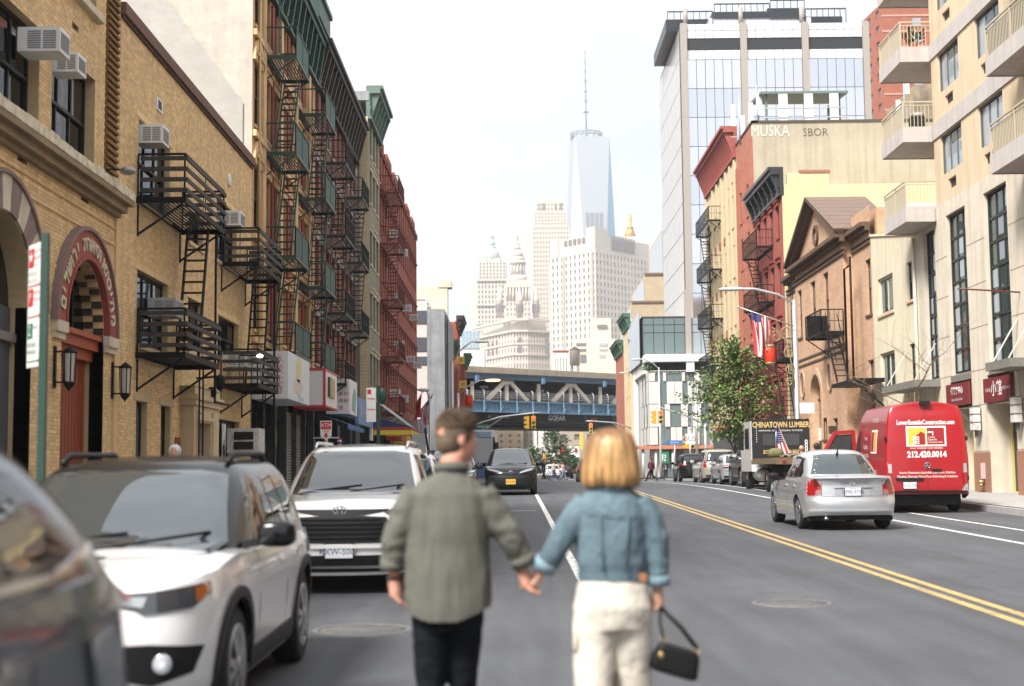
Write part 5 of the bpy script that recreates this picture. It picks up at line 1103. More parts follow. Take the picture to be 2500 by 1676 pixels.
# slender residential tower
Y2=1500.;g=lambda px,py:sight(px,py,Y2);T=thing('slender_tower','pale slender skyscraper with a notched crown left of the tallest tower','building',(40,Y2,8));
for (a,b,y0,y1,gr) in ((1300,1388,900,553,(12,30,.4,.5)),(1304,1383,553,519,(10,4,.4,.5)),(1309,1378,519,496,(8,2,.4,.6)),(1313,1374,496,489,None)):
 block(T,rect(g(a,500).x,g(b,500).x,Y2,Y2+30),g(1340,y0).z,g(1340,y1).z,PS2,mat('far_window_pale',(.36,.35,.36),.4),{0:(*gr,g(1340,y0).z+1)} if gr else {},dep=.8)
for (a,b) in ((1324,1331),(1354,1359),(1367,1372),(1316,1318)):q=MB();q.box(g(a,500).x,g(b,500).x,Y2-.5,Y2-.1,g(1340,513).z,g(1340,497).z);q.build('crown_opening',[FW],T)
# big courthouse slab
Y3=900.;g=lambda px,py,y=Y3:sight(px,py,y);T=thing('stone_slab_tower','broad pale stone tower with vertical window strips, largest in the skyline','building',(50,Y3,5))
L0=g(1344,600,Y3+30);M0=g(1453,600,Y3);R0=g(1586,600,Y3+45);z1=g(1453,566).z
block(T,[(L0.x,Y3+30),(M0.x,Y3),(R0.x,Y3+45),(R0.x-10,Y3+80),(L0.x,Y3+70)],5,g(1453,612).z,PS,FWB,{0:(10,26,.34,.62,20),1:(16,26,.36,.62,20)},dep=.7)
block(T,[(L0.x+.4,Y3+30),(M0.x,Y3+.4),(R0.x-.5,Y3+45),(R0.x-10,Y3+79),(L0.x+.5,Y3+69)],g(1453,612).z,g(1453,572).z,PS,FW,{})
block(T,[(g(1432,560).x,Y3+6),(M0.x,Y3+.1),(g(1487,560).x,Y3+11),(g(1487,560).x-4,Y3+30)],g(1453,600).z,g(1453,553).z,PS,FW,{},name='corner_block')
block(T,[(L0.x,Y3+29.6),(g(1366,560).x,Y3+24),(g(1366,560).x,Y3+40),(L0.x,Y3+45)],g(1453,612).z,g(1453,566).z,PS,FW,{},name='corner_block')
E1=Edge((M0.x,Y3),(R0.x,Y3+45));E0=Edge((L0.x,Y3+30),(M0.x,Y3))
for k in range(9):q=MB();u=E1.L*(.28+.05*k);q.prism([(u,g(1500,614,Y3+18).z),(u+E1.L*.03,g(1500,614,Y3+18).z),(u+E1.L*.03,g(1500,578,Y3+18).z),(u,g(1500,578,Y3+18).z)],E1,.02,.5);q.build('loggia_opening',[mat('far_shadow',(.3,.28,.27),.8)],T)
for k in range(5):q=MB();u=E0.L*(.32+.1*k);q.prism([(u,z1-6),(u+E0.L*.06,z1-6),(u+E0.L*.06,z1-2.6),(u,z1-2.6)],E0,.02,.4);q.build('loggia_opening',[FW],T)
for px in (1373,1443):q=MB();u=E0.L*(px-1344)/109;q.prism([(u,5),(u+E0.L*.045,5),(u+E0.L*.045,g(1400,616).z),(u,g(1400,616).z)],E0,.02,.6);q.build('stair_slot',[mat('slot_stone','b3a797',.85)],T)
# gold topped tower
Y4=960.;g=lambda px,py:sight(px,py,Y4);m4=Y4/3472;T=thing('gold_roof_tower','small golden pyramid roof with lantern peeping over the broad stone tower','building',(80,Y4,5));xg=g(1539,560).x;GO=mat('gold_leaf','c9a45c',.5,.2)
q=MB();q.box(xg-13*m4,xg+13*m4,Y4,Y4+26*m4,5,g(1539,578).z);q.build('shaft',[PS],T);q=MB();q.lathe([(15*m4,g(1539,578).z),(8*m4,g(1539,556).z)],(xg,Y4+13*m4,0),4);q.build('roof',[GO],T);q=MB();q.lathe([(8*m4,g(1539,556).z),(8*m4,g(1539,552).z),(5*m4,g(1539,551).z),(5*m4,g(1539,535).z),(1,g(1539,522).z)],(xg,Y4+13*m4,0),8);q.build('lantern',[GO],T)
# tallest tower: square base, square top turned by 45 degrees, eight facets
Y5=1790.;g=lambda px,py:sight(px,py,Y5);m5=Y5/3472;T=thing('tallest_tower','tallest pale glass skyscraper with tapering facets and a mast','building',(90,Y5,8));xw=g(1440,450).x
FCT=[mat('facet_silver',(.44,.47,.50),.4,.2),mat('facet_white',(.60,.61,.61),.35,.15),glass('facet_blue',(.16,.36,.52),.2,metal=.6)]
zb,zt=12.,g(1440,343).z;rb=44.;rt_=31.;th=R(8)
Bp=[Vector((xw+rb*math.sin(th+k*math.pi/2),Y5-rb*math.cos(th+k*math.pi/2),zb)) for k in range(4)];Tp=[Vector((xw+rt_*math.sin(th-math.pi/4+k*math.pi/2),Y5-rt_*math.cos(th-math.pi/4+k*math.pi/2),zt)) for k in range(4)]
for k in range(4):
 q=MB();q.face([Bp[k],Tp[(k+1)%4],Tp[k]]);q.build('facet',[FCT[0]],T,fix=False);q=MB();q.face([Bp[k],Bp[(k+1)%4],Tp[(k+1)%4]]);q.build('facet',[FCT[2] if k==0 else FCT[1]],T,fix=False)
q=MB();q.face(Tp);q.build('roof',[FCT[0]],T,fix=False)
for gx in range(4):
 q=MB()
 for k in range(6):
  u=.17+gx*.18+k*.022;zz=lambda h:(Tp[0].lerp(Tp[1],u)).lerp(Bp[0],h)+Vector((0,-.5,0));a,b=zz(.40),zz(.24);q.bar(a,b,.55,.3)
 q.build('vent_slots',[mat('slot_grey',(.22,.23,.26),.5)],T,kind='stuff')
MG=mat('mast_grey',(.16,.17,.2),.5);xm=g(1431,300).x
q=MB();z_=lambda py:g(1431,py).z
for (py,w) in ((328,40),(334,39)):q.lathe([(w*m5,z_(py+1.6)),(w*m5,z_(py-1.6)),((w-2)*m5,z_(py-1.6)),((w-2)*m5,z_(py+1.6))],(xm,Y5,0),32,caps=False)
for k in range(16):t=k*math.pi/8;q.bar((xm+39*m5*math.cos(t),Y5+39*m5*math.sin(t),z_(342)),(xm+39*m5*math.cos(t+.2),Y5+39*m5*math.sin(t+.2),z_(326)),1.1)
q.build('mast_ring',[MG],T);q=MB();q.tube([(xm,Y5,z_(343)),(xm,Y5,z_(274)),(xm,Y5,z_(200)),(xm,Y5,z_(150)),(xm,Y5,z_(122))],[3.2*m5*.8,1.7*m5,1.6*m5,1.2*m5,.4],8);q.build('mast',[MG],T)
for py,w in ((274,7),(247,4.5),(224,4.5),(199,4),(175,3.4),(152,3),(126,2.4)):q=MB();q.lathe([(w*m5,z_(py+1.5)),(w*m5,z_(py-1.2))],(xm,Y5,0),10);q.build('mast_collar',[MG],T)
# buildings seen under the bridge
T=thing('brick_flats','tan brick flats seen under the left part of the bridge','building',(-18,352,1));u,v=sight(1180,1130,350),sight(1300,1030,350);TB=mat('flats_tan','b59f86',.85,var=.1)
block(T,[(u.x-14,350),(sight(1278,1100,350).x,350),(sight(1278,1100,350).x+1,365),(u.x-14,370)],1,22,TB,FW,{0:(11,12,.3,.45,4)});block(T,rect(sight(1280,1100,352).x,sight(1303,1100,352).x,352,372),1,22,mat('flats_grey','8d8378',.85),FW,{0:(2,12,.4,.5,4)},name='wall')
T=thing('white_church','white building with three tall windows seen under the bridge','building',(8,330,1));block(T,rect(sight(1304,1100,330).x,sight(1358,1100,330).x,330,350),1,24,mat('white_far','d6d2cc',.8),FW,{0:(3,1,.18,.55,3)})
T=thing('signed_house','grey tenement hung with shop signs seen under the bridge','building',(14,280,1));block(T,rect(sight(1362,1100,290).x,30,290,310),1,19,mat('ten_grey','a39886',.85,var=.15),FW,{0:(8,7,.4,.5,3)})
for (a,b,c,d,col) in ((1367,1087,1379,1113,'c0392f'),(1392,1090,1414,1118,'e8e6e0'),(1403,1095,1409,1104,'7a1f2a'),(1416,1056,1423,1098,'e0b33a')):u,v=sight(a,d,285),sight(c,b,285);t=thing('street_sign',{'c0392f':'red vertical shop sign with white characters under the bridge','e8e6e0':'white shop sign board under the bridge','7a1f2a':'small dark red sign square on the white board','e0b33a':'yellow vertical banner sign under the right of the bridge'}[col],'sign',(u.x,285,u.z),'far shop signs');q=MB();q.box(u.x,v.x,285-(.3 if col=='7a1f2a' else 0),286.5,u.z,v.z);q.build('board',[mat('sign_'+col,col,.6)],t)
# ================================================================ vehicles
def pl(tab,x):
 if x<=tab[0][0]:return tab[0][1]
 for (a,b),(c,d) in zip(tab[:-1],tab[1:]):
  if x<=c:
   t=(x-a)/(c-a);t=t*t*(3-2*t)*.5+t*.5;return b+(d-b)*t
 return tab[-1][1]
WHITEP=mat('paint_white',(.80,.80,.78),.22,coat=1);BLACKP=mat('paint_black',(.005,.0055,.006),.22,coat=.2,spec=.35);SILVER=mat('paint_silver',(.56,.58,.60),.32,.65,coat=.8);BEIGEP=mat('paint_champagne',(.46,.42,.36),.34,.5,coat=.7);REDP_=mat('paint_red',(.33,.008,.012),.3,coat=.4);GREYP_=mat('paint_steel',(.02,.03,.05),.12,.2,coat=.3)
CGL=glass('car_glass',(.010,.014,.016),.02,1.8);WSC=glass('windscreen_glass',(.025,.033,.038),.02,2.3);PLAST=mat('black_plastic',(.010,.010,.011),.55,spec=.3);CHROME=mat('chrome',(.75,.75,.76),.12,1.);TYRE=mat('tyre',(.016,.016,.017),.85,bump=.2);RIMM=mat('alloy',(.42,.43,.44),.3,.9);RIMD=mat('wheel_dark',(.01,.01,.01),.7)
TAIL=mat('tail_lamp',(.30,.008,.010),.15,coat=.5);LENS=mat('head_lamp',(.42,.44,.46),.08,.5,coat=1);LENSD=mat('head_lamp_dark',(.05,.055,.06),.06,.2,coat=1);AMBER=mat('amber_lamp',(.55,.16,.02),.15,coat=1);PLATEW=mat('plate_white',(.66,.68,.70),.5);PLATEY=mat('plate_yellow',(.75,.42,.04),.5);INKB=mat('plate_ink',(.03,.05,.12),.6)
def car_shell(sp):
 L,W=sp['L'],sp['W'];xf,xr=L/2,-L/2;p=sp.get('p',2.6);fx,rx=sp.get('fx',.55),sp.get('rx',.4)
 st=[]
 n=14
 for i in range(n+1):
  a=math.pi/2*i/n;st.append((xf-fx*(1-math.cos(a)**(2/p)),math.sin(a)**(2/p)))
 x=xf-fx-.055
 while x>xr+rx:st.append((x,1.));x-=.055
 for i in range(n,-1,-1):
  a=math.pi/2*i/n;st.append((xr+rx*(1-math.cos(a)**(2/p)),math.sin(a)**(2/p)))
 ax,R_=sp['axles'],sp['arch']
 def low(x):
  z=pl(sp['low'],x)
  for a in ax:
   d=abs(x-a)
   if d<R_:z=max(z,sp['r']+math.sqrt(R_*R_-d*d))
  return z
 NV,NT=14,8;rows=[]
 for (x,yf) in st:
  zl,zt=low(x),pl(sp['top'],x);hw=W/2*pl(sp.get('taper',[(-9,1),(9,1)]),x)*yf;loop=[]
  wn=max(0,1-max(0,xf-x)/(fx*2.2));wt=max(0,1-max(0,x-xr)/(rx*2.2))
  for j in range(NV+1):
   v=j/NV;z=zl+(zt-zl)*v;s=pl(sp['sec'],z)
   loop.append((x+pl(sp['nose'],z)*wn-pl(sp['tail'],z)*wt,hw*s,z))
  xe,ye,ze=loop[-1];cr=sp.get('crown',.05)*yf
  top=[(xe,ye*(1-k/NT),ze+cr*(1-(1-k/NT)**2.2)) for k in range(1,NT+1)]
  h=loop+top;rows.append(h+[(a,-b,c) for a,b,c in h[-2::-1]])
 m=MB();k=len(rows[0]);vs=[q for r in rows for q in r];fs=[(i*k+j,i*k+j+1,(i+1)*k+j+1,(i+1)*k+j) for i in range(len(rows)-1) for j in range(k-1)]
 m.mesh(vs,fs,0,True);return m
def cabin_shell(c):
 """c: base front/rear x, roof front/rear x, belt z, roof z, half widths at belt and roof"""
 b0,b1,r0,r1,zb,zr,wb,wr=c['b0'],c['b1'],c['r0'],c['r1'],c['zb'],c['zr'],c['wb'],c['wr'];e=c.get('e',5.);N=96;rings=[]
 def plan(xa,xb,w,sc=1.):
  cx,hx=(xa+xb)/2,(xa-xb)/2;pts=[]
  for i in range(N):
   t=2*math.pi*i/N;pw=lambda q:math.copysign(abs(q)**(2/e),q)
   pts.append((cx+hx*sc*pw(math.cos(t)),w*sc*pw(math.sin(t))))
  return pts
 for v in (-.18,-.05,.0,.1,.2,.3,.4,.5,.6,.7,.8,.88,.94,.98,1.0):
  bu=c.get('bulge',.03)*math.sin(math.pi*max(0,v));rnd=.035*max(0,(v-.8)/.2)**2
  xa,xb=b0+(r0-b0)*v+bu*1.3-rnd,b1+(r1-b1)*v-bu*c.get('rb',1.)+rnd;rings.append([(x,y,zb+(zr-zb)*v) for x,y in plan(xa,xb,wb+(wr-wb)*v+bu*.6-rnd)])
 for s,dz in ((.96,.018),(.88,.035),(.7,.055),(.45,.07),(.2,.076),(.0,.078)):rings.append([(x,y,zr+dz) for x,y in plan(r0-.035,r1+.035,wr-.035,s)])
 m=MB();m.mesh([q for r in rings for q in r],[(i*N+j,i*N+(j+1)%N,(i+1)*N+(j+1)%N,(i+1)*N+j) for i in range(len(rings)-1) for j in range(N)],0,True);return m
def mirror_y(poly):return [(-a,b) for a,b in poly][::-1]
def sym(half):return half+[(-a,b) for a,b in half[::-1]]
class Car:
 def __init__(s,name,label,cat,sp,paint,group='cars in the street',roofpaint=None):
  s.sp=sp;s.t=thing(name,label,cat,(0,0,0),group);bm_=car_shell(sp);s.paint=paint;polys=[]
  o=bm_.build('body',[paint],s.t,sharp=38);s.body=o
  vs,fs=list(bm_.v),list(bm_.f)
  if 'cab' in sp:
   cm=cabin_shell(sp['cab']);cm.build('cabin',[roofpaint or paint],s.t,sharp=50);k=len(vs);vs+=cm.v;fs+=[tuple(i+k for i in f) for f in cm.f]
  s.bvh=BVHTree.FromPolygons([Vector(v) for v in vs],fs)
  u=MB();L,W=sp['L'],sp['W'];u.box(-L/2+.25,L/2-.3,-W/2+.24,W/2-.24,.2,.72);u.build('underbody',[PLAST],s.t)
  s.wheels()
 def wheels(s):
  sp=s.sp;r,w=sp['r'],sp.get('tw',.22);m=MB();rr=r*sp.get('rimf',.68)
  m.lathe([(rr,-w/2),(r-.03,-w/2),(r-.008,-w/2+.02),(r,-w/2+.05),(r,w/2-.05),(r-.008,w/2-.02),(r-.03,w/2),(rr,w/2)],n=32,axis='y',caps=False);ty=m.data('tyre',[TYRE],40,True)
  m=MB();m.lathe([(rr,-w/2+.01),(rr,w/2-.01)],n=28,axis='y',caps=True,mi=1)
  ns=sp.get('spokes',5)
  for i in range(ns):
   a=2*math.pi*i/ns;ca,sa=math.cos(a),math.sin(a)
   for o in (-.035,.035):m.bar((.04*ca,w/2-.0,.04*sa),(rr*.97*ca-o*sa*1.6,w/2-.005,rr*.97*sa+o*ca*1.6),.05,.022,0,up=(0,1,0))
  m.lathe([(rr+.004,w/2-.005),(rr+.004,w/2+.006),(rr-.03,w/2+.002),(rr-.035,w/2-.03)],n=32,axis='y',caps=False);m.lathe([(.06,w/2-.01),(.055,w/2+.016)],n=14,axis='y')
  rm=m.data('rim',[RIMM if not sp.get('darkrim') else mat('rim_dark',(.06,.06,.06),.4,.6),RIMD],None,True)
  for a in sp['axles']:
   for sd in (1,-1):
    o=link('wheel',ty,s.t,loc=(a,sd*(sp['W']/2-w/2-.025),r));o.rotation_euler[2]=0 if sd>0 else math.pi
    link('rim',rm,o)
 def panel(s,name,m,side,poly,off=.004,skirt=.02,step=.06,parent=None,both=True,mirror=False,**kw):
  """outline projected on to the shell from one side and lifted by off"""
  par=parent or s.t;out=[]
  jobs=[(side,poly)]
  if side=='side':jobs=[('left',poly)]+([('right',poly)] if both else [])
  elif mirror:jobs=[(side,poly),(side,mirror_y(poly))]
  for sd,po in jobs:
   b=bmesh.new();f=b.faces.new([b.verts.new((u,v,0)) for u,v in po]);us=[q[0] for q in po];vs=[q[1] for q in po]
   for ax,lo,hi in ((0,min(us),max(us)),(1,min(vs),max(vs))):
    n=int((hi-lo)/step)
    for i in range(1,n+1):
     c=lo+(hi-lo)*i/(n+1);co=Vector((c,0,0)) if ax==0 else Vector((0,c,0));bmesh.ops.bisect_plane(b,geom=b.verts[:]+b.edges[:]+b.faces[:],plane_co=co,plane_no=Vector((1,0,0)) if ax==0 else Vector((0,1,0)))
   bd=[e for e in b.edges if e.is_boundary];r=bmesh.ops.extrude_edge_only(b,edges=bd);new={v for v in r['geom'] if isinstance(v,bmesh.types.BMVert)}
   for v in b.verts:
    u,w=v.co.x,v.co.y
    if sd=='front':o,d=Vector((9,u,w)),Vector((-1,0,0))
    elif sd=='rear':o,d=Vector((-9,u,w)),Vector((1,0,0))
    elif sd=='left':o,d=Vector((u,9,w)),Vector((0,-1,0))
    elif sd=='right':o,d=Vector((u,-9,w)),Vector((0,1,0))
    else :o,d=Vector((u,w,9)),Vector((0,0,-1))
    h,nrm,_,_=s.bvh.ray_cast(o,d)
    if h is None:h=s.bvh.find_nearest(o+d*(9-s.sp['L']/2 if sd in ('front','rear') else 8.1))[0]
    v.co=h-d*(off if v not in new else -skirt)
   bmesh.ops.recalc_face_normals(b,faces=b.faces)
   me=bpy.data.meshes.new(name);b.to_mesh(me);b.free();me.materials.append(m)
   for q in me.polygons:q.use_smooth=True
   me.set_sharp_from_angle(angle=R(35));o=link(name,me,par,**kw);out.append(o)
  return out
 def hit(s,side,a,b):
  o,d={'front':(Vector((9,a,b)),Vector((-1,0,0))),'rear':(Vector((-9,a,b)),Vector((1,0,0))),'left':(Vector((a,9,b)),Vector((0,-1,0))),'right':(Vector((a,-9,b)),Vector((0,1,0)))}[side]
  return s.bvh.ray_cast(o,d)[0]
 def plate(s,side,z,y=0.,txt='',m=None,w=.31,h=.155):
  p=s.hit(side,y,z);sg=1 if side=='front' else -1;b=MB();b.box(p.x,p.x+sg*.022,y-w/2,y+w/2,z-h/2,z+h/2);o=b.build('licence_plate',[m or PLATEW],s.t)
  b=MB();b.box(p.x-.01,p.x+sg*.018,y-w/2-.012,y+w/2+.012,z-h/2-.012,z+h/2+.012);b.build('plate_frame',[PLAST],s.t)
  M=plane_at((p.x+sg*.0235,y,z-.01),(0,sg,0));text(o,txt,.095,M,INKB)
  if m is None:text(o,'NEW YORK',.028,plane_at((p.x+sg*.0235,y,z+.058),(0,sg,0)),INKB)
 def mirrors(s,x,z,m,y=None,sz=(.10,.12,.085)):
  y=y or s.sp['W']/2
  for sd in (1,-1):
   b=MB();b.ball((x,sd*(y+.1),z),sz,14,10,e=.6);o=b.build('mirror',[m],s.t);b=MB();b.bar((x+.02,sd*(y-.12),z-.07),(x,sd*(y+.08),z-.03),.07,.05);b.build('mirror_arm',[PLAST],o)
 def place(s,x,y,rz,label=None):
  s.t.location=(x,y,ground_z(y));h=math.sin(R(rz));s.t.rotation_euler=(0,-ground_pitch(y)*h,R(rz));
  for c in s.t.children:c.matrix_parent_inverse=Matrix()
  return s.t
def arch_poly(x,r,R0,R1,zmin=.3,n=16):
 a0=math.asin(max(-1,(zmin-r)/R1));o=[(x+R1*math.cos(a0+(math.pi-2*a0)*i/n),r+R1*math.sin(a0+(math.pi-2*a0)*i/n)) for i in range(n+1)];i_=[(x+R0*math.cos(a0+(math.pi-2*a0)*i/n),r+R0*math.sin(a0+(math.pi-2*a0)*i/n)) for i in range(n+1)]
 return o+i_[::-1]
def suv(name,label,cat,paint,L,W,H,wb,fo,r=.36,hood=1.0,belt=1.03,roofpaint=None,rear_slope=.25,nose=None,tail=None,cowl=.0,wraked=.75,group='cars in the street',clad=True,rails=True,qx=.5,**kw):
 xf=L/2;a0=xf-fo;a1=a0-wb;xc=a0-.42+cowl
 sp=dict(L=L,W=W,r=r,arch=r+.045,axles=(a0,a1),low=[(-xf,.30),(-xf+.4,.24),(xf-.5,.24),(xf,.22)],top=[(-xf,belt-.06),(-xf+.5,belt),(0,belt-.02),(xc-.2,belt-.02),(xc+.3,hood+.01),(xf-.25,hood-.05),(xf,hood-.13)],sec=[(.2,.93),(.35,.965),(.55,.985),(.8,1.),(belt-.12,.985),(belt,.95)],nose=nose or [(.2,-.10),(.35,-.01),(.6,0),(.8,-.03),(hood,-.16)],tail=tail or [(.25,-.08),(.45,0),(.7,-.01),(1.05,-.06)],taper=[(-xf,.94),(-xf+.9,1),(xf-1.3,1),(xf,.95)],cab=dict(b0=xc,b1=-xf+.12,r0=xc-wraked,r1=-xf+.12+rear_slope,zb=belt-.03,zr=H-.08,wb=W/2*.935,wr=W/2*.70+.02,e=6.5),**kw)
 c=Car(name,label,cat,sp,paint,group,roofpaint);c.xc,c.belt,c.H,c.a0,c.a1,c.xf=xc,belt,H,a0,a1,xf;cab=sp['cab'];zr=cab['zr']
 X=lambda v,e0,e1:e0+(e1-e0)*v
 # glass
 c.panel('windscreen',WSC,'front',sym([(-cab['wb']+.13,belt+.0),(-cab['wr']+.06,zr-.05),(-cab['wr']+.25,zr-.02)]),off=.012,step=.04)
 c.panel('rear_window',CGL,'rear',sym([(-cab['wb']+.17,belt+.05),(-cab['wr']+.08,zr-.08)]))
 f0=xc-.12-wraked*.12;f1=xc-wraked-.02;r0=-xf+.12+rear_slope
 bb_=belt+.035;tz=zr-.075;b_=a1+.42;mid=(f1+b_)/2-.05
 c.panel('side_window',CGL,'side',[(f0-.12,bb_),(f1-.04,tz),(mid+.04,tz),(mid+.04,bb_)]);c.panel('side_window',CGL,'side',[(mid-.04,bb_),(mid-.04,tz),(b_+.04,tz),(b_-.03,bb_)])
 c.panel('quarter_window',CGL,'side',[(b_-.1,bb_+.01),(b_-.03,tz),(r0+.28+(qx-.5)*.6,tz-.02),(-xf+qx,bb_+.06)])
 if clad:
  for a in (a0,a1):c.panel('arch_trim',PLAST,'side',arch_poly(a,r,r+.047,r+.115),off=.02,step=.05)
  c.panel('sill_trim',PLAST,'side',[(a1+r+.12,.26),(a0-r-.12,.26),(a0-r-.12,.40),(a1+r+.12,.40)],off=.012)
 else :c.panel('sill_trim',PLAST,'side',[(a1+r+.1,.25),(a0-r-.1,.25),(a0-r-.1,.29),(a1+r+.1,.29)],off=.008)
 for (u) in (mid,b_-.06,f0-.05):c.panel('door_gap',PLAST,'side',[(u-.006,.42),(u+.006,.42),(u+.006,belt-.02),(u-.006,belt-.02)],off=.0015,skirt=.004,step=.15)
 for u in (mid+.16,b_+.05):c.panel('door_handle',paint,'side',[(u-.02,belt-.14),(u+.17,belt-.14),(u+.17,belt-.105),(u-.02,belt-.105)],off=.03)
 if rails:
  for sd in (1,-1):b=MB();b.tube([(f1-.15,sd*(cab['wr']-.10),zr+.03),(f1-.3,sd*(cab['wr']-.10),zr+.085),(r0+.5,sd*(cab['wr']-.10),zr+.085),(r0+.35,sd*(cab['wr']-.10),zr+.03)],.022,8);b.build('roof_rail',[PLAST if rails is True else CHROME],c.t)
 return c
def wipers(c,z=.03):
 for y0,y1 in ((-.55,.1),(.0,.62)):
  p,q=c.hit('front',y0,c.belt+z),c.hit('front',y1,c.belt+z+.07);b=MB();b.tube([p+Vector((.02,0,0)),q+Vector((.02,0,0))],.011,6);b.build('wiper',[PLAST],c.t)
# ---------- white crossover in front (black roof, slatted grille)
c=suv('white_crossover','white crossover with black roof and mirrors parked nearest, facing the camera','car',WHITEP,4.4,1.87,1.60,2.64,.87,.355,.99,1.01,BLACKP,nose=[(.2,-.12),(.38,-.02),(.6,0),(.75,-.01),(.9,-.03),(1.02,-.12)],p=3.0,fx=.5,wraked=.80)
c.panel('headlight',LENSD,'front',[(.40,.80),(.52,.775),(.56,.745),(.80,.77),(.875,.84),(.865,.90),(.60,.865),(.42,.86)],off=.012,mirror=True)
for sd in (1,-1):
 c.panel('headlight_lens',LENS,'front',[(sd*.43,.80),(sd*.56,.785),(sd*.58,.84),(sd*.44,.845)] if sd>0 else [(-.44,.845),(-.58,.84),(-.56,.785),(-.43,.80)],off=.017);c.panel('side_marker',AMBER,'front',[(sd*.82,.80),(sd*.868,.84),(sd*.86,.89),(sd*.81,.88)],off=.016)
c.panel('grille',PLAST,'front',sym([(-.43,.80),(-.40,.715),(-.30,.70)])[::1]+[(.43,.865),(-.43,.865)][0:0] if False else [(-.44,.86),(-.42,.73),(-.33,.70),(.33,.70),(.42,.73),(.44,.86)],off=.008)
for k in range(7):y=-.345+k*.115;c.panel('grille_slot',CHROME,'front',[(y-.05,.72),(y+.05,.72),(y+.05,.85),(y-.05,.85)],off=.016);c.panel('grille_mesh',mat('mesh_dark',(.05,.05,.055),.5,.5,var=.6,scale=90),'front',[(y-.036,.735),(y+.036,.735),(y+.036,.838),(y-.036,.838)],off=.02)
c.panel('lower_grille',PLAST,'front',[(-.85,.56),(-.80,.42),(-.60,.36),(-.45,.40),(.45,.40),(.60,.36),(.80,.42),(.85,.56),(.60,.585),(-.60,.585)],off=.012)
for sd in (1,-1):p=c.hit('front',sd*.66,.48);b=MB();b.lathe([(.055,p.x),(.055,p.x+.03),(.045,p.x+.035),(.0,p.x+.03)],(0,sd*.66,.48),16,'x');b.build('fog_lamp',[LENS],c.t)
c.panel('chin',PLAST,'front',sym([(-.8,.21),(-.82,.30)]),off=.012)
c.plate('front',.60,0,'LBT-4827');c.mirrors(c.xc-.28,1.09,BLACKP,.93,(.09,.125,.085));wipers(c)
for y,w in ((.33,.16),(.57,.10),(-.62,.13)):c.panel('windscreen_sticker',mat('sticker',(.62,.64,.55),.6),'front',[(y-w/2,1.06),(y+w/2,1.06),(y+w/2,1.12),(y-w/2,1.12)],off=.008)
c.place(-2.56,9.9,-90)
# ---------- white family car behind it
c=suv('white_family_car','white family car with black trapezoid grille parked behind the nearest white car','car',WHITEP,4.95,1.93,1.73,2.85,.97,.375,1.08,1.11,nose=[(.2,-.10),(.4,-.01),(.6,0),(.8,-.03),(1.0,-.10),(1.08,-.22)],p=2.6,fx=.7,wraked=.85,clad=False,rails=2)
c.panel('headlight',LENSD,'front',[(.50,.93),(.62,.86),(.84,.86),(.90,.93),(.88,.985),(.60,.97)],off=.012,mirror=True)
for sd in (1,-1):c.panel('headlight_lens',LENS,'front',[(sd*.58,.90),(sd*.74,.885),(sd*.76,.935),(sd*.58,.94)],off=.018)
c.panel('upper_grille',PLAST,'front',[(-.55,.945),(-.28,.90),(.28,.90),(.55,.945),(.55,.965),(-.55,.965)],off=.01)
c.panel('grille',PLAST,'front',[(-.68,.66),(-.60,.585),(.60,.585),(.68,.66),(.52,.875),(.2,.895),(-.2,.895),(-.52,.875)],off=.012)
for k in range(5):
 z=.63+k*.052;w=.60-k*.035;c.panel('grille_bar',mat('mesh_black',(.006,.006,.006),.7,spec=.15),'front',[(-w,z),(w,z),(w,z+.022),(-w,z+.022)],off=.022)
c.panel('grille_rim',WHITEP,'front',[(-.70,.57),(.70,.57),(.74,.53),(-.74,.53)],off=.03);c.panel('lower_intake',PLAST,'front',sym([(-.80,.26),(-.86,.42),(-.6,.45)]),off=.014);c.panel('skid_strip',CHROME,'front',sym([(-.6,.30),(-.62,.33)]),off=.022)
p=c.hit('front',0,.965)
b=MB();
for (rx_,rz_) in ((.075,.05),(.03,.048)):b.tube([(p.x+.025,rx_*math.cos(t*math.pi/12),.955+rz_*math.sin(t*math.pi/12)) for t in range(25)],.009,6,caps=False)
b.build('emblem',[CHROME],c.t)
c.plate('front',.50,0,'KXW-5001');c.mirrors(c.xc-.3,1.2,WHITEP,.98,(.10,.13,.095));wipers(c)
c.panel('windscreen_sticker',MATS['sticker'],'front',[(.5,1.17),(.62,1.17),(.62,1.21),(.5,1.21)],off=.008)
c.place(-1.98,18.7,-90)
# ---------- black minivan coming towards us
c=suv('black_minivan','black minivan with yellow plate driving towards the camera in the lane','car',BLACKP,5.17,1.99,1.74,3.06,.99,.36,1.05,1.08,nose=[(.2,-.08),(.4,0),(.6,-.01),(.8,-.06),(1.0,-.2)],p=2.4,fx=.8,wraked=1.05,clad=False,rails=False,cowl=.25)
c.panel('headlight',LENS,'front',[(.30,.80),(.45,.83),(.80,.92),(.90,.98),(.88,1.0),(.6,.955),(.36,.86)],off=.012,mirror=True)
c.panel('upper_grille',PLAST,'front',[(-.30,.82),(0,.76),(.30,.82),(.34,.87),(.0,.845),(-.34,.87)],off=.012)
for k in range(7):z=.36+k*.055;w=.86-.01*k;c.panel('grille_bar',mat('grille_shine',(.03,.032,.034),.25),'front',[(-w,z),(w,z),(w,z+.02),(-w,z+.02)],off=.016)
c.panel('grille',PLAST,'front',[(-.9,.45),(-.7,.30),(.7,.30),(.9,.45),(.78,.74),(-.78,.74)],off=.008)
b=MB();p=c.hit('front',0,.85);b.tube([(p.x+.02,.07*math.cos(t*math.pi/12),.85+.045*math.sin(t*math.pi/12)) for t in range(25)],.012,6,caps=False);b.tube([(p.x+.02,.03*math.cos(t*math.pi/12),.85+.045*math.sin(t*math.pi/12)) for t in range(25)],.01,6,caps=False);b.build('emblem',[CHROME],c.t)
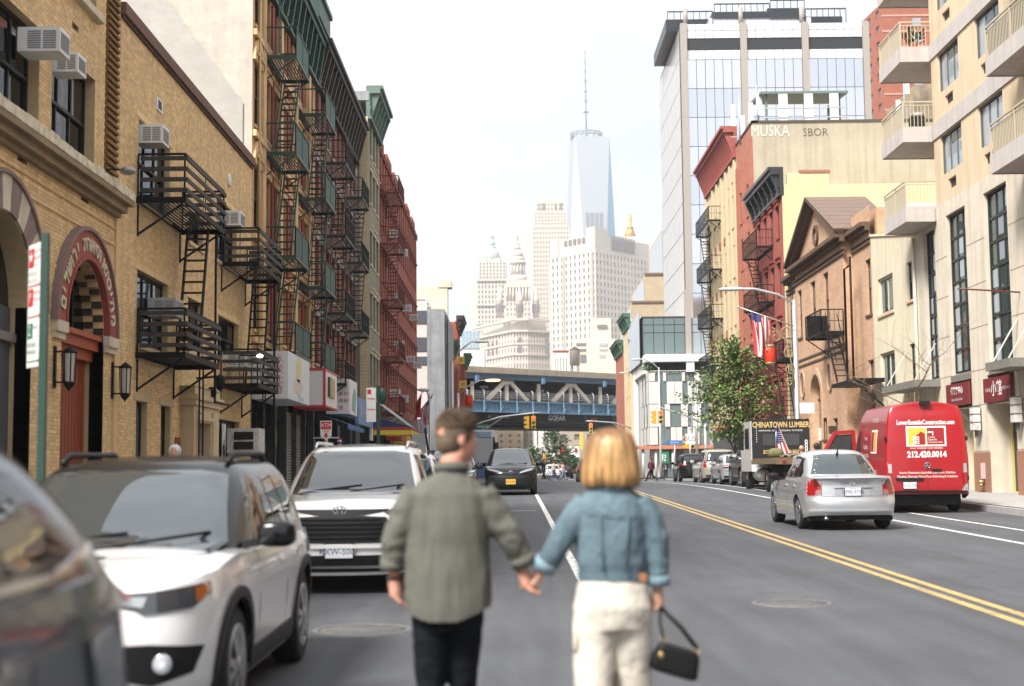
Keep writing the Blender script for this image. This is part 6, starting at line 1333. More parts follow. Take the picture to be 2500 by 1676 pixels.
c.plate('front',.50,0,'T721648C',PLATEY,.36,.19);c.mirrors(c.xc-.35,1.14,BLACKP,1.0,(.1,.15,.08));wipers(c);c.panel('windscreen_sticker',MATS['sticker'],'front',[(.45,1.2),(.62,1.2),(.62,1.24),(.45,1.24)],off=.008)
c.place(-.1,55.0,-90)
# ---------- grey car cut by the left picture edge, seen from behind its street side
c=suv('steel_estate','glossy dark blue car cut by the left picture edge, red tail lamp at its corner','car',GREYP_,4.6,1.84,1.73,2.7,.9,.35,1.0,1.26,rear_slope=.6,qx=.88,tail=[(.25,-.06),(.45,0),(.9,-.03),(1.2,-.16)],rx=.5,wraked=.8)
c.panel('tail_lamp',TAIL,'rear',[(.60,.98),(.72,.80),(.90,.86),(.92,1.02),(.80,1.08)],off=.012,mirror=True)
c.panel('window_trim',CHROME,'side',[(-1.75,c.belt+.075),(-1.3,c.belt+.018),(1.0,c.belt+.018),(1.0,c.belt+.036),(-1.3,c.belt+.036),(-1.72,c.belt+.095)],off=.012)
c.panel('tail_lamp',TAIL,'side',[(-2.24,.86),(-2.02,.95),(-1.98,1.12),(-2.1,1.2),(-2.22,1.16)],off=.012);c.plate('rear',.75,0,'JNR-1184');c.mirrors(c.xc-.3,1.2,GREYP_,.92)
c.place(-2.05,2.5,-90)
# ---------- parked and moving cars seen from behind
c=suv('white_parked_car','white car mostly hidden behind the man, parked after the white family car','car',WHITEP,4.7,1.86,1.62,2.7,.9,.35,group='cars in the street',clad=False)
c.panel('headlight',LENSD,'front',[(.45,.80),(.80,.80),(.88,.9),(.5,.86)],off=.01,mirror=True);c.panel('grille',PLAST,'front',sym([(-.5,.5),(-.45,.78)]),off=.01);c.mirrors(c.xc-.3,1.12,WHITEP,.94);c.place(-2.3,29.2,-90)
c=suv('dark_parked_car','dark grey car at the kerb just left of the black minivan','car',mat('paint_graphite',(.07,.08,.09),.25,.5,coat=1),4.7,1.88,1.66,2.7,.9,.35,clad=False)
c.panel('headlight',LENS,'front',[(.45,.80),(.80,.82),(.88,.92),(.5,.86)],off=.01,mirror=True);c.panel('grille',PLAST,'front',sym([(-.5,.5),(-.45,.78)]),off=.01);c.mirrors(c.xc-.3,1.12,PLAST,.94);c.place(-2.15,48,-90)
def rear_kit(c,lamp,plate_z=.85,bumper=.62,txt='HGT-2206',win=None,m=TAIL):
 c.panel('tail_lamp',m,'rear',lamp,off=.014,mirror=True);c.plate('rear',plate_z,0,txt);c.panel('rear_bumper_trim',PLAST,'rear',sym([(-.78,.28),(-.80,.42)]),off=.012)
 c.panel('tailgate_gap',PLAST,'rear',sym([(-.74,bumper),(-.74,bumper+.012)]),off=.002,skirt=.004)
c=suv('black_suv','large black car with upright tail lamps parked in front of the flatbed lorry','car',BLACKP,5.2,2.04,1.9,2.95,1.0,.40,1.15,1.15,rear_slope=.12);rear_kit(c,[(.82,.95),(.93,.95),(.90,1.45),(.82,1.45)],.95);c.mirrors(c.xc-.3,1.3,CHROME,1.03,(.1,.14,.1));c.place(10.85,63.3,90)
c=suv('silver_parked_sedan','silver car parked between the champagne minivan and the large black car','car',SILVER,4.7,1.84,1.47,2.75,.95,.34,.92,.96,rear_slope=.75,clad=False,rails=False);rear_kit(c,[(.5,.80),(.9,.78),(.88,.92),(.6,.95)],.75);c.mirrors(c.xc-.3,1.02,SILVER,.93);c.place(10.75,69.7,90)
c=suv('champagne_minivan','champagne minivan with round red tail lamp parked in the row by the tree','car',BEIGEP,5.1,1.98,1.78,3.03,1.0,.35,1.0,1.05,rear_slope=.28,clad=False);rear_kit(c,[(.74,.86),(.86,.80),(.95,.88),(.96,1.08),(.88,1.18),(.78,1.1)],.72);c.mirrors(c.xc-.3,1.12,BEIGEP,1.0);c.place(10.75,76.2,90)
c=suv('black_crossover','black crossover with thin red tail lamps, farthest of the right parked row','car',BLACKP,4.6,1.86,1.69,2.69,.92,.36,1.02,1.06,rear_slope=.35);rear_kit(c,[(.5,1.0),(.92,.96),(.9,1.06),(.78,1.1),(.5,1.06)],.78);c.mirrors(c.xc-.3,1.12,BLACKP,.94);c.place(10.75,86.6,90)
c=suv('red_lamp_car','dark car with round red lamps half hidden by the blonde hair','car',mat('paint_wine',(.05,.02,.025),.25,.3,coat=1),4.6,1.84,1.6,2.7,.9,.35,rear_slope=.4);rear_kit(c,[(.68,.80),(.9,.78),(.93,.98),(.85,1.05),(.70,1.0)]);c.place(5.2,97,90)
c=suv('far_white_car','small white car in the distance under the bridge','car',WHITEP,4.6,1.82,1.6,2.7,.9,.35,clad=False,rails=False);rear_kit(c,[(.7,.8),(.88,.8),(.88,1.0),(.74,1.0)]);c.place(4.1,152,90)
c=suv('far_dark_car','dark car with red lamps in the distance right of the small white car','car',BLACKP,4.5,1.82,1.5,2.7,.9,.35,clad=False,rails=False);rear_kit(c,[(.6,.8),(.88,.8),(.88,1.02),(.66,1.0)]);c.place(6.0,166,90)
# ---------- silver saloon driving away
L=4.57;xf=L/2;sp=dict(L=L,W=1.84,r=.33,arch=.365,axles=(xf-.93,xf-.93-2.685),low=[(-xf,.30),(-xf+.5,.24),(xf-.4,.22),(xf,.2)],top=[(-xf,1.00),(-xf+.35,1.045),(-xf+.7,1.03),(-.4,.97),(.7,.93),(1.2,.90),(xf-.3,.80),(xf,.70)],sec=[(.2,.94),(.35,.97),(.6,1.),(.75,1.),(.9,.97),(1.05,.91)],nose=[(.2,-.06),(.4,0),(.6,-.03),(.8,-.12)],tail=[(.25,-.10),(.34,-.02),(.46,.0),(.58,-.0),(.62,-.035),(.9,-.05),(1.04,-.01)],taper=[(-xf,.95),(-xf+.8,1),(xf-1.2,1),(xf,.94)],p=2.9,fx=.7,rx=.42,crown=.035,spokes=6,cab=dict(b0=1.05,b1=-1.72,r0=.18,r1=-.98,zb=.95,zr=1.50,wb=.81,wr=.58,e=4.2,bulge=.035,rb=1.6))
c=Car('silver_saloon','silver saloon driving away in the right lane beside the red van','car',sp,SILVER);c.belt=.95
c.panel('rear_window',glass('rear_glass',(.02,.028,.03),.03,2.1),'rear',sym([(-.64,1.085),(-.48,1.46),(-.3,1.485)]));c.panel('windscreen',CGL,'front',sym([(-.66,.98),(-.48,1.39)]))
c.panel('side_window',CGL,'side',[(.62,1.0),(.06,1.425),(-.30,1.435),(-.32,1.01)]);c.panel('side_window',CGL,'side',[(-.39,1.01),(-.37,1.435),(-.80,1.40),(-1.14,1.12),(-1.12,1.03)])
c.panel('window_visor',PLAST,'side',[(.10,1.43),(-.3,1.44),(-.85,1.395),(-.85,1.365),(-.3,1.405),(.14,1.39)],off=.02)
for u in (.68,-.355,-1.15):c.panel('door_gap',PLAST,'side',[(u-.006,.34),(u+.006,.34),(u+.006,.95),(u-.006,.95)],off=.0015,skirt=.004,step=.15)
for u in (-.28,-1.1):c.panel('door_handle',SILVER,'side',[(u,.84),(u+.18,.84),(u+.18,.875),(u,.875)],off=.03)
c.panel('side_moulding',mat('silver_trim',(.50,.52,.54),.35,.5),'side',[(-1.25,.42),(.9,.40),(.9,.445),(-1.25,.465)],off=.012);c.panel('sill_trim',SILVER,'side',[(-1.25,.23),(.95,.22),(.95,.32),(-1.25,.32)],off=.02)
tl=[(.60,.70),(.84,.68),(.875,.80),(.84,.99),(.70,1.0),(.60,.88)]
c.panel('tail_lamp',TAIL,'rear',tl,off=.010,mirror=True);c.panel('tail_lamp_clear',mat('lamp_clear',(.34,.16,.15),.12,coat=.5),'rear',[(.60,.70),(.72,.69),(.70,.78),(.61,.80)],off=.014,mirror=True);c.panel('tail_lamp_dark',mat('lamp_smoke',(.06,.015,.015),.1,coat=1),'rear',[(.63,.86),(.72,.84),(.74,.97),(.68,.97)],off=.014,mirror=True)
c.panel('boot_gap',mat('gap_grey',(.12,.12,.125),.6),'rear',sym([(-.60,.66),(-.60,.668)]),off=.002,skirt=.004);c.panel('boot_gap',MATS['gap_grey'],'rear',[(-.6,.66),(-.59,.66),(-.585,1.02),(-.595,1.02)],off=.002,skirt=.004,mirror=True)
c.panel('boot_lip',SILVER,'rear',[(-.74,1.015),(.74,1.015),(.72,1.05),(-.72,1.05)],off=.06,skirt=.03);c.panel('brake_lamp',mat('dark_red',(.12,.01,.012),.3),'rear',sym([(-.28,1.0),(-.28,1.02)]),off=.05)
c.panel('plate_recess',mat('recess_silver',(.40,.42,.44),.4,.4),'rear',[(-.36,.68),(.36,.68),(.33,.83),(-.33,.83)],off=.003);c.panel('plate_garnish',SILVER,'rear',sym([(-.37,.83),(-.38,.865)]),off=.025);c.plate('rear',.755,0,'XMR-9729')
b=MB();p=c.hit('rear',0,.92);b.tube([(p.x-.012,.045*math.cos(t*math.pi/12),.92+.045*math.sin(t*math.pi/12)) for t in range(25)],.008,6,caps=False);b.box(p.x-.018,p.x,-.06,.06,.91,.93);b.build('emblem',[CHROME],c.t)
c.panel('rear_diffuser',PLAST,'rear',[(-.55,.25),(.55,.25),(.50,.335),(-.50,.335)],off=.012);c.panel('bumper_strip',mat('silver_bright',(.62,.64,.66),.3,.5),'rear',sym([(-.82,.375),(-.84,.42)]),off=.012);c.panel('headlight',LENS,'front',[(.45,.62),(.8,.62),(.82,.74),(.55,.74)],off=.01,mirror=True)
b=MB();b.tube([(-1.0,0,1.49),(-1.06,0,1.60)],.012,6);b.ball((-1.0,0,1.5),(.05,.025,.03));b.build('antenna',[PLAST],c.t);b=MB();b.tube([(-xf+.35,.52,.24),(-xf+.06,.52,.24)],.035,10);b.build('exhaust',[CHROME],c.t)
for sd in (1,-1):b=MB();b.box(-xf+.35,-xf+.39,sd*.72-.12,sd*.72+.12,.18,.42);b.build('mud_flap',[PLAST],c.t)
text(c.t,'SR',.06,plane_at((c.hit('rear',-.50,.94).x-.004,-.50,.94),(0,-1,0)),CHROME)
c.mirrors(.62,1.02,PLAST,.90,(.07,.10,.065));b=MB();b.box(.1,.3,.25,.6,.9,1.2);b.build('seat_back',[mat('seat_grey',(.1,.1,.1),.8)],c.t)
c.place(6.58,30.0,90)
# ---------- red van
L=5.93;xf=L/2;W=2.0;sp=dict(L=L,W=W,r=.345,arch=.40,axles=(xf-1.0,xf-4.67),low=[(-xf,.46),(-xf+.5,.34),(xf-.4,.30),(xf,.28)],top=[(-xf,2.58),(xf-2.2,2.60),(xf-1.75,2.42),(xf-.95,1.42),(xf-.2,1.12),(xf,.95)],sec=[(.3,.97),(.6,.99),(1.2,1.),(1.7,.97),(2.3,.90),(2.6,.82)],nose=[(.3,0),(.8,0),(1.2,-.1)],tail=[(.4,-.02),(.6,0),(1.6,-.02),(2.3,-.07),(2.6,-.14)],taper=[(-xf,1),(xf-1,1),(xf,.9)],p=7.,fx=.5,rx=.16,crown=.13)
c=Car('red_van','red builder\'s van with white lettering and its cab door open, parked at the right kerb','van',sp,REDP_);WL=mat('white_vinyl',(.80,.79,.76),.4);YL=mat('yellow_vinyl',(.75,.42,.06),.4)
xr=-xf
def vt(s_,y,z,sz,m=WL,**k):p=c.hit('rear',y,z);text(c.t,s_,sz,plane_at((p.x-.004,y,z),(0,-1,0),(.05,0,1)),m,**k)
vt('LowerEastsideConstruction.com',0,2.20,.158,sx=.66,bold=.004);vt('212.420.0014',0,1.42,.20,bold=.008,sx=.86);vt('FULLY LICENSED AND INSURED',0,1.575,.055)
vt('Interior Renovation Specialists Bathrooms, Kitchens,',-.0,.985,.085,sx=.74);vt('Plumbing, Electrical, Wood Floor Refinishing & Installation',0,.89,.085,sx=.72)
c.panel('logo_frame',WL,'rear',[(-.475,1.62),(.475,1.62),(.475,2.11),(-.475,2.11)],off=.003,skirt=.002);c.panel('logo_field',YL,'rear',[(-.0,1.66),(.435,1.66),(.435,2.07),(-.0,2.07)],off=.006,skirt=.002);c.panel('logo_field',mat('dark_red_vinyl',(.28,.012,.015),.4),'rear',[(-.435,1.66),(-.02,1.66),(-.02,2.07),(-.435,2.07)],off=.006,skirt=.002)
c.panel('logo_building',MATS['dark_red_vinyl'],'rear',[(.03,1.66),(.26,1.66),(.26,1.86),(.12,1.98),(.03,1.93)],off=.009,skirt=.002)
for i in range(4):
 for j in range(3):a=.30-j*.055;z=1.68+i*.05;c.panel('logo_window',WL,'rear',[(a-.02,z),(a+.02,z),(a+.02,z+.03),(a-.02,z+.03)],off=.012,skirt=.002)
c.panel('logo_arrow',WL,'rear',[(-.04,1.95),(-.15,1.95),(-.15,1.88),(-.17,1.88),(-.17,1.98),(-.04,1.98)],off=.010,skirt=.002)
for k,w_ in enumerate(('Lower','Eastside','Construction')):p=c.hit('rear',-.05,1.84-k*.06);text(c.t,w_,.062,plane_at((p.x-.012,-.05,1.84-k*.06),(0,-1,0),(.05,0,1)),WL,align='LEFT')
c.panel('door_gap',mat('gap_dark',(.05,.004,.005),.6),'rear',[(-.007,.56),(.007,.56),(.007,2.55),(-.007,2.55)],off=.001,skirt=.004);c.panel('door_recess',mat('paint_red_deep',(.36,.013,.016),.3,coat=1),'rear',[(-.80,2.13),(-.80,2.145),(.80,2.145),(.80,2.13)],off=.004);c.panel('door_recess',MATS['paint_red_deep'],'rear',[(-.82,1.32),(-.6,1.26),(.6,1.26),(.82,1.32),(.82,1.335),(.6,1.275),(-.6,1.275),(-.82,1.335)],off=.004);c.panel('door_recess',MATS['paint_red_deep'],'rear',sym([(-.74,2.38),(-.74,2.395)]),off=.004)
c.panel('tail_lamp',TAIL,'rear',[(.82,.72),(.94,.72),(.94,1.08),(.84,1.08)],off=.02,mirror=True);c.panel('tail_lamp_clear',LENS,'rear',[(.845,.98),(.935,.98),(.93,1.2),(.85,1.2)],off=.024,mirror=True)
c.panel('bumper',PLAST,'rear',sym([(-.93,.40),(-.93,.54),(-.6,.555)]),off=.07);c.panel('bumper_corner',mat('grey_plastic',(.32,.32,.32),.6),'rear',[(.80,.55),(.96,.50),(.95,.72),(.9,.70)],off=.03,mirror=True);c.panel('plate_garnish',PLAST,'rear',[(.12,.79),(.74,.79),(.78,.86),(.08,.86)],off=.03);c.plate('rear',.68,.43,'87152-MK')
b=MB();p=c.hit('rear',0,1.16);b.lathe([(.07,p.x-.02),(.07,p.x),],(0,0,1.16),20,'x');b.build('badge_disc',[PLAST],c.t);b=MB()
for a in (90,210,330):b.bar((p.x-.026,0,1.16),(p.x-.026,.06*math.cos(R(a)),1.16+.06*math.sin(R(a))),.018)
b.tube([(p.x-.025,.065*math.cos(t*math.pi/12),1.16+.065*math.sin(t*math.pi/12)) for t in range(25)],.009,6,caps=False);b.build('badge',[CHROME],c.t)
c.panel('door_handle',PLAST,'rear',[(-.34,1.02),(-.1,1.02),(-.1,1.07),(-.34,1.07)],off=.03);b=MB();b.box(xr+.14,xr+.02,-.12,.12,2.62,2.72);b.build('camera_pod',[PLAST],c.t)
for z in (.8,1.75):
 for sd in (1,-1):b=MB();b.box(xr+.02,xr+.16,sd*.965-.02,sd*.965+.02,z,z+.1);b.build('hinge',[PLAST],c.t)
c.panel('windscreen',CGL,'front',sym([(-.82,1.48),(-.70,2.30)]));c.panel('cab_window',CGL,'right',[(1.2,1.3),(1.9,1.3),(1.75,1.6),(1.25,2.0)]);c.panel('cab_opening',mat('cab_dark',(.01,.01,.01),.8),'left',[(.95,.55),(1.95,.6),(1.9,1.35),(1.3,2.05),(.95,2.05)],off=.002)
c.panel('side_moulding',PLAST,'side',[(-2.5,.52),(.9,.52),(.9,.62),(-2.5,.62)],off=.02);c.panel('side_logo',WL,'left',[(-1.6,1.45),(-.75,1.45),(-.75,2.05),(-1.6,2.05)],off=.004);c.panel('side_logo_field',YL,'left',[(-1.55,1.5),(-1.2,1.5),(-1.2,2.0),(-1.55,2.0)],off=.008);c.panel('side_logo_field',MATS['dark_red_vinyl'],'left',[(-1.15,1.5),(-.8,1.5),(-.8,2.0),(-1.15,2.0)],off=.008)
for s_,x_,z_,sz in (('Lower',.1,1.85,.2),('Eastside',.1,1.62,.2),('Construction',.1,1.4,.2),('.com',.45,1.2,.18),('construction',-1.2,1.0,.2),('212.420.0014',-1.2,2.28,.18)):
 p=c.hit('left',x_,z_);text(c.t,s_,sz,plane_at((x_,p.y+.006,z_),(-1,0,0)),WL)
b=MB();b.prism([(0,.5),(.98,.55),(1.0,1.2),(.9,1.3),(.62,1.95),(.1,2.1),(0,2.1)],lambda u,v,d:(1.9+d,.98+u,v),-.04,.04)
dr=MB();P_=[(0,.5),(1.0,.55),(1.0,1.28),(.0,1.25)];dr.prism(P_,lambda u,v,d:(1.9+d,.98+u,v),-.05,.05)
for a,bq in (((0,1.2),(.05,2.08)),((.05,2.05),(.55,2.02)),((.55,2.02),(1.0,1.25))):dr.bar((1.9,.98+a[0],a[1]),(1.9,.98+bq[0],bq[1]),.09,.1)
o=dr.build('cab_door',[REDP_],c.t);b=MB();b.prism([(.05,1.28),(.94,1.28),(.55,1.96),(.08,1.99)],lambda u,v,d:(1.9+d,.98+u,v),-.012,.012);b.build('door_glass',[glass('clear_dark',(.03,.035,.035),.04)],o);c.mirrors(2.05,1.5,PLAST,1.0,(.1,.13,.2))
c.place(10.3,37.6,85)
# ---------- flatbed lorry
t=thing('flatbed_lorry','flatbed lorry with a black lettered headboard and a small flag on its bed','lorry',(10.45,55,ground_z(55)));WOOD=mat('bed_wood','6e5a45',.85,var=.35,scale=6,bump=.3);RUST=mat('frame_dark',(.03,.028,.026),.7)
def lb(x0,x1,y0,y1,z0,z1,name,m,par=t):b=MB();b.box(10.45+x0,10.45+x1,55+y0,55+y1,.8+z0,.8+z1);return b.build(name,[m],par)
for k in range(9):lb(-1.15+k*.256,-1.15+k*.256+.245,-4.3,.55,1.18,1.24,'bed_plank',WOOD)
lb(-1.18,-1.12,-4.35,.55,1.02,1.20,'bed_rail',WOOD);lb(1.12,1.18,-4.35,.55,1.02,1.20,'bed_rail',WOOD);lb(-1.15,1.15,-4.36,-4.28,1.0,1.2,'bed_end',WOOD)
for x in (-.9,-.55,-.2,.15):lb(x,x+.13,-4.38,-4.36,1.05,1.14,'marker_lamp',TAIL if x!=-.55 else AMBER)
lb(-.45,.45,-4.2,4.6,.72,1.0,'chassis',RUST);lb(-1.12,1.12,.6,.72,1.24,2.78,'headboard',mat('headboard_black',(.018,.018,.02),.4));lb(-1.1,1.1,1.0,2.6,.75,2.72,'cab',WHITEP);lb(-.95,.95,2.61,4.5,.75,1.7,'bonnet',WHITEP);lb(-1.0,1.0,2.6,2.65,1.75,2.6,'windscreen',CGL);lb(-1.115,-1.1,1.5,2.4,1.65,2.45,'door_window',CGL);lb(-.72,.72,.585,.598,1.75,2.2,'cab_window',mat('window_dark',(.05,.055,.06),.15));lb(-1.35,-1.15,2.5,2.62,1.6,2.3,'mirror',PLAST)
YT=mat('yellow_letter',(.62,.43,.16),.5)
for s_,z,sz,sx in (('CHINATOWN LUMBER',2.55,.30,.72),('212-609-2024   609-3631',1.5,.19,.72)):text(t,s_,sz,plane_at((10.45,55.59,.8+z),(1,0,0)),YT,bold=.008,sx=sx)
text(t,'HARDWARE  DOORS  MOLDING  PLYWOOD',.085,plane_at((10.45,55.59,.8+2.33),(1,0,0)),WL)
for k in range(9):b=MB();b.ball((10.45-.95,55.58,.8+1.9+k*.085),.022,6,4);b.build('bulb',[mat('bulb_cream',(.7,.68,.6),.4)],t)
b=MB()
for k in range(4):b.tube([(10.45+.98+.045*math.cos(a*math.pi/8),55.58,.8+1.5+k*.13+.06*math.sin(a*math.pi/8)) for a in range(17)],.018,6,caps=False)
b.build('chain',[WPL],t)
def lw(x,y,r,w,hub):
 b=MB();b.lathe([(r*.55,-w/2),(r-.03,-w/2),(r,-w/2+.05),(r,w/2-.05),(r-.03,w/2),(r*.55,w/2)],n=28,axis='x',caps=False);o=b.build('wheel',[TYRE],t,loc=(x,y,.8+r));o.matrix_parent_inverse=Matrix.Translation(-t.location)
 b=MB();b.lathe([(r*.56,-w/2+.03),(r*.5,w*.1),(r*.2,w*.12),(r*.18,-w/2),(0,-w/2)],n=20,axis='x',caps=True);b.build('rim',[hub],o)
HB=mat('rusty_rim','7a6650',.7,.2,var=.3,scale=12)
for x in (9.62,11.28):lw(x,58.2,.46,.26,HB)
for x in (9.55,9.88,11.02,11.35):lw(x,53.3,.44,.24,HB)
b=MB();b.tube([(9.75,55.0,1.45),(9.75,56.6,1.45)],.28,16);b.build('fuel_tank',[mat('tank_alu',(.5,.48,.44),.4,.6)],t);lb(-1.0,-.6,-2.9,-2.85,.3,1.0,'mud_flap',PLAST);lb(.6,1.0,-2.9,-2.85,.3,1.0,'mud_flap',PLAST)
# cargo on the bed
t2=thing('timber_bundle','grey timber and sacks lying on the lorry bed','timber',(10.2,53.5,2.05));
for k in range(6):b=MB();b.bar((9.7+k*.13,51.5,2.1+.05*(k%2)),(9.9+k*.16,54.6,2.12+.06*(k%3)),.12,.05);b.build('plank',[mat('grey_timber','8a8478',.8,var=.3)],t2)
b=MB();b.ball((9.6,52.2,2.2),(.3,.4,.2),e=.8);b.build('sack',[mat('moss_sack','6d6a45',.9,var=.4,scale=9)],t2)
# ---------- city bus behind the minivan
t=thing('city_bus','pale city bus with a large windscreen behind the black minivan','bus',(-2.3,84,ground_z(84)));gz=ground_z(80)
def bx_(x0,x1,y0,y1,z0,z1,name,m):b=MB();b.box(-2.3+x0,-2.3+x1,84+y0,84+y1,gz+z0,gz+z1);return b.build(name,[m],t)
bx_(-1.28,1.28,-5.9,6,.35,3.0,'body',mat('bus_white',(.62,.66,.70),.35));bx_(-1.2,1.2,-6.0,-5.91,1.1,2.55,'windscreen',glass('bus_glass',(.05,.07,.07),.04,2.0));bx_(-1.1,1.1,-6.02,-5.91,2.6,2.9,'destination_board',mat('board_blue',(.25,.35,.45),.4));bx_(-1.28,1.28,-6.0,-5.905,.4,1.05,'bumper',mat('bus_blue',(.05,.12,.3),.4));bx_(1.2,1.3,-6.05,-5.95,.9,2.6,'pillar',PLAST);bx_(1.281,1.29,-5.0,5.5,1.4,2.5,'side_window',CGL);bx_(1.3,1.5,-6.3,-6.1,1.6,2.3,'mirror',PLAST)
for sd in (-.85,.85):bx_(sd-.14,sd+.14,-6.03,-6.0,.65,.8,'headlight',LENS)
for y in (-3.4,3.2):
 for sd in (-1.12,1.12):b=MB();b.lathe([(.48,-.14),(.48,.14)],(-2.3+sd,84+y,gz+.48),24,'x');b.build('wheel',[TYRE],t)
# ================================================================ shop fronts and signs on the left
DSH=mat('dark_shop',(.03,.03,.028),.4);SHUT=mat('shutter_grey',(.30,.29,.27),.5,.3,var=.2);WSG=mat('sign_white',(.72,.71,.70),.45,var=.05);RDL=mat('sign_red',(.50,.03,.035),.5)
def shopfront(u0,u1,x,label,shutters):
 t=thing('storefront',label,'shop front',(x,u0,PZ(u0)),'shop fronts on the left');F=Face('E',x)
 q=MB();fbox(q,F,u0,u1,.4,5.5,-.43,-.3);q.build('back_wall',[DSH],t);q=MB();fbox(q,F,u0,u1,4.4,5.5,-.3,.02);q.build('fascia',[BRWN],t)
 n=max(2,int((u1-u0)/2.3))
 for i in range(n+1):u=u0+(u1-u0)*i/n;q=MB();fbox(q,F,u-.07,u+.07,.5,4.4,-.3,0);q.build('post',[mat('post_black',(.03,.035,.033),.5)],t)
 for i in range(n):
  a,b=u0+(u1-u0)*i/n+.1,u0+(u1-u0)*(i+1)/n-.1
  if i in shutters:
   q=MB();z=.7
   while z<3.9:q.mesh([F(a,z,-.2),F(b,z,-.2),F(b,z+.05,-.15),F(a,z+.05,-.15),F(b,z+.1,-.2),F(a,z+.1,-.2)],[(0,1,2,3),(3,2,4,5)]);z+=.105
   q.build('roller_shutter',[SHUT],t)
  else :
   q=MB();fbox(q,F,a,b,1.3,3.6,-.28,-.25);q.build('shop_window',[GLD],t)
   for k in range(3):q=MB();w=random.uniform(.25,.6);u=a+random.random()*max(.05,b-a-w);z=random.uniform(1.3,2.9);fbox(q,F,u,u+w,z,z+random.uniform(.2,.7),-.245,-.24);q.build('poster',[mat('poster%d'%(k+random.randint(0,2)),[(.45,.4,.3),(.5,.15,.1),(.5,.45,.1),(.25,.35,.4),(.6,.58,.5)][(k+1)%5],.6)],t)
shopfront(44.6,58.6,XL,'dark shop fronts with a roller shutter under the green fire escapes',(3,4));shopfront(58.8,74.3,XL,'dark shop fronts with shutters under the dark brown tenement',(3,5));shopfront(74.5,80.8,-7.55,'dark shop front behind the yellow striped awning',());shopfront(81.1,113,-7.6,'row of small shop fronts under the long red brick tenement',(4,9))
def boxsign(name,label,F,u0,u1,z0,z1,n0,n1,m,rim=None):
 t=thing(name,label,'sign',F(u0,z0,0),'shop signs on the left');q=MB();fbox(q,F,u0,u1,z0,z1,n0,n1);q.build('case',[m],t)
 if rim:
  for a,b,c,d in ((u0-.03,u1+.03,z1,z1+.07),(u0-.03,u1+.03,z0-.07,z0),(u0-.035,u0+.04,z0,z1)):q=MB();fbox(q,F,a,b,c,d,n0 if d-c<.1 else n1-.07,n1+.02);q.build('rim',[rim],t)
 return t
def vtext(t,s,F_,u,z,n,size,m,step=None,side='S',y=None,vertical=True):
 for i,ch in enumerate(s):
  zz=z-i*(step or size*1.15);text(t,ch,size,plane_at((u,y,zz),(1,0,0)) if side=='S' else plane_at(F_(u,zz,n),(0,1,0)),m,'letter')
t=boxsign('corner_sign','white corner sign with red characters and a pale yellow picture, under the green fire escape',FL,44.6,49.3,4.0,5.5,0,1.15,mat('sign_pale',(.62,.67,.70),.45,var=.05))
vtext(t,'水餃北發',None,-7.35,5.25,0,.30,mat('faded_red',(.55,.16,.13),.6),.33,y=44.592);vtext(t,'錦記',None,-7.75,4.6,0,.28,MATS['faded_red'],.32,y=44.592)
SF=lambda u,z,n=1.156:FL(u,z,n)
for p_,mm in (([(46.2,4.75),(46.9,4.6),(47.4,4.95),(47.3,5.4),(46.8,5.5),(46.3,5.3)],'faint_yellow'),([(45.7,4.3),(47.2,4.2),(47.9,4.5),(47.0,4.75),(46.0,4.7)],'faint_tan')):q=MB();q.prism(p_,lambda u,v,d:FL(u,v,d),1.151,1.155);q.build('picture',[mat(mm,(.66,.60,.30) if mm=='faint_yellow' else (.62,.54,.46),.6,var=.2,scale=8)],t)
text(t,'139 RESTAURANT',.20,plane_at(SF(47.3,4.12,1.16),(0,1,0)),mat('blue_grey_letter',(.35,.38,.45),.6),sx=.8)
t=boxsign('rimmed_sign','white sign with red rim and a brown figure panel beside the pale corner sign',FL,53.07,56.6,4.2,5.5,0,1.2,WSG,RDL);q=MB();fbox(q,FL,54.0,55.6,4.55,5.3,1.21,1.25);q.build('picture',[mat('picture_tan',(.5,.33,.16),.6,var=.5,scale=5)],t);q=MB();fbox(q,FL,53.8,54.1,4.55,5.3,1.21,1.28);q.build('picture_edge',[DSH],t)
t=boxsign('character_sign','white sign with small red characters and green leaf print beyond the red rimmed sign',FL,61.0,64.0,4.2,5.7,.2,1.2,WSG);vtext(t,'中美傾盛',None,-7.37,5.35,0,.2,RDL,.3,y=60.99);vtext(t,'奶粉',None,-7.15,5.05,0,.2,RDL,.3,y=60.99)
q=MB();q.prism([(61.9,4.4),(63.2,4.3),(63.6,5.2),(62.8,5.4),(62.0,5.0)],lambda u,v,d:FL(u,v,d),1.203,1.207);q.build('picture',[mat('picture_green',(.25,.45,.38),.6,var=.5,scale=6)],t)
t=boxsign('blue_sign','blue shop sign board with pale lettering before the striped awning',FL,64.5,71.3,3.9,5.12,1.05,1.2,mat('sign_blue',(.14,.27,.48),.5,var=.25,scale=3));text(t,'藥房 PHARMACY',.7,plane_at(FL(67.9,4.5,1.21),(0,1,0)),mat('pale_blue_letter',(.5,.58,.68),.6))
t=boxsign('banner_sign','narrow white vertical banner right of the blue sign board',FL,71.5,72.3,3.3,4.9,1.0,1.1,WSG);q=MB();fbox(q,FL,71.6,72.2,3.9,4.4,1.105,1.11);q.build('print',[MATS['faded_red']],t)
t=thing('striped_awning','yellow and red awning with blue top over the grey house shop','awning',(-7,74,3.6));YA=mat('awning_yellow',(.72,.58,.03),.6);RA=mat('awning_red',(.42,.05,.04),.6);BA=mat('awning_blue',(.02,.035,.12),.7)
q=MB();q.mesh([(-7.55,73.6,4.6),(-5.3,73.6,4.05),(-5.3,80.5,4.05),(-7.55,80.5,4.6)],[(0,1,2,3)]);q.build('top',[BA],t)
for z0,z1,m_,n in ((3.62,3.86,YA,'valance'),(3.86,4.02,RA,'valance')):q=MB();q.box(-7.2,-5.28,73.55,73.6,z0,z1);q.box(-5.3,-5.26,73.55,80.5,z0,z1);q.build(n,[m_],t)
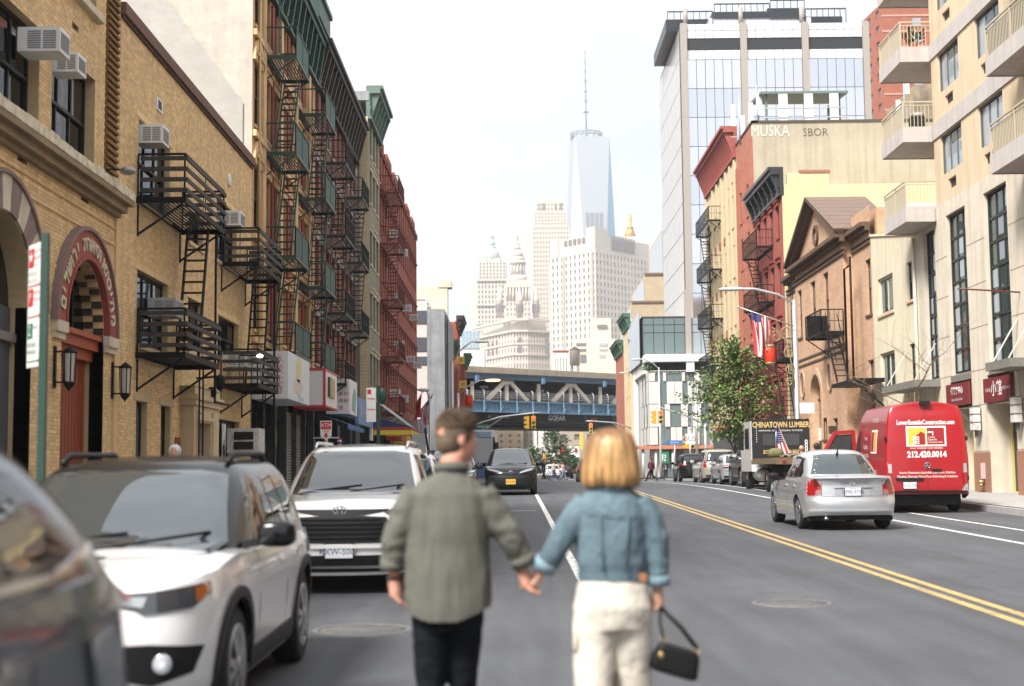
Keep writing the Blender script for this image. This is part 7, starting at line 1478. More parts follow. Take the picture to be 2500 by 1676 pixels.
q=MB();q.mesh([(-7.5,73.58,4.02),(-5.3,73.58,4.02),(-7.5,73.58,4.58)],[(0,1,2)]);q.build('end',[BA],t)
for i in range(4):q=MB();q.tube([(-7.4,74+i*1.8,5.6),(-5.4,74+i*1.8,4.08)],.025,6);q.build('stay',[WPL],t)
t=thing('blue_awning','small blue awning beneath the white character sign','awning',(-8,62,3.8));q=MB();q.mesh([(-8.15,59.5,4.15),(-6.9,59.5,3.7),(-6.9,66,3.7),(-8.15,66,4.15),(-6.9,59.5,3.5),(-6.9,66,3.5)],[(0,1,2,3),(1,4,5,2)]);q.build('canvas',[mat('awning_mid_blue',(.04,.12,.28),.6)],t)
t=thing('barber_pole','striped barber pole on the dark shop front','barber pole',(-6.95,57,2.2));q=MB()
for i in range(14):q.lathe([(.09,2.2+i*.06),(.09,2.2+(i+.98)*.06)],(-6.95,57,0),12,mi=i%3)
q.build('cylinder',[WSG,RDL,mat('stripe_blue',(.05,.12,.5),.4)],t);q=MB();q.bar((-6.95,57,2.15),(-8,57,2.15),.05);q.bar((-6.95,57,3.08),(-8,57,3.08),.05);q.build('bracket',[WPL],t)
for i,(u,z,w,h,col,lab) in enumerate(((84,3.6,2.4,.8,'a8322a','red fascia board nearest under the red tenement'),(89,3.3,3,.7,'c9a02c','yellow fascia board under the red tenement'),(94,3.2,2.2,1.0,'c2402f','red banner with yellow lettering under the red tenement'),(99,3.0,3,.8,'d8d2c4','white fascia board under the red tenement'),(104,2.8,2.5,1.2,'b5362c','last red banner under the red tenement'))):
 t=boxsign('fascia_sign',lab,RF,u,u+w,z,z+h,.1,1.0,mat('fascia_'+col,col,.6,var=.2,scale=3));text(t,['福建','牛肉丸','大酒樓','旅行社','參茸'][i],.5,plane_at((-7.1,u-.01,z+h/2),(1,0,0)),mat('gold_letter',(.7,.5,.12),.5))
t=thing('sticker_board','white boxed unit plastered with stickers on the tan house wall','box',FL(40,2.3,.3));q=MB();q.box(-8.15,-7.25,40.6,41.6,2.25,2.95);q.build('case',[mat('dirty_white',(.55,.55,.52),.6,var=.3,scale=9)],t)
for z in (2.35,2.63):q=MB();q.box(-7.95,-7.4,40.57,40.6,z,z+.22);q.build('opening',[DARKFR],t)
t=thing('bulkhead_lamp','small glowing lamp on the corner of the tan house','lamp',(-7.0,39.6,4.9));q=MB();q.bar((-7.6,39.6,4.95),(-7.1,39.6,4.95),.04);q.build('arm',[BLACKI],t);q=MB();q.ball((-7.05,39.6,4.93),(.09,.05,.05));q.build('bulb',[mat('lit_bulb',(1,.95,.85),.4,emit=(1,.8,.6),estr=6)],t)
t=thing('portal_lamp','black lantern lamp above the stone portal','lantern',(-7.7,35.5,3.9));q=MB();q.bar((-8.1,36.4,4.1),(-7.5,36.4,4.15),.05);q.lathe([(.02,4.2),(.16,4.12),(.1,3.85),(.03,3.78)],(-7.5,36.4,0),8);q.lathe([(.1,3.9),(.12,3.72),(.02,3.6)],(-7.8,36.9,0),8);q.build('lamp_head',[BLACKI],t)
# ================================================================ poles, lamps, signals
GALV=mat('galvanised',(.5,.5,.5));GPOLE=mat('green_pole',(.01,.045,.03),.45)
t=thing('bus_stop_sign','tall dark green pole with white parking regulation panel, nearest on the left','street sign',(-3.97,12,PZ(12)));q=MB();q.box(-4.0,-3.94,11.97,12.03,.3,3.68);q.build('post',[GPOLE],t)
dx_=Vector((.23,-.30,0)).normalized();P0=Vector((-4.21,12.31,0))
SP=lambda u,v,d=.0:tuple(P0+dx_*u+Vector((0,0,v))+Vector((dx_.y,-dx_.x,0))*(d+.006))
def pane_(a,b,c,d,m,n,dd=.004):q=MB();q.prism([(a,c),(b,c),(b,d),(a,d)],SP,0 if dd>0.001 else -.01,dd);q.build(n,[m],t)
pane_(.0,.345,2.55,3.62,WSG,'panel',.0005);GRL=mat('sign_green',(.0,.17,.10),.5);GTX=mat('sign_text_grey',(.35,.36,.37),.6)
pane_(.02,.15,3.42,3.58,RDL,'logo_square');pane_(.02,.14,3.08,3.23,RDL,'logo_square');pane_(.02,.14,2.80,2.93,GRL,'logo_square')
MS=lambda u,v,d=.008:plane_at(SP(u,v,d),dx_)
text(t,'★',.13,MS(.085,3.50),WSG,'star');text(t,'2',.13,MS(.08,2.865),WSG);text(t,'P',.11,MS(.08,3.155),WSG)
for s_,u,v,sz,m_ in (('NO STANDING',.17,3.55,.035,RDL),('8AM-6PM',.17,3.49,.035,RDL),('MON-FRI',.03,3.36,.05,GTX),('BUS STOP',.03,3.30,.05,GTX),('PARKING',.16,3.19,.035,RDL),('TUES & FRI',.16,3.13,.035,RDL),('HOUR',.16,2.89,.04,GRL),('METERED',.03,2.74,.05,GRL),('PARKING',.03,2.68,.05,GRL)):text(t,s_,sz,MS(u,v),m_,align='LEFT')
for v,m_ in ((3.255,RDL),(2.985,RDL),(2.60,GRL)):q=MB();q.prism([(.03,v-.004),(.29,v-.004),(.29,v-.013),(.325,v),(.29,v+.013),(.29,v+.004),(.03,v+.004)],SP,0,.006);q.build('arrow',[m_],t)
t=thing('bus_stop_sign','distant dark green pole with white panel in front of the striped awning','street sign',(-3.97,42,PZ(42)));q=MB();q.box(-4.02,-3.92,41.97,42.03,.8,4.2);q.build('post',[GPOLE],t);q=MB();q.box(-4.32,-4.04,41.99,42.01,3.14,4.15);q.build('panel',[WSG],t);q=MB();q.box(-4.29,-4.18,41.98,41.99,3.97,4.1);q.box(-4.29,-4.07,41.98,41.988,3.82,3.84);q.box(-4.29,-4.07,41.98,41.988,3.5,3.52);q.build('print',[RDL],t,kind='stuff');q=MB();q.ball((-3.85,42,3.9),(.12,.08,.25));q.build('bell',[GPOLE],t)
t=thing('atm_sign','white and red cash machine sign with a down arrow on a grey pole','street sign',(-4.12,31.4,PZ(31)));AF=lambda u,z,d=0:(-4.12+u,31.4-d,z)
q=MB();q.prism([(-.12,2.45),(0,2.36),(.12,2.45),(.13,2.79),(-.13,2.79)],AF,0,.02);q.build('panel',[WSG],t);q=MB();q.prism([(-.11,2.60),(.11,2.60),(.115,2.77),(-.115,2.77)],AF,.02,.025);q.build('field',[RDL],t);q=MB();q.tube([(-4.12,31.42,.5),(-4.12,31.42,2.4)],.035);q.build('post',[GALV],t)
text(t,'ATM',.12,plane_at(AF(0,2.685,.028),(1,0,0)),WSG);text(t,'HERE',.065,plane_at(AF(0,2.555,.024),(1,0,0)),RDL);q=MB();q.prism([(-.03,2.52),(-.03,2.47),(-.06,2.47),(0,2.40),(.06,2.47),(.03,2.47),(.03,2.52)],AF,.02,.026);q.build('arrow',[RDL],t)
def lamp_post(x,y,zt,hx_,hz,label,r=.11,lit=None):
 t=thing('street_lamp',label,'street lamp',(x,y,PZ(y)),'street lamps');b=ground_z(y)+.1;q=MB();q.tube([(x,y,b),(x,y,b+1),(x,y,zt)],[r*1.25,r,r*.75],10);q.build('post',[GALV],t)
 d=hx_-x;q=MB();q.tube([(x,y,zt-.15),(x+d*.25,y,zt+(hz-zt)*.5),(x+d*.6,y,hz),(x+d*.85,y,hz)],.055,8);q.build('arm',[GALV],t);q=MB();q.ball((x+d*.95,y,hz),(abs(d)*.12+.25,.17,.09),e=.8);q.build('lamp_head',[lit or mat('lamp_head_grey',(.55,.55,.54),.4)],t);return t
L1=lamp_post(12.2,61,8.9,9.4,9.4,'street lamp with a long arm, red lantern and flag in front of the church',.13)
q=MB();q.box(12.28,12.9,60.84,60.86,4.0,4.45);q.build('sign_plate',[WSG],L1)
GOLD=mat('scroll_gold',(.30,.24,.12),.5,.3)
t=thing('lantern_bracket','gold scrolled iron bracket on the lamp post carrying the red lantern','bracket',(12.1,60.9,6));
def scroll(cx,cz,r,turns,a0,sg):return [(cx+sg*r*(1-.75*i/40)*math.cos(a0+turns*2*math.pi*i/40),60.9,cz+r*(1-.75*i/40)*math.sin(a0+turns*2*math.pi*i/40)) for i in range(41)]
for (cx,cz,r,tu,a0,sg) in ((11.75,7.5,.33,1.4,3,1),(11.35,7.3,.28,1.3,0,-1),(11.9,6.6,.26,1.4,1,1),(11.9,5.9,.24,1.4,2,-1),(11.9,5.35,.2,1.3,0,1),(10.95,7.75,.25,1.3,1,1)):q=MB();q.tube(scroll(cx,cz,r,tu,a0,sg),.025,6);q.build('scroll',[GOLD],t)
q=MB();q.tube([(12.1,60.9,5.1),(11.95,60.9,6.4),(11.8,60.9,7.1),(11.4,60.9,7.6),(10.8,60.9,7.9)],.03,6);q.tube([(11.1,60.9,7.75),(11.07,60.9,6.95)],.02,6);q.build('frame',[GOLD],t)
def lantern_red(x,y,z0,z1,r,label):
 t=thing('red_lantern',label,'lantern',(x,y,z0),'red lanterns');q=MB();q.lathe([(r*.92,z0),(r,z0+.03),(r,z1-.03),(r*.92,z1)],(x,y,0),20);q.build('shade',[mat('lantern_red',(.62,.035,.01),.5)],t);q=MB();q.lathe([(r*.8,z0-.1),(r*1.03,z0)],(x,y,0),20);q.lathe([(r*1.03,z1),(r*.8,z1+.12)],(x,y,0),20);q.build('rim',[GOLD],t)
lantern_red(11.07,60.9,6.2,6.85,.24,'red drum lantern hanging by the flag on the lamp post');lantern_red(-3.1,101,6.3,7.05,.28,'red drum lantern hanging at the left end of the bridge')
USR,USW,USB=mat('flag_red',(.48,.04,.05),.7),mat('flag_white',(.72,.70,.68),.7),mat('flag_blue',(.04,.05,.18),.7)
def flag(pole0,pole1,at0,at1,drop,label,stripes=True,plain=None):
 t=thing('flag',label,'flag',pole0,'flags');q=MB();q.tube([pole0,pole1],.03,6);q.ball(pole1,.06,8,6);q.build('pole',[mat('pole_brass',(.5,.46,.38),.4,.4)],t)
 a,b=Vector(pole0).lerp(Vector(pole1),at0),Vector(pole0).lerp(Vector(pole1),at1);q=MB();NU,NV=26,10
 def P(i,j):u,v=i/NU,j/NV;p=a.lerp(b,u);return (p.x+.10*math.sin(u*15+v*2)*v-.3*(p.x-a.x)*v*.8,p.y+.16*math.sin(u*19)*(.3+v),p.z-drop*v*(1-.15*math.sin(u*6)))
 for i in range(NU):
  for j in range(NV):q.face([P(i,j),P(i+1,j),P(i+1,j+1),P(i,j+1)],plain if plain is not None else (2 if (j<2 and i>NU*.5) else (i//2)%2),True)
 q.build('cloth',[USR,USW,USB],t,fix=False)
flag((12.1,60.8,7.75),(9.75,60.8,8.6),.42,.78,1.75,'striped flag hanging from a pole on the street lamp');flag((-7.5,104,5.3),(-5.8,103,7.3),.45,.98,1.6,'striped flag on a slanting pole at the far end of the red tenement');flag((-7.5,102,5.6),(-6.4,101,7.4),.5,.95,1.3,'plain red flag beside the striped one on the red tenement',plain=0)
t=thing('flag','small striped flag draped behind the lorry headboard','flag',(10.5,55.3,2.2),'flags');q=MB()
for i in range(12):
 for j in range(12):
  P=lambda u,v:(10.18+.13*(1-v)*0+u*.5*(.35+.65*v)+.1*v,55.45+.05*math.sin(u*14),3.2-v*1.05+.1*u)
  q.face([P(i/12,j/12),P((i+1)/12,j/12),P((i+1)/12,(j+1)/12),P(i/12,(j+1)/12)],2 if j<7 and i<9 else (i//2)%2,True)
q.build('cloth',[USR,USW,USB],t,fix=False);q=MB();q.tube([(10.2,55.46,2.1),(10.25,55.46,3.3)],.015,6);q.build('pole',[GALV],t)
for i in range(6):
 for j in range(5):q=MB();q.ball((10.28+.035*j+.012*i,55.385,3.05-i*.08),(.012,.006,.012),6,4);q.build('star',[USW],t)
lamp_post(-3.95,68,5.2,-4.25,5.6,'white post with a small lamp beside the flags',.08);lamp_post(-3.95,93,9.0,-1.9,10.2,'tall street lamp with long arm in front of the bridge, left',.11);lamp_post(-3.95,103,7.4,-1.3,8.3,'street lamp with a glowing orange head in front of the bridge',.13,mat('lamp_lit',(.9,.4,.25),.4,emit=(1,.35,.15),estr=3));lamp_post(12.6,122,10.5,10.6,11.2,'street lamp at the right corner beyond the tree',.10);lamp_post(13.0,150,10.5,11.6,12.0,'white lamp post by the cream house front at the right',.12)
YEL=mat('signal_yellow',(.62,.36,.02),.5);RLIT=mat('signal_red_lit',(.9,.03,.02),.4,emit=(1,.03,.01),estr=2.5);LOFF=mat('signal_off',(.02,.03,.025),.3)
def signal(x,y,z,label,side=True,mast=None):
 t=thing('traffic_light',label,'traffic light',(x,y,z),'traffic lights');q=MB()
 for k in range(3):q.box(x-.19,x+.19,y-.12,y+.12,z+k*.37,z+k*.37+.35)
 q.build('housing',[YEL],t)
 for k in range(3):
  q=MB();q.lathe([(.14,y-.13),(.13,y-.15),(0,y-.15)],(x,0,z+.18+k*.37),14,'y');q.build('lens',[RLIT if k==2 else LOFF],t);q=MB();q.tube([(x+.16*math.cos(a),y-.22,z+.18+k*.37+.16*math.sin(a)) for a in [math.pi*i/8 for i in range(9)]],.02,4);q.build('visor',[YEL],t)
 if side:q=MB();[q.box(x-.62,x-.36,y-.2,y+.2,z+k*.37,z+k*.37+.35) for k in range(3)];[q.box(x-.8,x-.62,y-.17+.0*k,y+.17,z+k*.37+.08,z+k*.37+.3) for k in range(3)];q.build('side_housing',[YEL],t)
 if mast:
  px_,pz=mast;b=ground_z(y);q=MB();q.tube([(px_,y,b),(px_,y,pz)],.12,8);q.tube([(px_,y,pz-.1),(px_+(x-px_)*.5,y,pz+.75),(x,y,z+1.35),(x+.1*(x-px_),y,z+1.35)],.06,8);q.bar((px_,y,pz-1.3),(px_+(x-px_)*.55,y,pz+.75),.05);q.bar((x,y,z+1.35),(x,y,z+1.1),.05);q.build('mast',[GALV],t)
signal(1.75,121,5.3,'red traffic light on the long arm from the left, under the bridge',True,(-3.9,5.6));signal(8.2,150,5.6,'red traffic light on an arm from the right, just above the blonde hair',False,(13.2,6.0));signal(12.45,120,5.6,'red traffic light on the arm in front of the panelled block',True,(16.2,5.6));signal(15.2,121,3.5,'traffic light fixed low on its post left of the tree',True,(15.6,8));signal(-4.0,205,3.2,'small traffic light above the roof of the black minivan',False);signal(4.6,210,3.0,'small yellow traffic light in front of the far trees',False)
for (x,y,z,w,h,col,s_,lab) in ((9.9,121,2.9,1.1,.3,'f0f0ee','ONE WAY','one way arrow sign at the far right corner'),(14.5,128,4.0,1.5,.35,'2f6fb0','Bowery','blue street name sign before the panelled block'),(-3.2,150,6.3,1.6,.4,'1f6b52','Forsyth St','green street name sign under the bridge'),(13.3,126,2.2,.9,1.1,'1f7a58','P','green square sign under the panelled block'),(13.9,112,3.7,.7,.8,'eeeeea','BUS','white square sign on a post left of the tree')):
 t=thing('street_sign',lab,'street sign',(x,y,ground_z(y)),'small street signs');q=MB();q.tube([(x,y+.05,ground_z(y)),(x,y+.05,z+h)],.05,6);q.build('post',[GALV],t);q=MB();q.box(x-w/2,x+w/2,y-.02,y+.02,z,z+h);q.build('plate',[mat('plate_'+col,col,.5)],t);text(t,s_,h*.7 if len(s_)>2 else h*.8,plane_at((x,y-.025,z+h/2),(1,0,0)),WSG if col[0]<'9' else INKB)
t=thing('dark_sign_post','dark leaning post with a grey notice panel near the flags','street sign',(-4.3,72,ground_z(72)));q=MB();q.bar((-4.05,72,.95),(-4.45,72,3.9),.1);q.build('post',[DARKFR],t);q=MB();q.box(-5.1,-4.4,71.95,72.0,2.4,3.6);q.build('panel',[mat('notice_grey',(.45,.48,.47),.6,var=.3,scale=8)],t)
for (x,y,z,s_,lab) in ((-5.4,148.5,13.4,'酒','upper yellow square sign at the left bridge end'),(-5.2,149,10.9,'樓','lower yellow square sign at the left bridge end')):t=thing('yellow_sign',lab,'sign',(x,y,z),'yellow signs');q=MB();q.box(x-.4,x+.4,y,y+.1,z-.4,z+.4);q.build('board',[mat('sign_yellow',(.65,.48,.06),.6)],t);text(t,s_,.5,plane_at((x,y-.01,z),(1,0,0)),RDL)
# ================================================================ trees
LEAF=mat('street_leaf',(.15,.23,.05),.55,var=.3,scale=1.1,island=.6);LEAFR=mat('street_leaf_red',(.30,.07,.02),.6,island=.4);BARK=mat('bark',(.075,.06,.045),.9,var=.3,scale=8)
def tree(x,y,zt,r,label,n,leaf=.11,trunk=.16,cz=.35,seed=1,red=.02,mats=None,group='trees'):
 rnd=random.Random(seed);b=ground_z(y)+.1;t=thing('street_tree',label,'tree',(x,y,b),group);H=zt-b;q=MB();tips=[]
 def limb(p,d,L,rr,lev):
  pts=[p];rs=[rr]
  for i in range(4):d=(d+Vector((rnd.gauss(0,.14),rnd.gauss(0,.14),.06))).normalized();pts.append(pts[-1]+d*L/4);rs.append(rr*(1-.6*(i+1)/4))
  q.tube(pts,rs,6 if lev else 9)
  if lev>=2:tips.append((pts[-1],d));tips.append((pts[2],d))
  if lev<3:
   for i in range(5 if lev==0 else 4):
    k=2+i%3;a=rnd.random()*2*math.pi;nd=(d*.55+Vector((math.cos(a),math.sin(a),rnd.uniform(.0,.6)))).normalized();limb(pts[k],nd,L*rnd.uniform(.5,.72),rs[k]*.6,lev+1)
 limb(Vector((x,y,b)),Vector((0,0,1)),H*cz*1.35,trunk,0);q.build('trunk',[BARK],t)
 cc=Vector((x,y,b+H*(cz+(1-cz)/2)));f=MB();hz=H*(1-cz)/2;clus=[]
 for i in range(n//14):
  while True:
   v=Vector((rnd.uniform(-1,1),rnd.uniform(-1,1),rnd.uniform(-1,1)))
   if .15<v.length<1:break
  w=1.08 if v.z<-.1 else 1.0-.62*v.z;a_=math.atan2(v.y,v.x);w*=.72+.22*math.sin(a_*3+seed)+.12*math.sin(a_*7+v.z*5)+.3*rnd.random()**2;clus.append(cc+Vector((v.x*r*w,v.y*r*w,v.z*hz)))
 for c in clus:
  out_=(c-cc);out_.z*=.3;out_=out_.normalized() if out_.length>.01 else Vector((1,0,0));isr=1 if rnd.random()<red else 0
  for k in range(14):
   s=k/13;p=c+(out_+Vector((0,0,.35)))*(s-.5)*1.0+Vector((rnd.gauss(0,.10),rnd.gauss(0,.10),rnd.gauss(0,.06)-.1*s*s));d=(out_+Vector((rnd.gauss(0,.7),rnd.gauss(0,.7),rnd.gauss(-.25,.5)))).normalized();e=d.cross(Vector((rnd.gauss(0,.4),rnd.gauss(0,.4),1))).normalized()*leaf*.38;L=leaf*rnd.uniform(.8,1.5)
   f.face([p,p+d*L*.5+e,p+d*L,p+d*L*.5-e],isr)
 f.build('crown',mats or [LEAF,LEAFR],t,fix=False,kind='stuff');return t
tree(12.5,80,8.9,2.65,'young green street tree with a few red leaves in front of the red houses',8600,.18,.12,.28,4,.004)
for i,(x,y,zt,r,lab) in enumerate(((3.2,240,5.5,3.0,'low bushy tree far under the bridge, left one'),(6.6,236,9.0,3.2,'taller bushy tree far under the bridge behind the signals'),(10.0,250,4.5,1.8,'small dark tree far under the bridge, right one'))):tree(x,y,zt,r,lab,2600,.4,.2,.12,20+i,0,[mat('far_leaf',(.09,.15,.05),.7,var=.3,scale=.6,island=.5)]*2)
def bare(x,y,zt,label,seed,spread=1.0,m=None):
 rnd=random.Random(seed);b=ground_z(y)+.1;t=thing('bare_tree',label,'tree',(x,y,b),'bare young trees');q=MB()
 def limb(p,d,L,r,lev):
  pts=[p]
  for i in range(5):d=(d+Vector((rnd.gauss(0,.16),rnd.gauss(0,.16),.03))).normalized();pts.append(pts[-1]+d*L/5)
  q.tube(pts,[r,r*.88,r*.76,r*.66,r*.56,r*.45],5)
  if lev<3:
   for i in range(5):k=1+i%5;a=rnd.random()*2*math.pi;limb(pts[k],(d*.5+Vector((math.cos(a)*spread,math.sin(a)*spread,rnd.uniform(.1,.9)))).normalized(),L*rnd.uniform(.45,.7),r*.5,lev+1)
 limb(Vector((x,y,b)),Vector((0,0,1)),(zt-b)*.62,.042,0);q.build('trunk',[m or mat('twig',(.16,.11,.075),.85)],t)
bare(12.6,43.5,6.3,'bare young tree with fine twigs behind the red van',3,1.3);bare(12.5,66,5.0,'bare reddish sapling beside the lamp post',8,.8,mat('twig_red',(.25,.10,.07),.85))
# ================================================================ people
def organic(name,mb,vox,m,par,it=3,wr=None):
 me=mb.data(name,m,fix=True);me=evalmesh(me,[('REMESH',dict(mode='VOXEL',voxel_size=vox)),('SMOOTH',dict(factor=.5,iterations=it))]);me.name=name
 if wr:
  nn=[v.normal.copy() for v in me.vertices]
  for v,n_ in zip(me.vertices,nn):v.co+=n_*wr(v.co)
 me.materials.clear();me.materials.append(m)
 for p in me.polygons:p.use_smooth=True
 return link(name,me,par)
def loft(mb,rings,n=24):
 """closed body from ellipses (x, y, z, half width, half depth)"""
 mb.mesh([(x+a*math.cos(2*math.pi*j/n),y+b*math.sin(2*math.pi*j/n),z) for x,y,z,a,b in rings for j in range(n)],[(i*n+j,i*n+(j+1)%n,(i+1)*n+(j+1)%n,(i+1)*n+j) for i in range(len(rings)-1) for j in range(n)]+[tuple(range(n-1,-1,-1)),tuple((len(rings)-1)*n+j for j in range(n))])
def hand(mb,wrist,d,out_,curl,s=1.0,side=1):
 """palm and five bent fingers; d points along the hand, out_ to the thumb side"""
 d=Vector(d).normalized();o=(Vector(out_)-d*d.dot(Vector(out_))).normalized();nrm=d.cross(o)*side;w=Vector(wrist)
 mb.tube([w-d*.03,w+d*.03*s,w+d*.085*s],[(.022*s,.03*s),(.018*s,.04*s),(.014*s,.038*s)] if abs(nrm.z)>2 else [.026*s,.031*s,.030*s],10)
 for k,(off,ln) in enumerate(((.027,.072),(.009,.082),(-.009,.076),(-.026,.06))):
  p=w+d*.07*s+o*off*s;c=R(curl)/3;dd=d.copy();pts=[p-d*.02]
  for q in range(4):pts.append(pts[-1]+dd*ln*s/3.2);dd=(dd*math.cos(c)+nrm*math.sin(c)).normalized()
  mb.tube(pts,[.0105*s,.0105*s,.0098*s,.009*s,.0075*s],8)
 p=w+o*.024*s+d*.015*s;t=(d*.6+o*.75+nrm*.35).normalized();mb.tube([p,p+t*.03*s,p+t*.045*s+d*.02*s,p+t*.05*s+d*.042*s+nrm*.01],[.013*s,.012*s,.011*s,.009*s],8)
def head(mb,c,f,s=1.0):
 """skull, jaw, nose, lips, brow and ears; f is the way the face looks"""
 f=Vector(f).normalized();l=Vector((-f.y,f.x,0));c=Vector(c);P=lambda a,b,z:c+f*a*s+l*b*s+Vector((0,0,z*s))
 def el(a,b,z,ra,rb,rz):
  k=len(mb.v);mb.ball((0,0,0),(ra*s,rb*s,rz*s),16,12)
  for i in range(k,len(mb.v)):v=mb.v[i];mb.v[i]=tuple(P(a,b,z)+f*v[0]+l*v[1]+Vector((0,0,v[2])))
 el(-.012,0,.035,.098,.078,.09);el(.02,0,-.03,.072,.066,.085);el(.045,0,-.088,.038,.036,.028);el(.09,0,-.012,.016,.013,.026);el(.098,0,-.026,.014,.015,.011);el(.074,0,.022,.018,.05,.012);el(.078,0,-.058,.016,.024,.006);el(.077,0,-.069,.015,.022,.007)
 for e in (1,-1):el(-.012,e*.079,-.005,.021,.009,.034);el(.066,e*.03,-.03,.02,.02,.018)
def eyes(par,c,f,s=1.0):
 f=Vector(f).normalized();l=Vector((-f.y,f.x,0));c=Vector(c)
 for e in (1,-1):b=MB();b.ball(c+f*.080*s+l*e*.032*s+Vector((0,0,.005*s)),.0115*s,10,8);b.build('eye',[mat('eye_white',(.6,.58,.55),.3)],par);b=MB();b.ball(c+f*.0885*s+l*e*.032*s+Vector((0,0,.005*s)),.0055*s,8,6);b.build('iris',[mat('eye_dark',(.03,.02,.015),.3)],par);b=MB();b.tube([c+f*.086*s+l*(e*.032-.02)*s+Vector((0,0,.022*s)),c+f*.092*s+l*e*.032*s+Vector((0,0,.028*s)),c+f*.084*s+l*(e*.032+.02)*s+Vector((0,0,.023*s))],.005*s,6);b.build('eyebrow',[mat('brow',(.06,.04,.025),.8)],par)
SKIN=mat('skin',(.55,.30,.215),.5,var=.06,scale=20);SKINR=mat('skin_ruddy',(.55,.27,.19),.5,var=.1,scale=14)
def cloth(name,col,var=.12,scale=9,rough=.9,streak=0.):
 return mat(name,col,rough,var=var,scale=scale,bump=.35,bscale=260,stain=streak,spec=.12)
def folds(amp,fz=5.,fx=14.,seed=0):
 def f(p):q=Vector((p.x*fx+seed,p.y*fx,p.z*fz));a=noise.noise(q);b=noise.noise(q*2.1+Vector((5,1,3)));return amp*(a*1.0+(.35-abs(b))*.9)
 return f
G7=ground_z(7.)
# ---------- the man
t=thing('person','man in an olive shirt and black jeans walking away, head turned to the woman','person',(-.3,7,G7));HC=(-.275,7.0,1.765);HF=(.88,.48,0)
b=MB();head(b,HC,HF,1.0);b.tube([(-.31,6.99,1.50),(-.305,6.985,1.6),(-.29,6.99,1.70)],[.075,.062,.060],14)
loft(b,[(-.32,7,.86,.15,.10),(-.32,7,1.0,.155,.11),(-.32,7,1.2,.15,.10),(-.32,7,1.4,.17,.11),(-.32,7,1.52,.15,.09),(-.31,7,1.58,.08,.06)])
b.tube([(-.47,7,1.49),(-.575,6.98,1.28),(-.585,7.0,1.10)],[.05,.043,.03],10);b.tube([(-.16,7,1.49),(-.02,6.99,1.29),(.035,7.02,1.13)],[.05,.043,.03],10)
hand(b,(-.587,7.0,1.09),(.12,.05,-1),(.2,.9,0),70,1.05,1);hand(b,(.04,7.02,1.125),(.28,.1,-1),(.25,1,.2),85,1.05,1)
b.tube([(-.40,7.0,.92),(-.405,7.04,.60),(-.41,6.94,.20)],[.085,.06,.045],12);b.tube([(-.24,7.0,.92),(-.255,7.10,.62),(-.25,7.30,.22)],[.085,.06,.045],12);b.tube([(-.41,6.92,.17),(-.415,7.10,.15)],[.04,.03],8);b.tube([(-.25,7.29,.20),(-.25,7.46,.16)],[.04,.03],8)
body=organic('body',b,.0075,SKINR,t,2);eyes(t,HC,HF)
hr=MB();f=Vector(HF).normalized();c=Vector(HC);k=len(hr.v);hr.ball(c-f*.012+Vector((0,0,.062)),(.094,.079,.071),20,14);hr.ball(c+f*.04+Vector((0,0,.10)),(.055,.058,.034),14,10)
organic('hair',hr,.008,mat('brown_hair',(.12,.08,.047),.65,var=.45,scale=70,bump=.8,bscale=120),t,2,lambda p:.007*noise.noise(p*75))
hf_=MB();hf_.ball(c-f*.02+Vector((0,0,.028)),(.0935,.0815,.092),20,14);hf_.ball(c-f*.042+Vector((0,0,-.012)),(.068,.070,.075),18,12);organic('hair_fade',hf_,.008,mat('faded_hair',(.105,.070,.043),.7,var=.35,scale=90),t,2,lambda p:.002*noise.noise(p*90))
tf=MB();rn=random.Random(3)
for i in range(1900):
 v=Vector((rn.gauss(0,1),rn.gauss(0,1),rn.gauss(.4,.7))).normalized()
 if v.z<-.35:continue
 lat=Vector((-f.y,f.x,0));p=c-f*.012+Vector((0,0,.058))+f*v.dot(f)*.094+lat*v.dot(lat)*.079+Vector((0,0,v.z*.070));up_=max(0,v.z);d=(v*(.3+.7*up_)+f*.7*up_+Vector((rn.gauss(0,.2),rn.gauss(0,.2),-.6*(1-up_)))).normalized();L_k=(.005+.02*up_)*rn.uniform(.7,1.3);tf.tube([p,p+d*L_k,p+(d+f*.4)*L_k*1.6],[.0032,.0028,.0006],4)
tf.build('hair_tufts',[mat('brown_tuft',(.13,.086,.05),.6,island=.6)],t,fix=False,kind='stuff')
OL=cloth('olive_cotton',(.122,.121,.101),.10,12);sh=MB()
loft(sh,[(-.325,6.985,.86,.204,.145),(-.325,6.985,.96,.210,.15),(-.325,6.985,1.1,.212,.148),(-.325,6.99,1.25,.205,.14),(-.322,6.99,1.4,.215,.138),(-.32,6.99,1.50,.205,.12),(-.315,6.99,1.56,.15,.095),(-.308,6.99,1.60,.085,.075),(-.305,6.99,1.625,.075,.07)],32)
sh.tube([(-.47,6.99,1.50),(-.53,6.985,1.40),(-.578,6.975,1.28),(-.592,6.99,1.17)],[.085,.078,.068,.058],14);sh.tube([(-.17,6.99,1.50),(-.10,6.99,1.40),(-.015,6.985,1.285),(.035,7.01,1.19)],[.085,.078,.068,.058],14)
def manw(p):
 k=min(1,max(0,(abs(p.x+.32)-.15)/.10));k=k*k*(3-2*k)
 return k*(folds(.009,10,11.)(p)+.003*math.sin(p.z*60+9*noise.noise(p*6)))+(1-k)*(folds(.010,1.6,8.)(p)+.007*noise.noise(p*8))
def hem(o,zf):
 b_=bmesh.new();b_.from_mesh(o.data);dele=[v for v in b_.verts if v.co.z<zf(v.co)];bmesh.ops.delete(b_,geom=dele,context='VERTS');b_.to_mesh(o.data);b_.free()
o=organic('shirt',sh,.0085,OL,t,3,manw);hem(o,lambda p:.895+.62*max(0,abs(p.x+.345)-.07)**1.25*(1 if abs(p.x+.325)<.23 else 0))
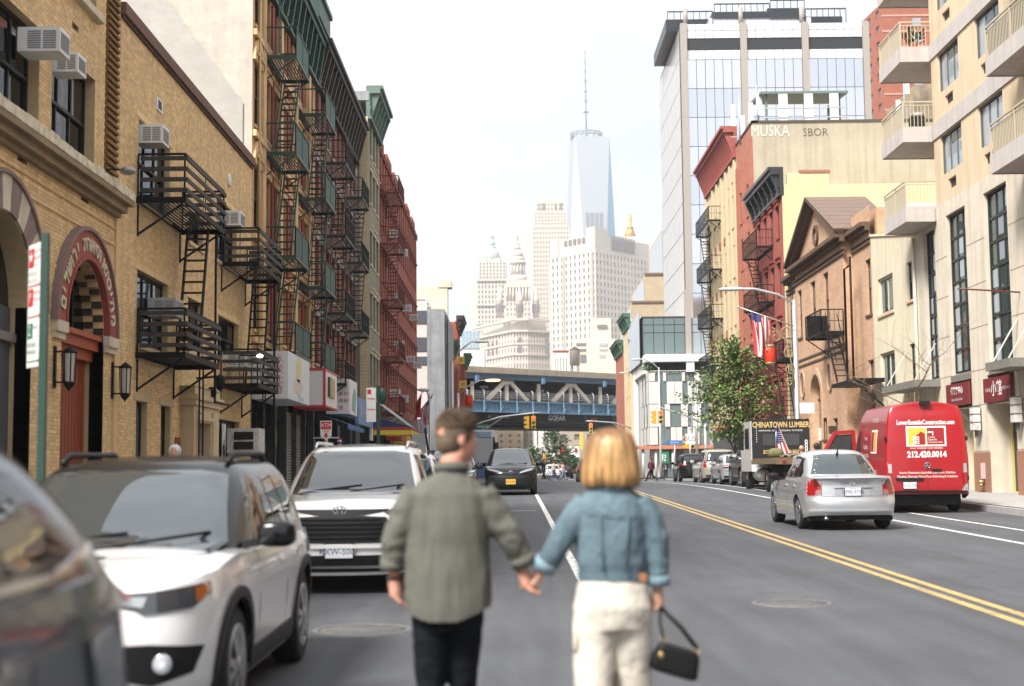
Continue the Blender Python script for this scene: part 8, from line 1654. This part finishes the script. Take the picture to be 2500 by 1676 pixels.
q=MB();q.tube([(-.305+.078*math.cos(a),6.985+.072*math.sin(a),1.625-.012*math.sin(a)) for a in [2*math.pi*i/24 for i in range(25)]],[(.012,.022)]*25,8,caps=False);q.build('collar',[OL],t)
for (a,b2) in (((-.592,6.99,1.185),(-.593,6.992,1.135)),((.03,7.008,1.20),(.05,7.02,1.155))):q=MB();q.tube([a,b2],.062,16);q.build('cuff',[OL],t)
q=MB();q.tube([(-.589,7.0,1.105),(-.589,7.0,1.09)],.036,14);q.build('wristband',[mat('strap',(.05,.045,.04),.6)],t)
jn=MB();loft(jn,[(-.325,7,.84,.165,.115),(-.325,7,.95,.17,.12)]);jn.tube([(-.405,7.0,.93),(-.41,7.02,.75),(-.412,7.03,.58),(-.414,6.96,.22)],[.098,.088,.072,.06],16);jn.tube([(-.245,7.0,.93),(-.258,7.06,.75),(-.262,7.09,.58),(-.256,7.27,.24)],[.098,.088,.072,.06],16)
organic('jeans',jn,.011,cloth('black_denim',(.010,.012,.015),.3,10),t,3,folds(.007,16,8,4))
for x,y,z in ((-.415,6.93,.13),(-.256,7.30,.16)):q=MB();q.ball((x,y+.06,z+.005),(.052,.145,.055),16,10,e=.8);o=q.build('shoe',[mat('shoe_white',(.68,.67,.64),.5)],t);q=MB();q.ball((x,y+.06,z-.035),(.056,.15,.022),16,8,e=.6);q.build('sole',[mat('sole_pale',(.6,.58,.54),.7)],o)
# ---------- the woman
t=thing('person','blonde woman in a denim jacket and cream trousers walking away, holding the man\'s hand','person',(.48,7,G7));HC=(.475,7.02,1.68);HF=(-.12,1,0)
b=MB();head(b,HC,HF,.96);b.tube([(.475,6.99,1.44),(.475,6.99,1.52),(.475,7.0,1.61)],[.065,.052,.05],12);loft(b,[(.475,7,.86,.16,.11),(.475,7,.98,.165,.12),(.475,7,1.12,.125,.09),(.475,7,1.3,.14,.1),(.475,7,1.44,.14,.085),(.475,7,1.5,.07,.055)])
b.tube([(.35,7,1.43),(.245,6.98,1.29),(.13,7.02,1.12)],[.043,.036,.025],10);b.tube([(.61,7,1.43),(.69,6.98,1.27),(.695,7.0,1.03)],[.043,.036,.025],10);hand(b,(.125,7.03,1.11),(-.55,.05,-.8),(.1,1,.0),80,.92,-1);hand(b,(.695,7.0,1.02),(.03,.05,-1),(-.3,1,0),120,.92,-1)
b.tube([(.40,7.0,.92),(.385,6.98,.6),(.38,6.86,.2)],[.085,.06,.045],12);b.tube([(.55,7.0,.92),(.56,7.10,.6),(.57,7.26,.2)],[.085,.06,.045],12);b.tube([(.38,6.85,.17),(.38,7.0,.14)],[.04,.03],8);b.tube([(.57,7.25,.18),(.57,7.4,.15)],[.04,.03],8)
organic('body',b,.0075,SKIN,t,2);eyes(t,HC,HF,.96)
def hairmat():
 m,tr,bs=_new('blonde_hair');N=tr.nodes.new;Lk=tr.links.new;g=N('ShaderNodeNewGeometry');mp_=N('ShaderNodeMapping');mp_.inputs['Scale'].default_value=(60,60,2.2);mp_.inputs['Location'].default_value=(-.5*60,-7*60,0);Lk(g.outputs['Position'],mp_.inputs['Vector']);n=N('ShaderNodeTexNoise');n.inputs['Scale'].default_value=1.3;n.inputs['Detail'].default_value=5;Lk(mp_.outputs['Vector'],n.inputs['Vector'])
 cr_=N('ShaderNodeValToRGB');cr_.color_ramp.elements[0].position=.32;cr_.color_ramp.elements[0].color=(.20,.105,.035,1);cr_.color_ramp.elements[1].position=.68;cr_.color_ramp.elements[1].color=(.62,.40,.16,1);Lk(n.outputs['Fac'],cr_.inputs['Fac']);Lk(cr_.outputs['Color'],bs.inputs['Base Color']);bs.inputs['Roughness'].default_value=.42;bp=N('ShaderNodeBump');bp.inputs['Strength'].default_value=.5;bp.inputs['Distance'].default_value=.01;Lk(n.outputs['Fac'],bp.inputs['Height']);Lk(bp.outputs['Normal'],bs.inputs['Normal']);return m
hr=MB();loft(hr,[(.478,6.99,1.545,.128,.105),(.478,6.985,1.57,.138,.115),(.478,6.985,1.62,.134,.118),(.478,6.985,1.68,.122,.118),(.478,6.99,1.74,.106,.112),(.478,6.995,1.78,.085,.095),(.478,7.0,1.802,.055,.065),(.478,7.0,1.81,.02,.02)],40)
def hairw(p):a=math.atan2(p.y-6.99,p.x-.478);lowf=max(0,1.75-p.z)/.2;return .007*noise.noise(Vector((a*9,0,p.z*3)))*(.3+lowf)+.004*noise.noise(Vector((a*26,2,p.z*4)))*(.3+lowf)-.018*max(0,(1.565-p.z)/.03)
o=organic('hair',hr,.007,hairmat(),t,2,hairw);hem(o,lambda p:1.53+.012*math.sin(p.x*90)*math.sin(p.y*70) if p.y<7.07 else 1.535);
LOCK=mat('blonde_lock',(.44,.255,.10),.42,island=.7);tn=LOCK.node_tree;bs_=tn.nodes['Principled BSDF'];src_=bs_.inputs['Base Color'].links[0].from_socket;gp=tn.nodes.new('ShaderNodeNewGeometry');sz_=tn.nodes.new('ShaderNodeSeparateXYZ');tn.links.new(gp.outputs['Position'],sz_.inputs[0]);mr=tn.nodes.new('ShaderNodeMapRange');mr.inputs['From Min'].default_value=1.62;mr.inputs['From Max'].default_value=1.80;tn.links.new(sz_.outputs['Z'],mr.inputs['Value'])
mc=tn.nodes.new('ShaderNodeMix');mc.data_type='RGBA';mc.blend_type='MULTIPLY';mc.inputs['B'].default_value=(.42,.36,.34,1);tn.links.new(mr.outputs['Result'],mc.inputs['Factor']);tn.links.new(src_,mc.inputs['A']);tn.links.new(mc.outputs['Result'],bs_.inputs['Base Color']);lk=MB();rn=random.Random(5)
for i in range(420):
 a=rn.uniform(-math.pi,math.pi)
 if abs(a-math.pi/2)<.75:continue
 prof=[(.012,1.812),(.06,1.803),(.098,1.775),(.118,1.73),(.130,1.68),(.139,1.62),(.144,1.575),(.138,1.545),(.122,1.53)];jz=rn.uniform(-.012,.014);jr=rn.uniform(.965,1.03);ph=rn.uniform(-.05,.05);tw=rn.uniform(-.16,.16)
 pts=[(.478+math.cos(a+ph*k/3+tw*(k/8)**2)*r_*jr*.98,6.988+math.sin(a+ph*k/3+tw*(k/8)**2)*r_*jr*.86,z_+jz*k/8) for k,(r_,z_) in enumerate(prof)];w_=rn.uniform(.0035,.008);lk.tube(pts,[w_*f_ for f_ in (.5,.8,1,1,1,1,.9,.7,.2)],5)
lk.build('hair_locks',[LOCK],t,fix=False,kind='stuff')
DN=cloth('denim',(.125,.18,.21),.38,7,streak=.35);DNP=cloth('denim_pale',(.19,.27,.32),.3,9);jk=MB()
loft(jk,[(.477,6.99,1.10,.165,.12),(.477,6.99,1.16,.178,.13),(.477,6.99,1.28,.178,.13),(.477,6.99,1.38,.182,.125),(.477,6.99,1.45,.172,.11),(.477,6.99,1.50,.12,.09),(.477,6.99,1.54,.07,.07)],32)
jk.tube([(.36,6.99,1.445),(.30,6.985,1.37),(.235,6.975,1.285),(.165,7.005,1.17)],[.075,.07,.062,.056],14);jk.tube([(.60,6.99,1.445),(.655,6.985,1.37),(.69,6.975,1.27),(.697,6.99,1.10)],[.075,.07,.063,.055],14)
organic('jacket',jk,.0085,DN,t,3,folds(.009,7,12,7));q=MB();loft(q,[(.477,6.99,1.075,.168,.122),(.477,6.99,1.118,.172,.126)],36);q.build('waistband',[DN],t)
q=MB();q.tube([(.477+.085*math.cos(a),6.985+.08*math.sin(a),1.525) for a in [2*math.pi*i/24 for i in range(25)]],[(.014,.03)]*25,8,caps=False);q.build('collar',[DNP],t)
for pts in ([(.33,6.885,1.42),(.40,6.858,1.405),(.477,6.852,1.40),(.555,6.858,1.405),(.625,6.885,1.42)],[(.41,6.857,1.40),(.425,6.852,1.12)],[(.545,6.857,1.40),(.53,6.852,1.12)]):q=MB();q.tube(pts,.0045,6);q.build('seam',[DN],t)
q=MB();q.box(.595,.632,6.872,6.882,1.078,1.115);q.build('leather_patch',[mat('leather_patch',(.30,.12,.05),.7)],t)
for a,b2,r_ in (((.165,7.005,1.175),(.138,7.018,1.13),.060),((.697,6.99,1.10),(.697,6.995,1.05),.059)):q=MB();q.tube([a,b2],r_,16);q.build('turned_cuff',[DNP],t)
tr_=MB();loft(tr_,[(.475,6.99,.84,.178,.13),(.475,6.985,.95,.187,.145),(.475,6.99,1.04,.175,.13),(.475,6.99,1.10,.155,.11)],32);tr_.ball((.405,6.93,.945),(.088,.062,.12),14,10);tr_.ball((.545,6.93,.945),(.088,.062,.12),14,10)
tr_.tube([(.395,6.985,.95),(.38,6.975,.75),(.372,6.95,.55),(.372,6.87,.16)],[.112,.100,.09,.10],18);tr_.tube([(.555,6.985,.95),(.562,7.02,.75),(.57,7.07,.55),(.60,7.2,.17)],[.112,.102,.096,.115],18)
organic('trousers',tr_,.011,cloth('cream_cotton',(.60,.55,.47),.05,8),t,6,folds(.0075,10,11,2));q=MB();q.ball((.290,6.97,.80),(.012,.065,.07),14,10,e=.6);q.build('cargo_pocket',[MATS['cream_cotton']],t)
for x,y,z in ((.372,6.85,.125),(.60,7.22,.14)):q=MB();q.ball((x,y+.06,z),(.048,.135,.05),16,10,e=.8);o=q.build('shoe',[mat('shoe_white',(.68,.67,.64),.5)],t)
# ---------- her handbag
t=thing('handbag','small black handbag with short strap hanging from the woman\'s hand','handbag',(.78,7,.6));BL=mat('black_leather',(.005,.005,.0055),.5,spec=.25,bump=.15,bscale=160);ux,uz=Vector((.955,0,-.297)),Vector((.297,0,.955));C0=Vector((.775,7.0,.685))
q=MB();q.ball((0,0,0),(.115,.04,.072),28,18,e=.35);q.v=[tuple(C0+ux*v[0]*(1-.12*v[2]/.072)+uz*v[2]+Vector((0,v[1],0))) for v in q.v];q.build('pouch',[BL],t)
H0=Vector((.705,7.0,.945));e0,e1=C0-ux*.085+uz*.085,C0+ux*.085+uz*.085
for e,nm in ((e0,'strap'),(e1,'strap')):q=MB();q.tube([H0,H0.lerp(e,.5)+Vector((.012 if e is e1 else -.008,0,0)),e],[(.006,.011)]*3,8);q.build(nm,[BL],t)
for e in (e0,e1):q=MB();q.tube([e+(ux*math.cos(a)+uz*math.sin(a))*.014-uz*.01 for a in [2*math.pi*i/12 for i in range(13)]],.004,6,caps=False);q.build('ring',[MATS['brass']],t)
q=MB();c_=C0-ux*.08+uz*.01+Vector((0,-.043,0));q.ball(c_,(.014,.005,.016),10,8);q.build('clasp',[MATS['brass']],t)
# ---------- passers-by
def walker(x,y,h,label,top,legs,hair,face=(0,1,0),stride=.25,coat=.5,hairy=True,up=0.):
 f=Vector(face).normalized();l=Vector((-f.y,f.x,0));g0=ground_z(y)+up;s=h/1.75;t=thing('person',label,'person',(x,y,g0),'passers-by');o=Vector((x,y,g0));P=lambda a,b,z:o+f*a*s+l*b*s+Vector((0,0,z*s))
 b=MB();head(b,P(0,0,1.62),f,s);b.tube([P(0,0,1.38),P(0,0,1.55)],.055*s,8);b.tube([P(0,0,.85),P(0,0,1.1),P(0,0,1.4)],[.14*s,.13*s,.12*s],10)
 leg={1:[P(0,.09,.9),P(stride*.6,.09,.5),P(stride,.09,.08)],-1:[P(0,-.09,.9),P(-stride*.1,-.09,.5),P(-stride*1.2,-.09,.1)]}
 arm={1:[P(0,.2,1.4),P(-.06,.25,1.12),P(.08,.24,.88)],-1:[P(0,-.2,1.4),P(.02,-.25,1.12),P(.16,-.24,.92)]}
 for e in (1,-1):b.tube(leg[e],[.08*s,.06*s,.045*s],8);b.tube([leg[e][2],leg[e][2]+f*.17*s],.04*s,8);b.tube(arm[e],[.05*s,.04*s,.03*s],8);hand(b,arm[e][2],(arm[e][2]-arm[e][1]),f,60,s,e)
 organic('body',b,.018,SKIN,t,1)
 j=MB();pts=[(P(0,0,.98-coat*.15).z,.185,.13),(P(0,0,1.2).z,.18,.125),(P(0,0,1.38).z,.19,.12),(P(0,0,1.48).z,.09,.07)];loft(j,[(x,y,z,a*s,c*s) for z,a,c in pts],16)
 for e in (1,-1):j.tube(arm[e],[.075*s,.062*s,.05*s],10)
 organic('jacket',j,.022,cloth('cloth_%s'%'_'.join('%02d'%int(c*99) for c in top),top),t,2,folds(.01,8,9));k=MB();loft(k,[(x,y,P(0,0,.8).z,.165*s,.12*s),(x,y,P(0,0,1.0).z,.165*s,.12*s)],14)
 for e in (1,-1):k.tube(leg[e],[.1*s,.08*s,.065*s],10)
 organic('trousers',k,.022,cloth('cloth_%s'%'_'.join('%02d'%int(c*99) for c in legs),legs),t,2)
 for e in (1,-1):q=MB();q.ball(leg[e][2]+f*.06*s-Vector((0,0,.03*s)),(.06*s if abs(f.y)>.7 else .13*s,.13*s if abs(f.y)>.7 else .06*s,.05*s),10,8,e=.8);q.build('shoe',[mat('shoe_dark',(.03,.028,.026),.6)],t)
 if hairy:q=MB();q.ball(P(-.02,0,1.655),(.1*s,.1*s,.105*s),14,10);q.ball(P(-.05,0,1.60),(.07*s,.07*s,.09*s),12,8);organic('hair',q,.016,mat('hair_%02d'%int(hair[0]*99),hair,.7,var=.3,scale=40),t,1)
 return t
DKC,JN=(.03,.032,.04),(.06,.09,.16)
walker(3.6,128,1.74,'person in a pale coat and jeans crossing the far crosswalk',(.55,.48,.38),JN,(.08,.05,.03),(1,0,0),.33);walker(4.45,128.5,1.62,'person in a pink top and light jeans crossing behind the pale coat',(.55,.32,.30),(.22,.32,.42),(.15,.09,.05),(1,0,0),.33)
walker(9.55,99,1.6,'person in a purple jacket striding left across the far corner',(.13,.03,.06),DKC,(.03,.025,.02),(-.95,.2,0),.36);walker(11.4,118,1.72,'person in dark clothes standing behind the purple jacket',DKC,DKC,(.03,.025,.02),(0,-1,0),.04);walker(13.0,122,1.72,'white haired person with pale bag standing by the shop columns',(.05,.06,.06),DKC,(.6,.6,.58),(.3,-1,0),.05)
walker(9.05,42.6,1.76,'dark haired person behind the silver saloon, nearest the open van door',(.08,.08,.09),DKC,(.02,.016,.014),(-.6,.8,0),.05);walker(9.75,43.6,1.76,'white haired person seen through the open van door',(.3,.3,.3),DKC,(.6,.58,.55),(-.9,.3,0),.05);walker(8.7,43.0,1.70,'bald person just over the roof of the silver saloon',(.25,.22,.2),DKC,(.1,.1,.1),(.4,.9,0),.05,hairy=False)
walker(-4.75,20,1.6,'white capped person on the left pavement showing over the white car roof',(.35,.36,.38),DKC,(.72,.72,.74),(0,-1,0),.05,up=.15);walker(-5.6,66,1.65,'dark clad person on the left pavement by the shutters',DKC,DKC,(.03,.02,.02),(0,-1,0),.2,up=.15);walker(-5.0,88,1.7,'red clad person on the left pavement under the banners',(.4,.05,.05),DKC,(.03,.02,.02),(0,-1,0),.2,up=.15)
# ---------- cyclist
cx,cy=2.55,124.;cz=ground_z(cy);t=thing('bicycle','dark bicycle half hidden by the black minivan','bicycle',(cx,cy,cz));BKF=mat('bike_black',(.02,.02,.022),.4)
for d in (0,1.02):q=MB();q.tube([(cx-.3+d+.33*math.cos(a),cy,cz+.34+.33*math.sin(a)) for a in [2*math.pi*i/24 for i in range(25)]],.02,6,caps=False);o=q.build('wheel',[TYRE],t);q=MB();[q.bar((cx-.3+d,cy,cz+.34),(cx-.3+d+.32*math.cos(a),cy,cz+.34+.32*math.sin(a)),.008) for a in [math.pi*i/5 for i in range(10)]];q.build('spokes',[RIMM],o,kind='stuff')
q=MB();fr={'r':(cx-.3,cy,cz+.34),'b':(cx+.15,cy,cz+.3),'s':(cx+.02,cy,cz+.82),'h':(cx+.55,cy,cz+.85),'f':(cx+.72,cy,cz+.34)}
for a,b2 in ('rb','bs','rs','sh','bh','hf'):q.bar(fr[a],fr[b2],.035)
q.bar(fr['h'],(cx+.52,cy,cz+1.02),.03);q.bar((cx+.52,cy-.28,cz+1.04),(cx+.52,cy+.28,cz+1.04),.03);q.bar((cx-.08,cy,cz+.9),(cx+.14,cy,cz+.9),.1,.05);q.build('frame',[BKF],t)
walker(2.62,124.05,1.7,'cyclist in dark clothes sitting on the bicycle',DKC,DKC,(.02,.02,.02),(1,0,0),.1,up=.1)
# ================================================================ haze
q=MB();q.box(-900,900,-60,2300,-1.5,640);hz=q.build('haze',[],None,kind='stuff')
m=bpy.data.materials.new('haze');m.use_nodes=True;n_=m.node_tree;n_.nodes.clear();o_=n_.nodes.new('ShaderNodeOutputMaterial');v_=n_.nodes.new('ShaderNodeVolumePrincipled');v_.inputs['Color'].default_value=(.93,.95,1,1);v_.inputs['Density'].default_value=0.00038;v_.inputs['Anisotropy'].default_value=.3;n_.links.new(v_.outputs['Volume'],o_.inputs['Volume']);hz.data.materials.clear();hz.data.materials.append(m)
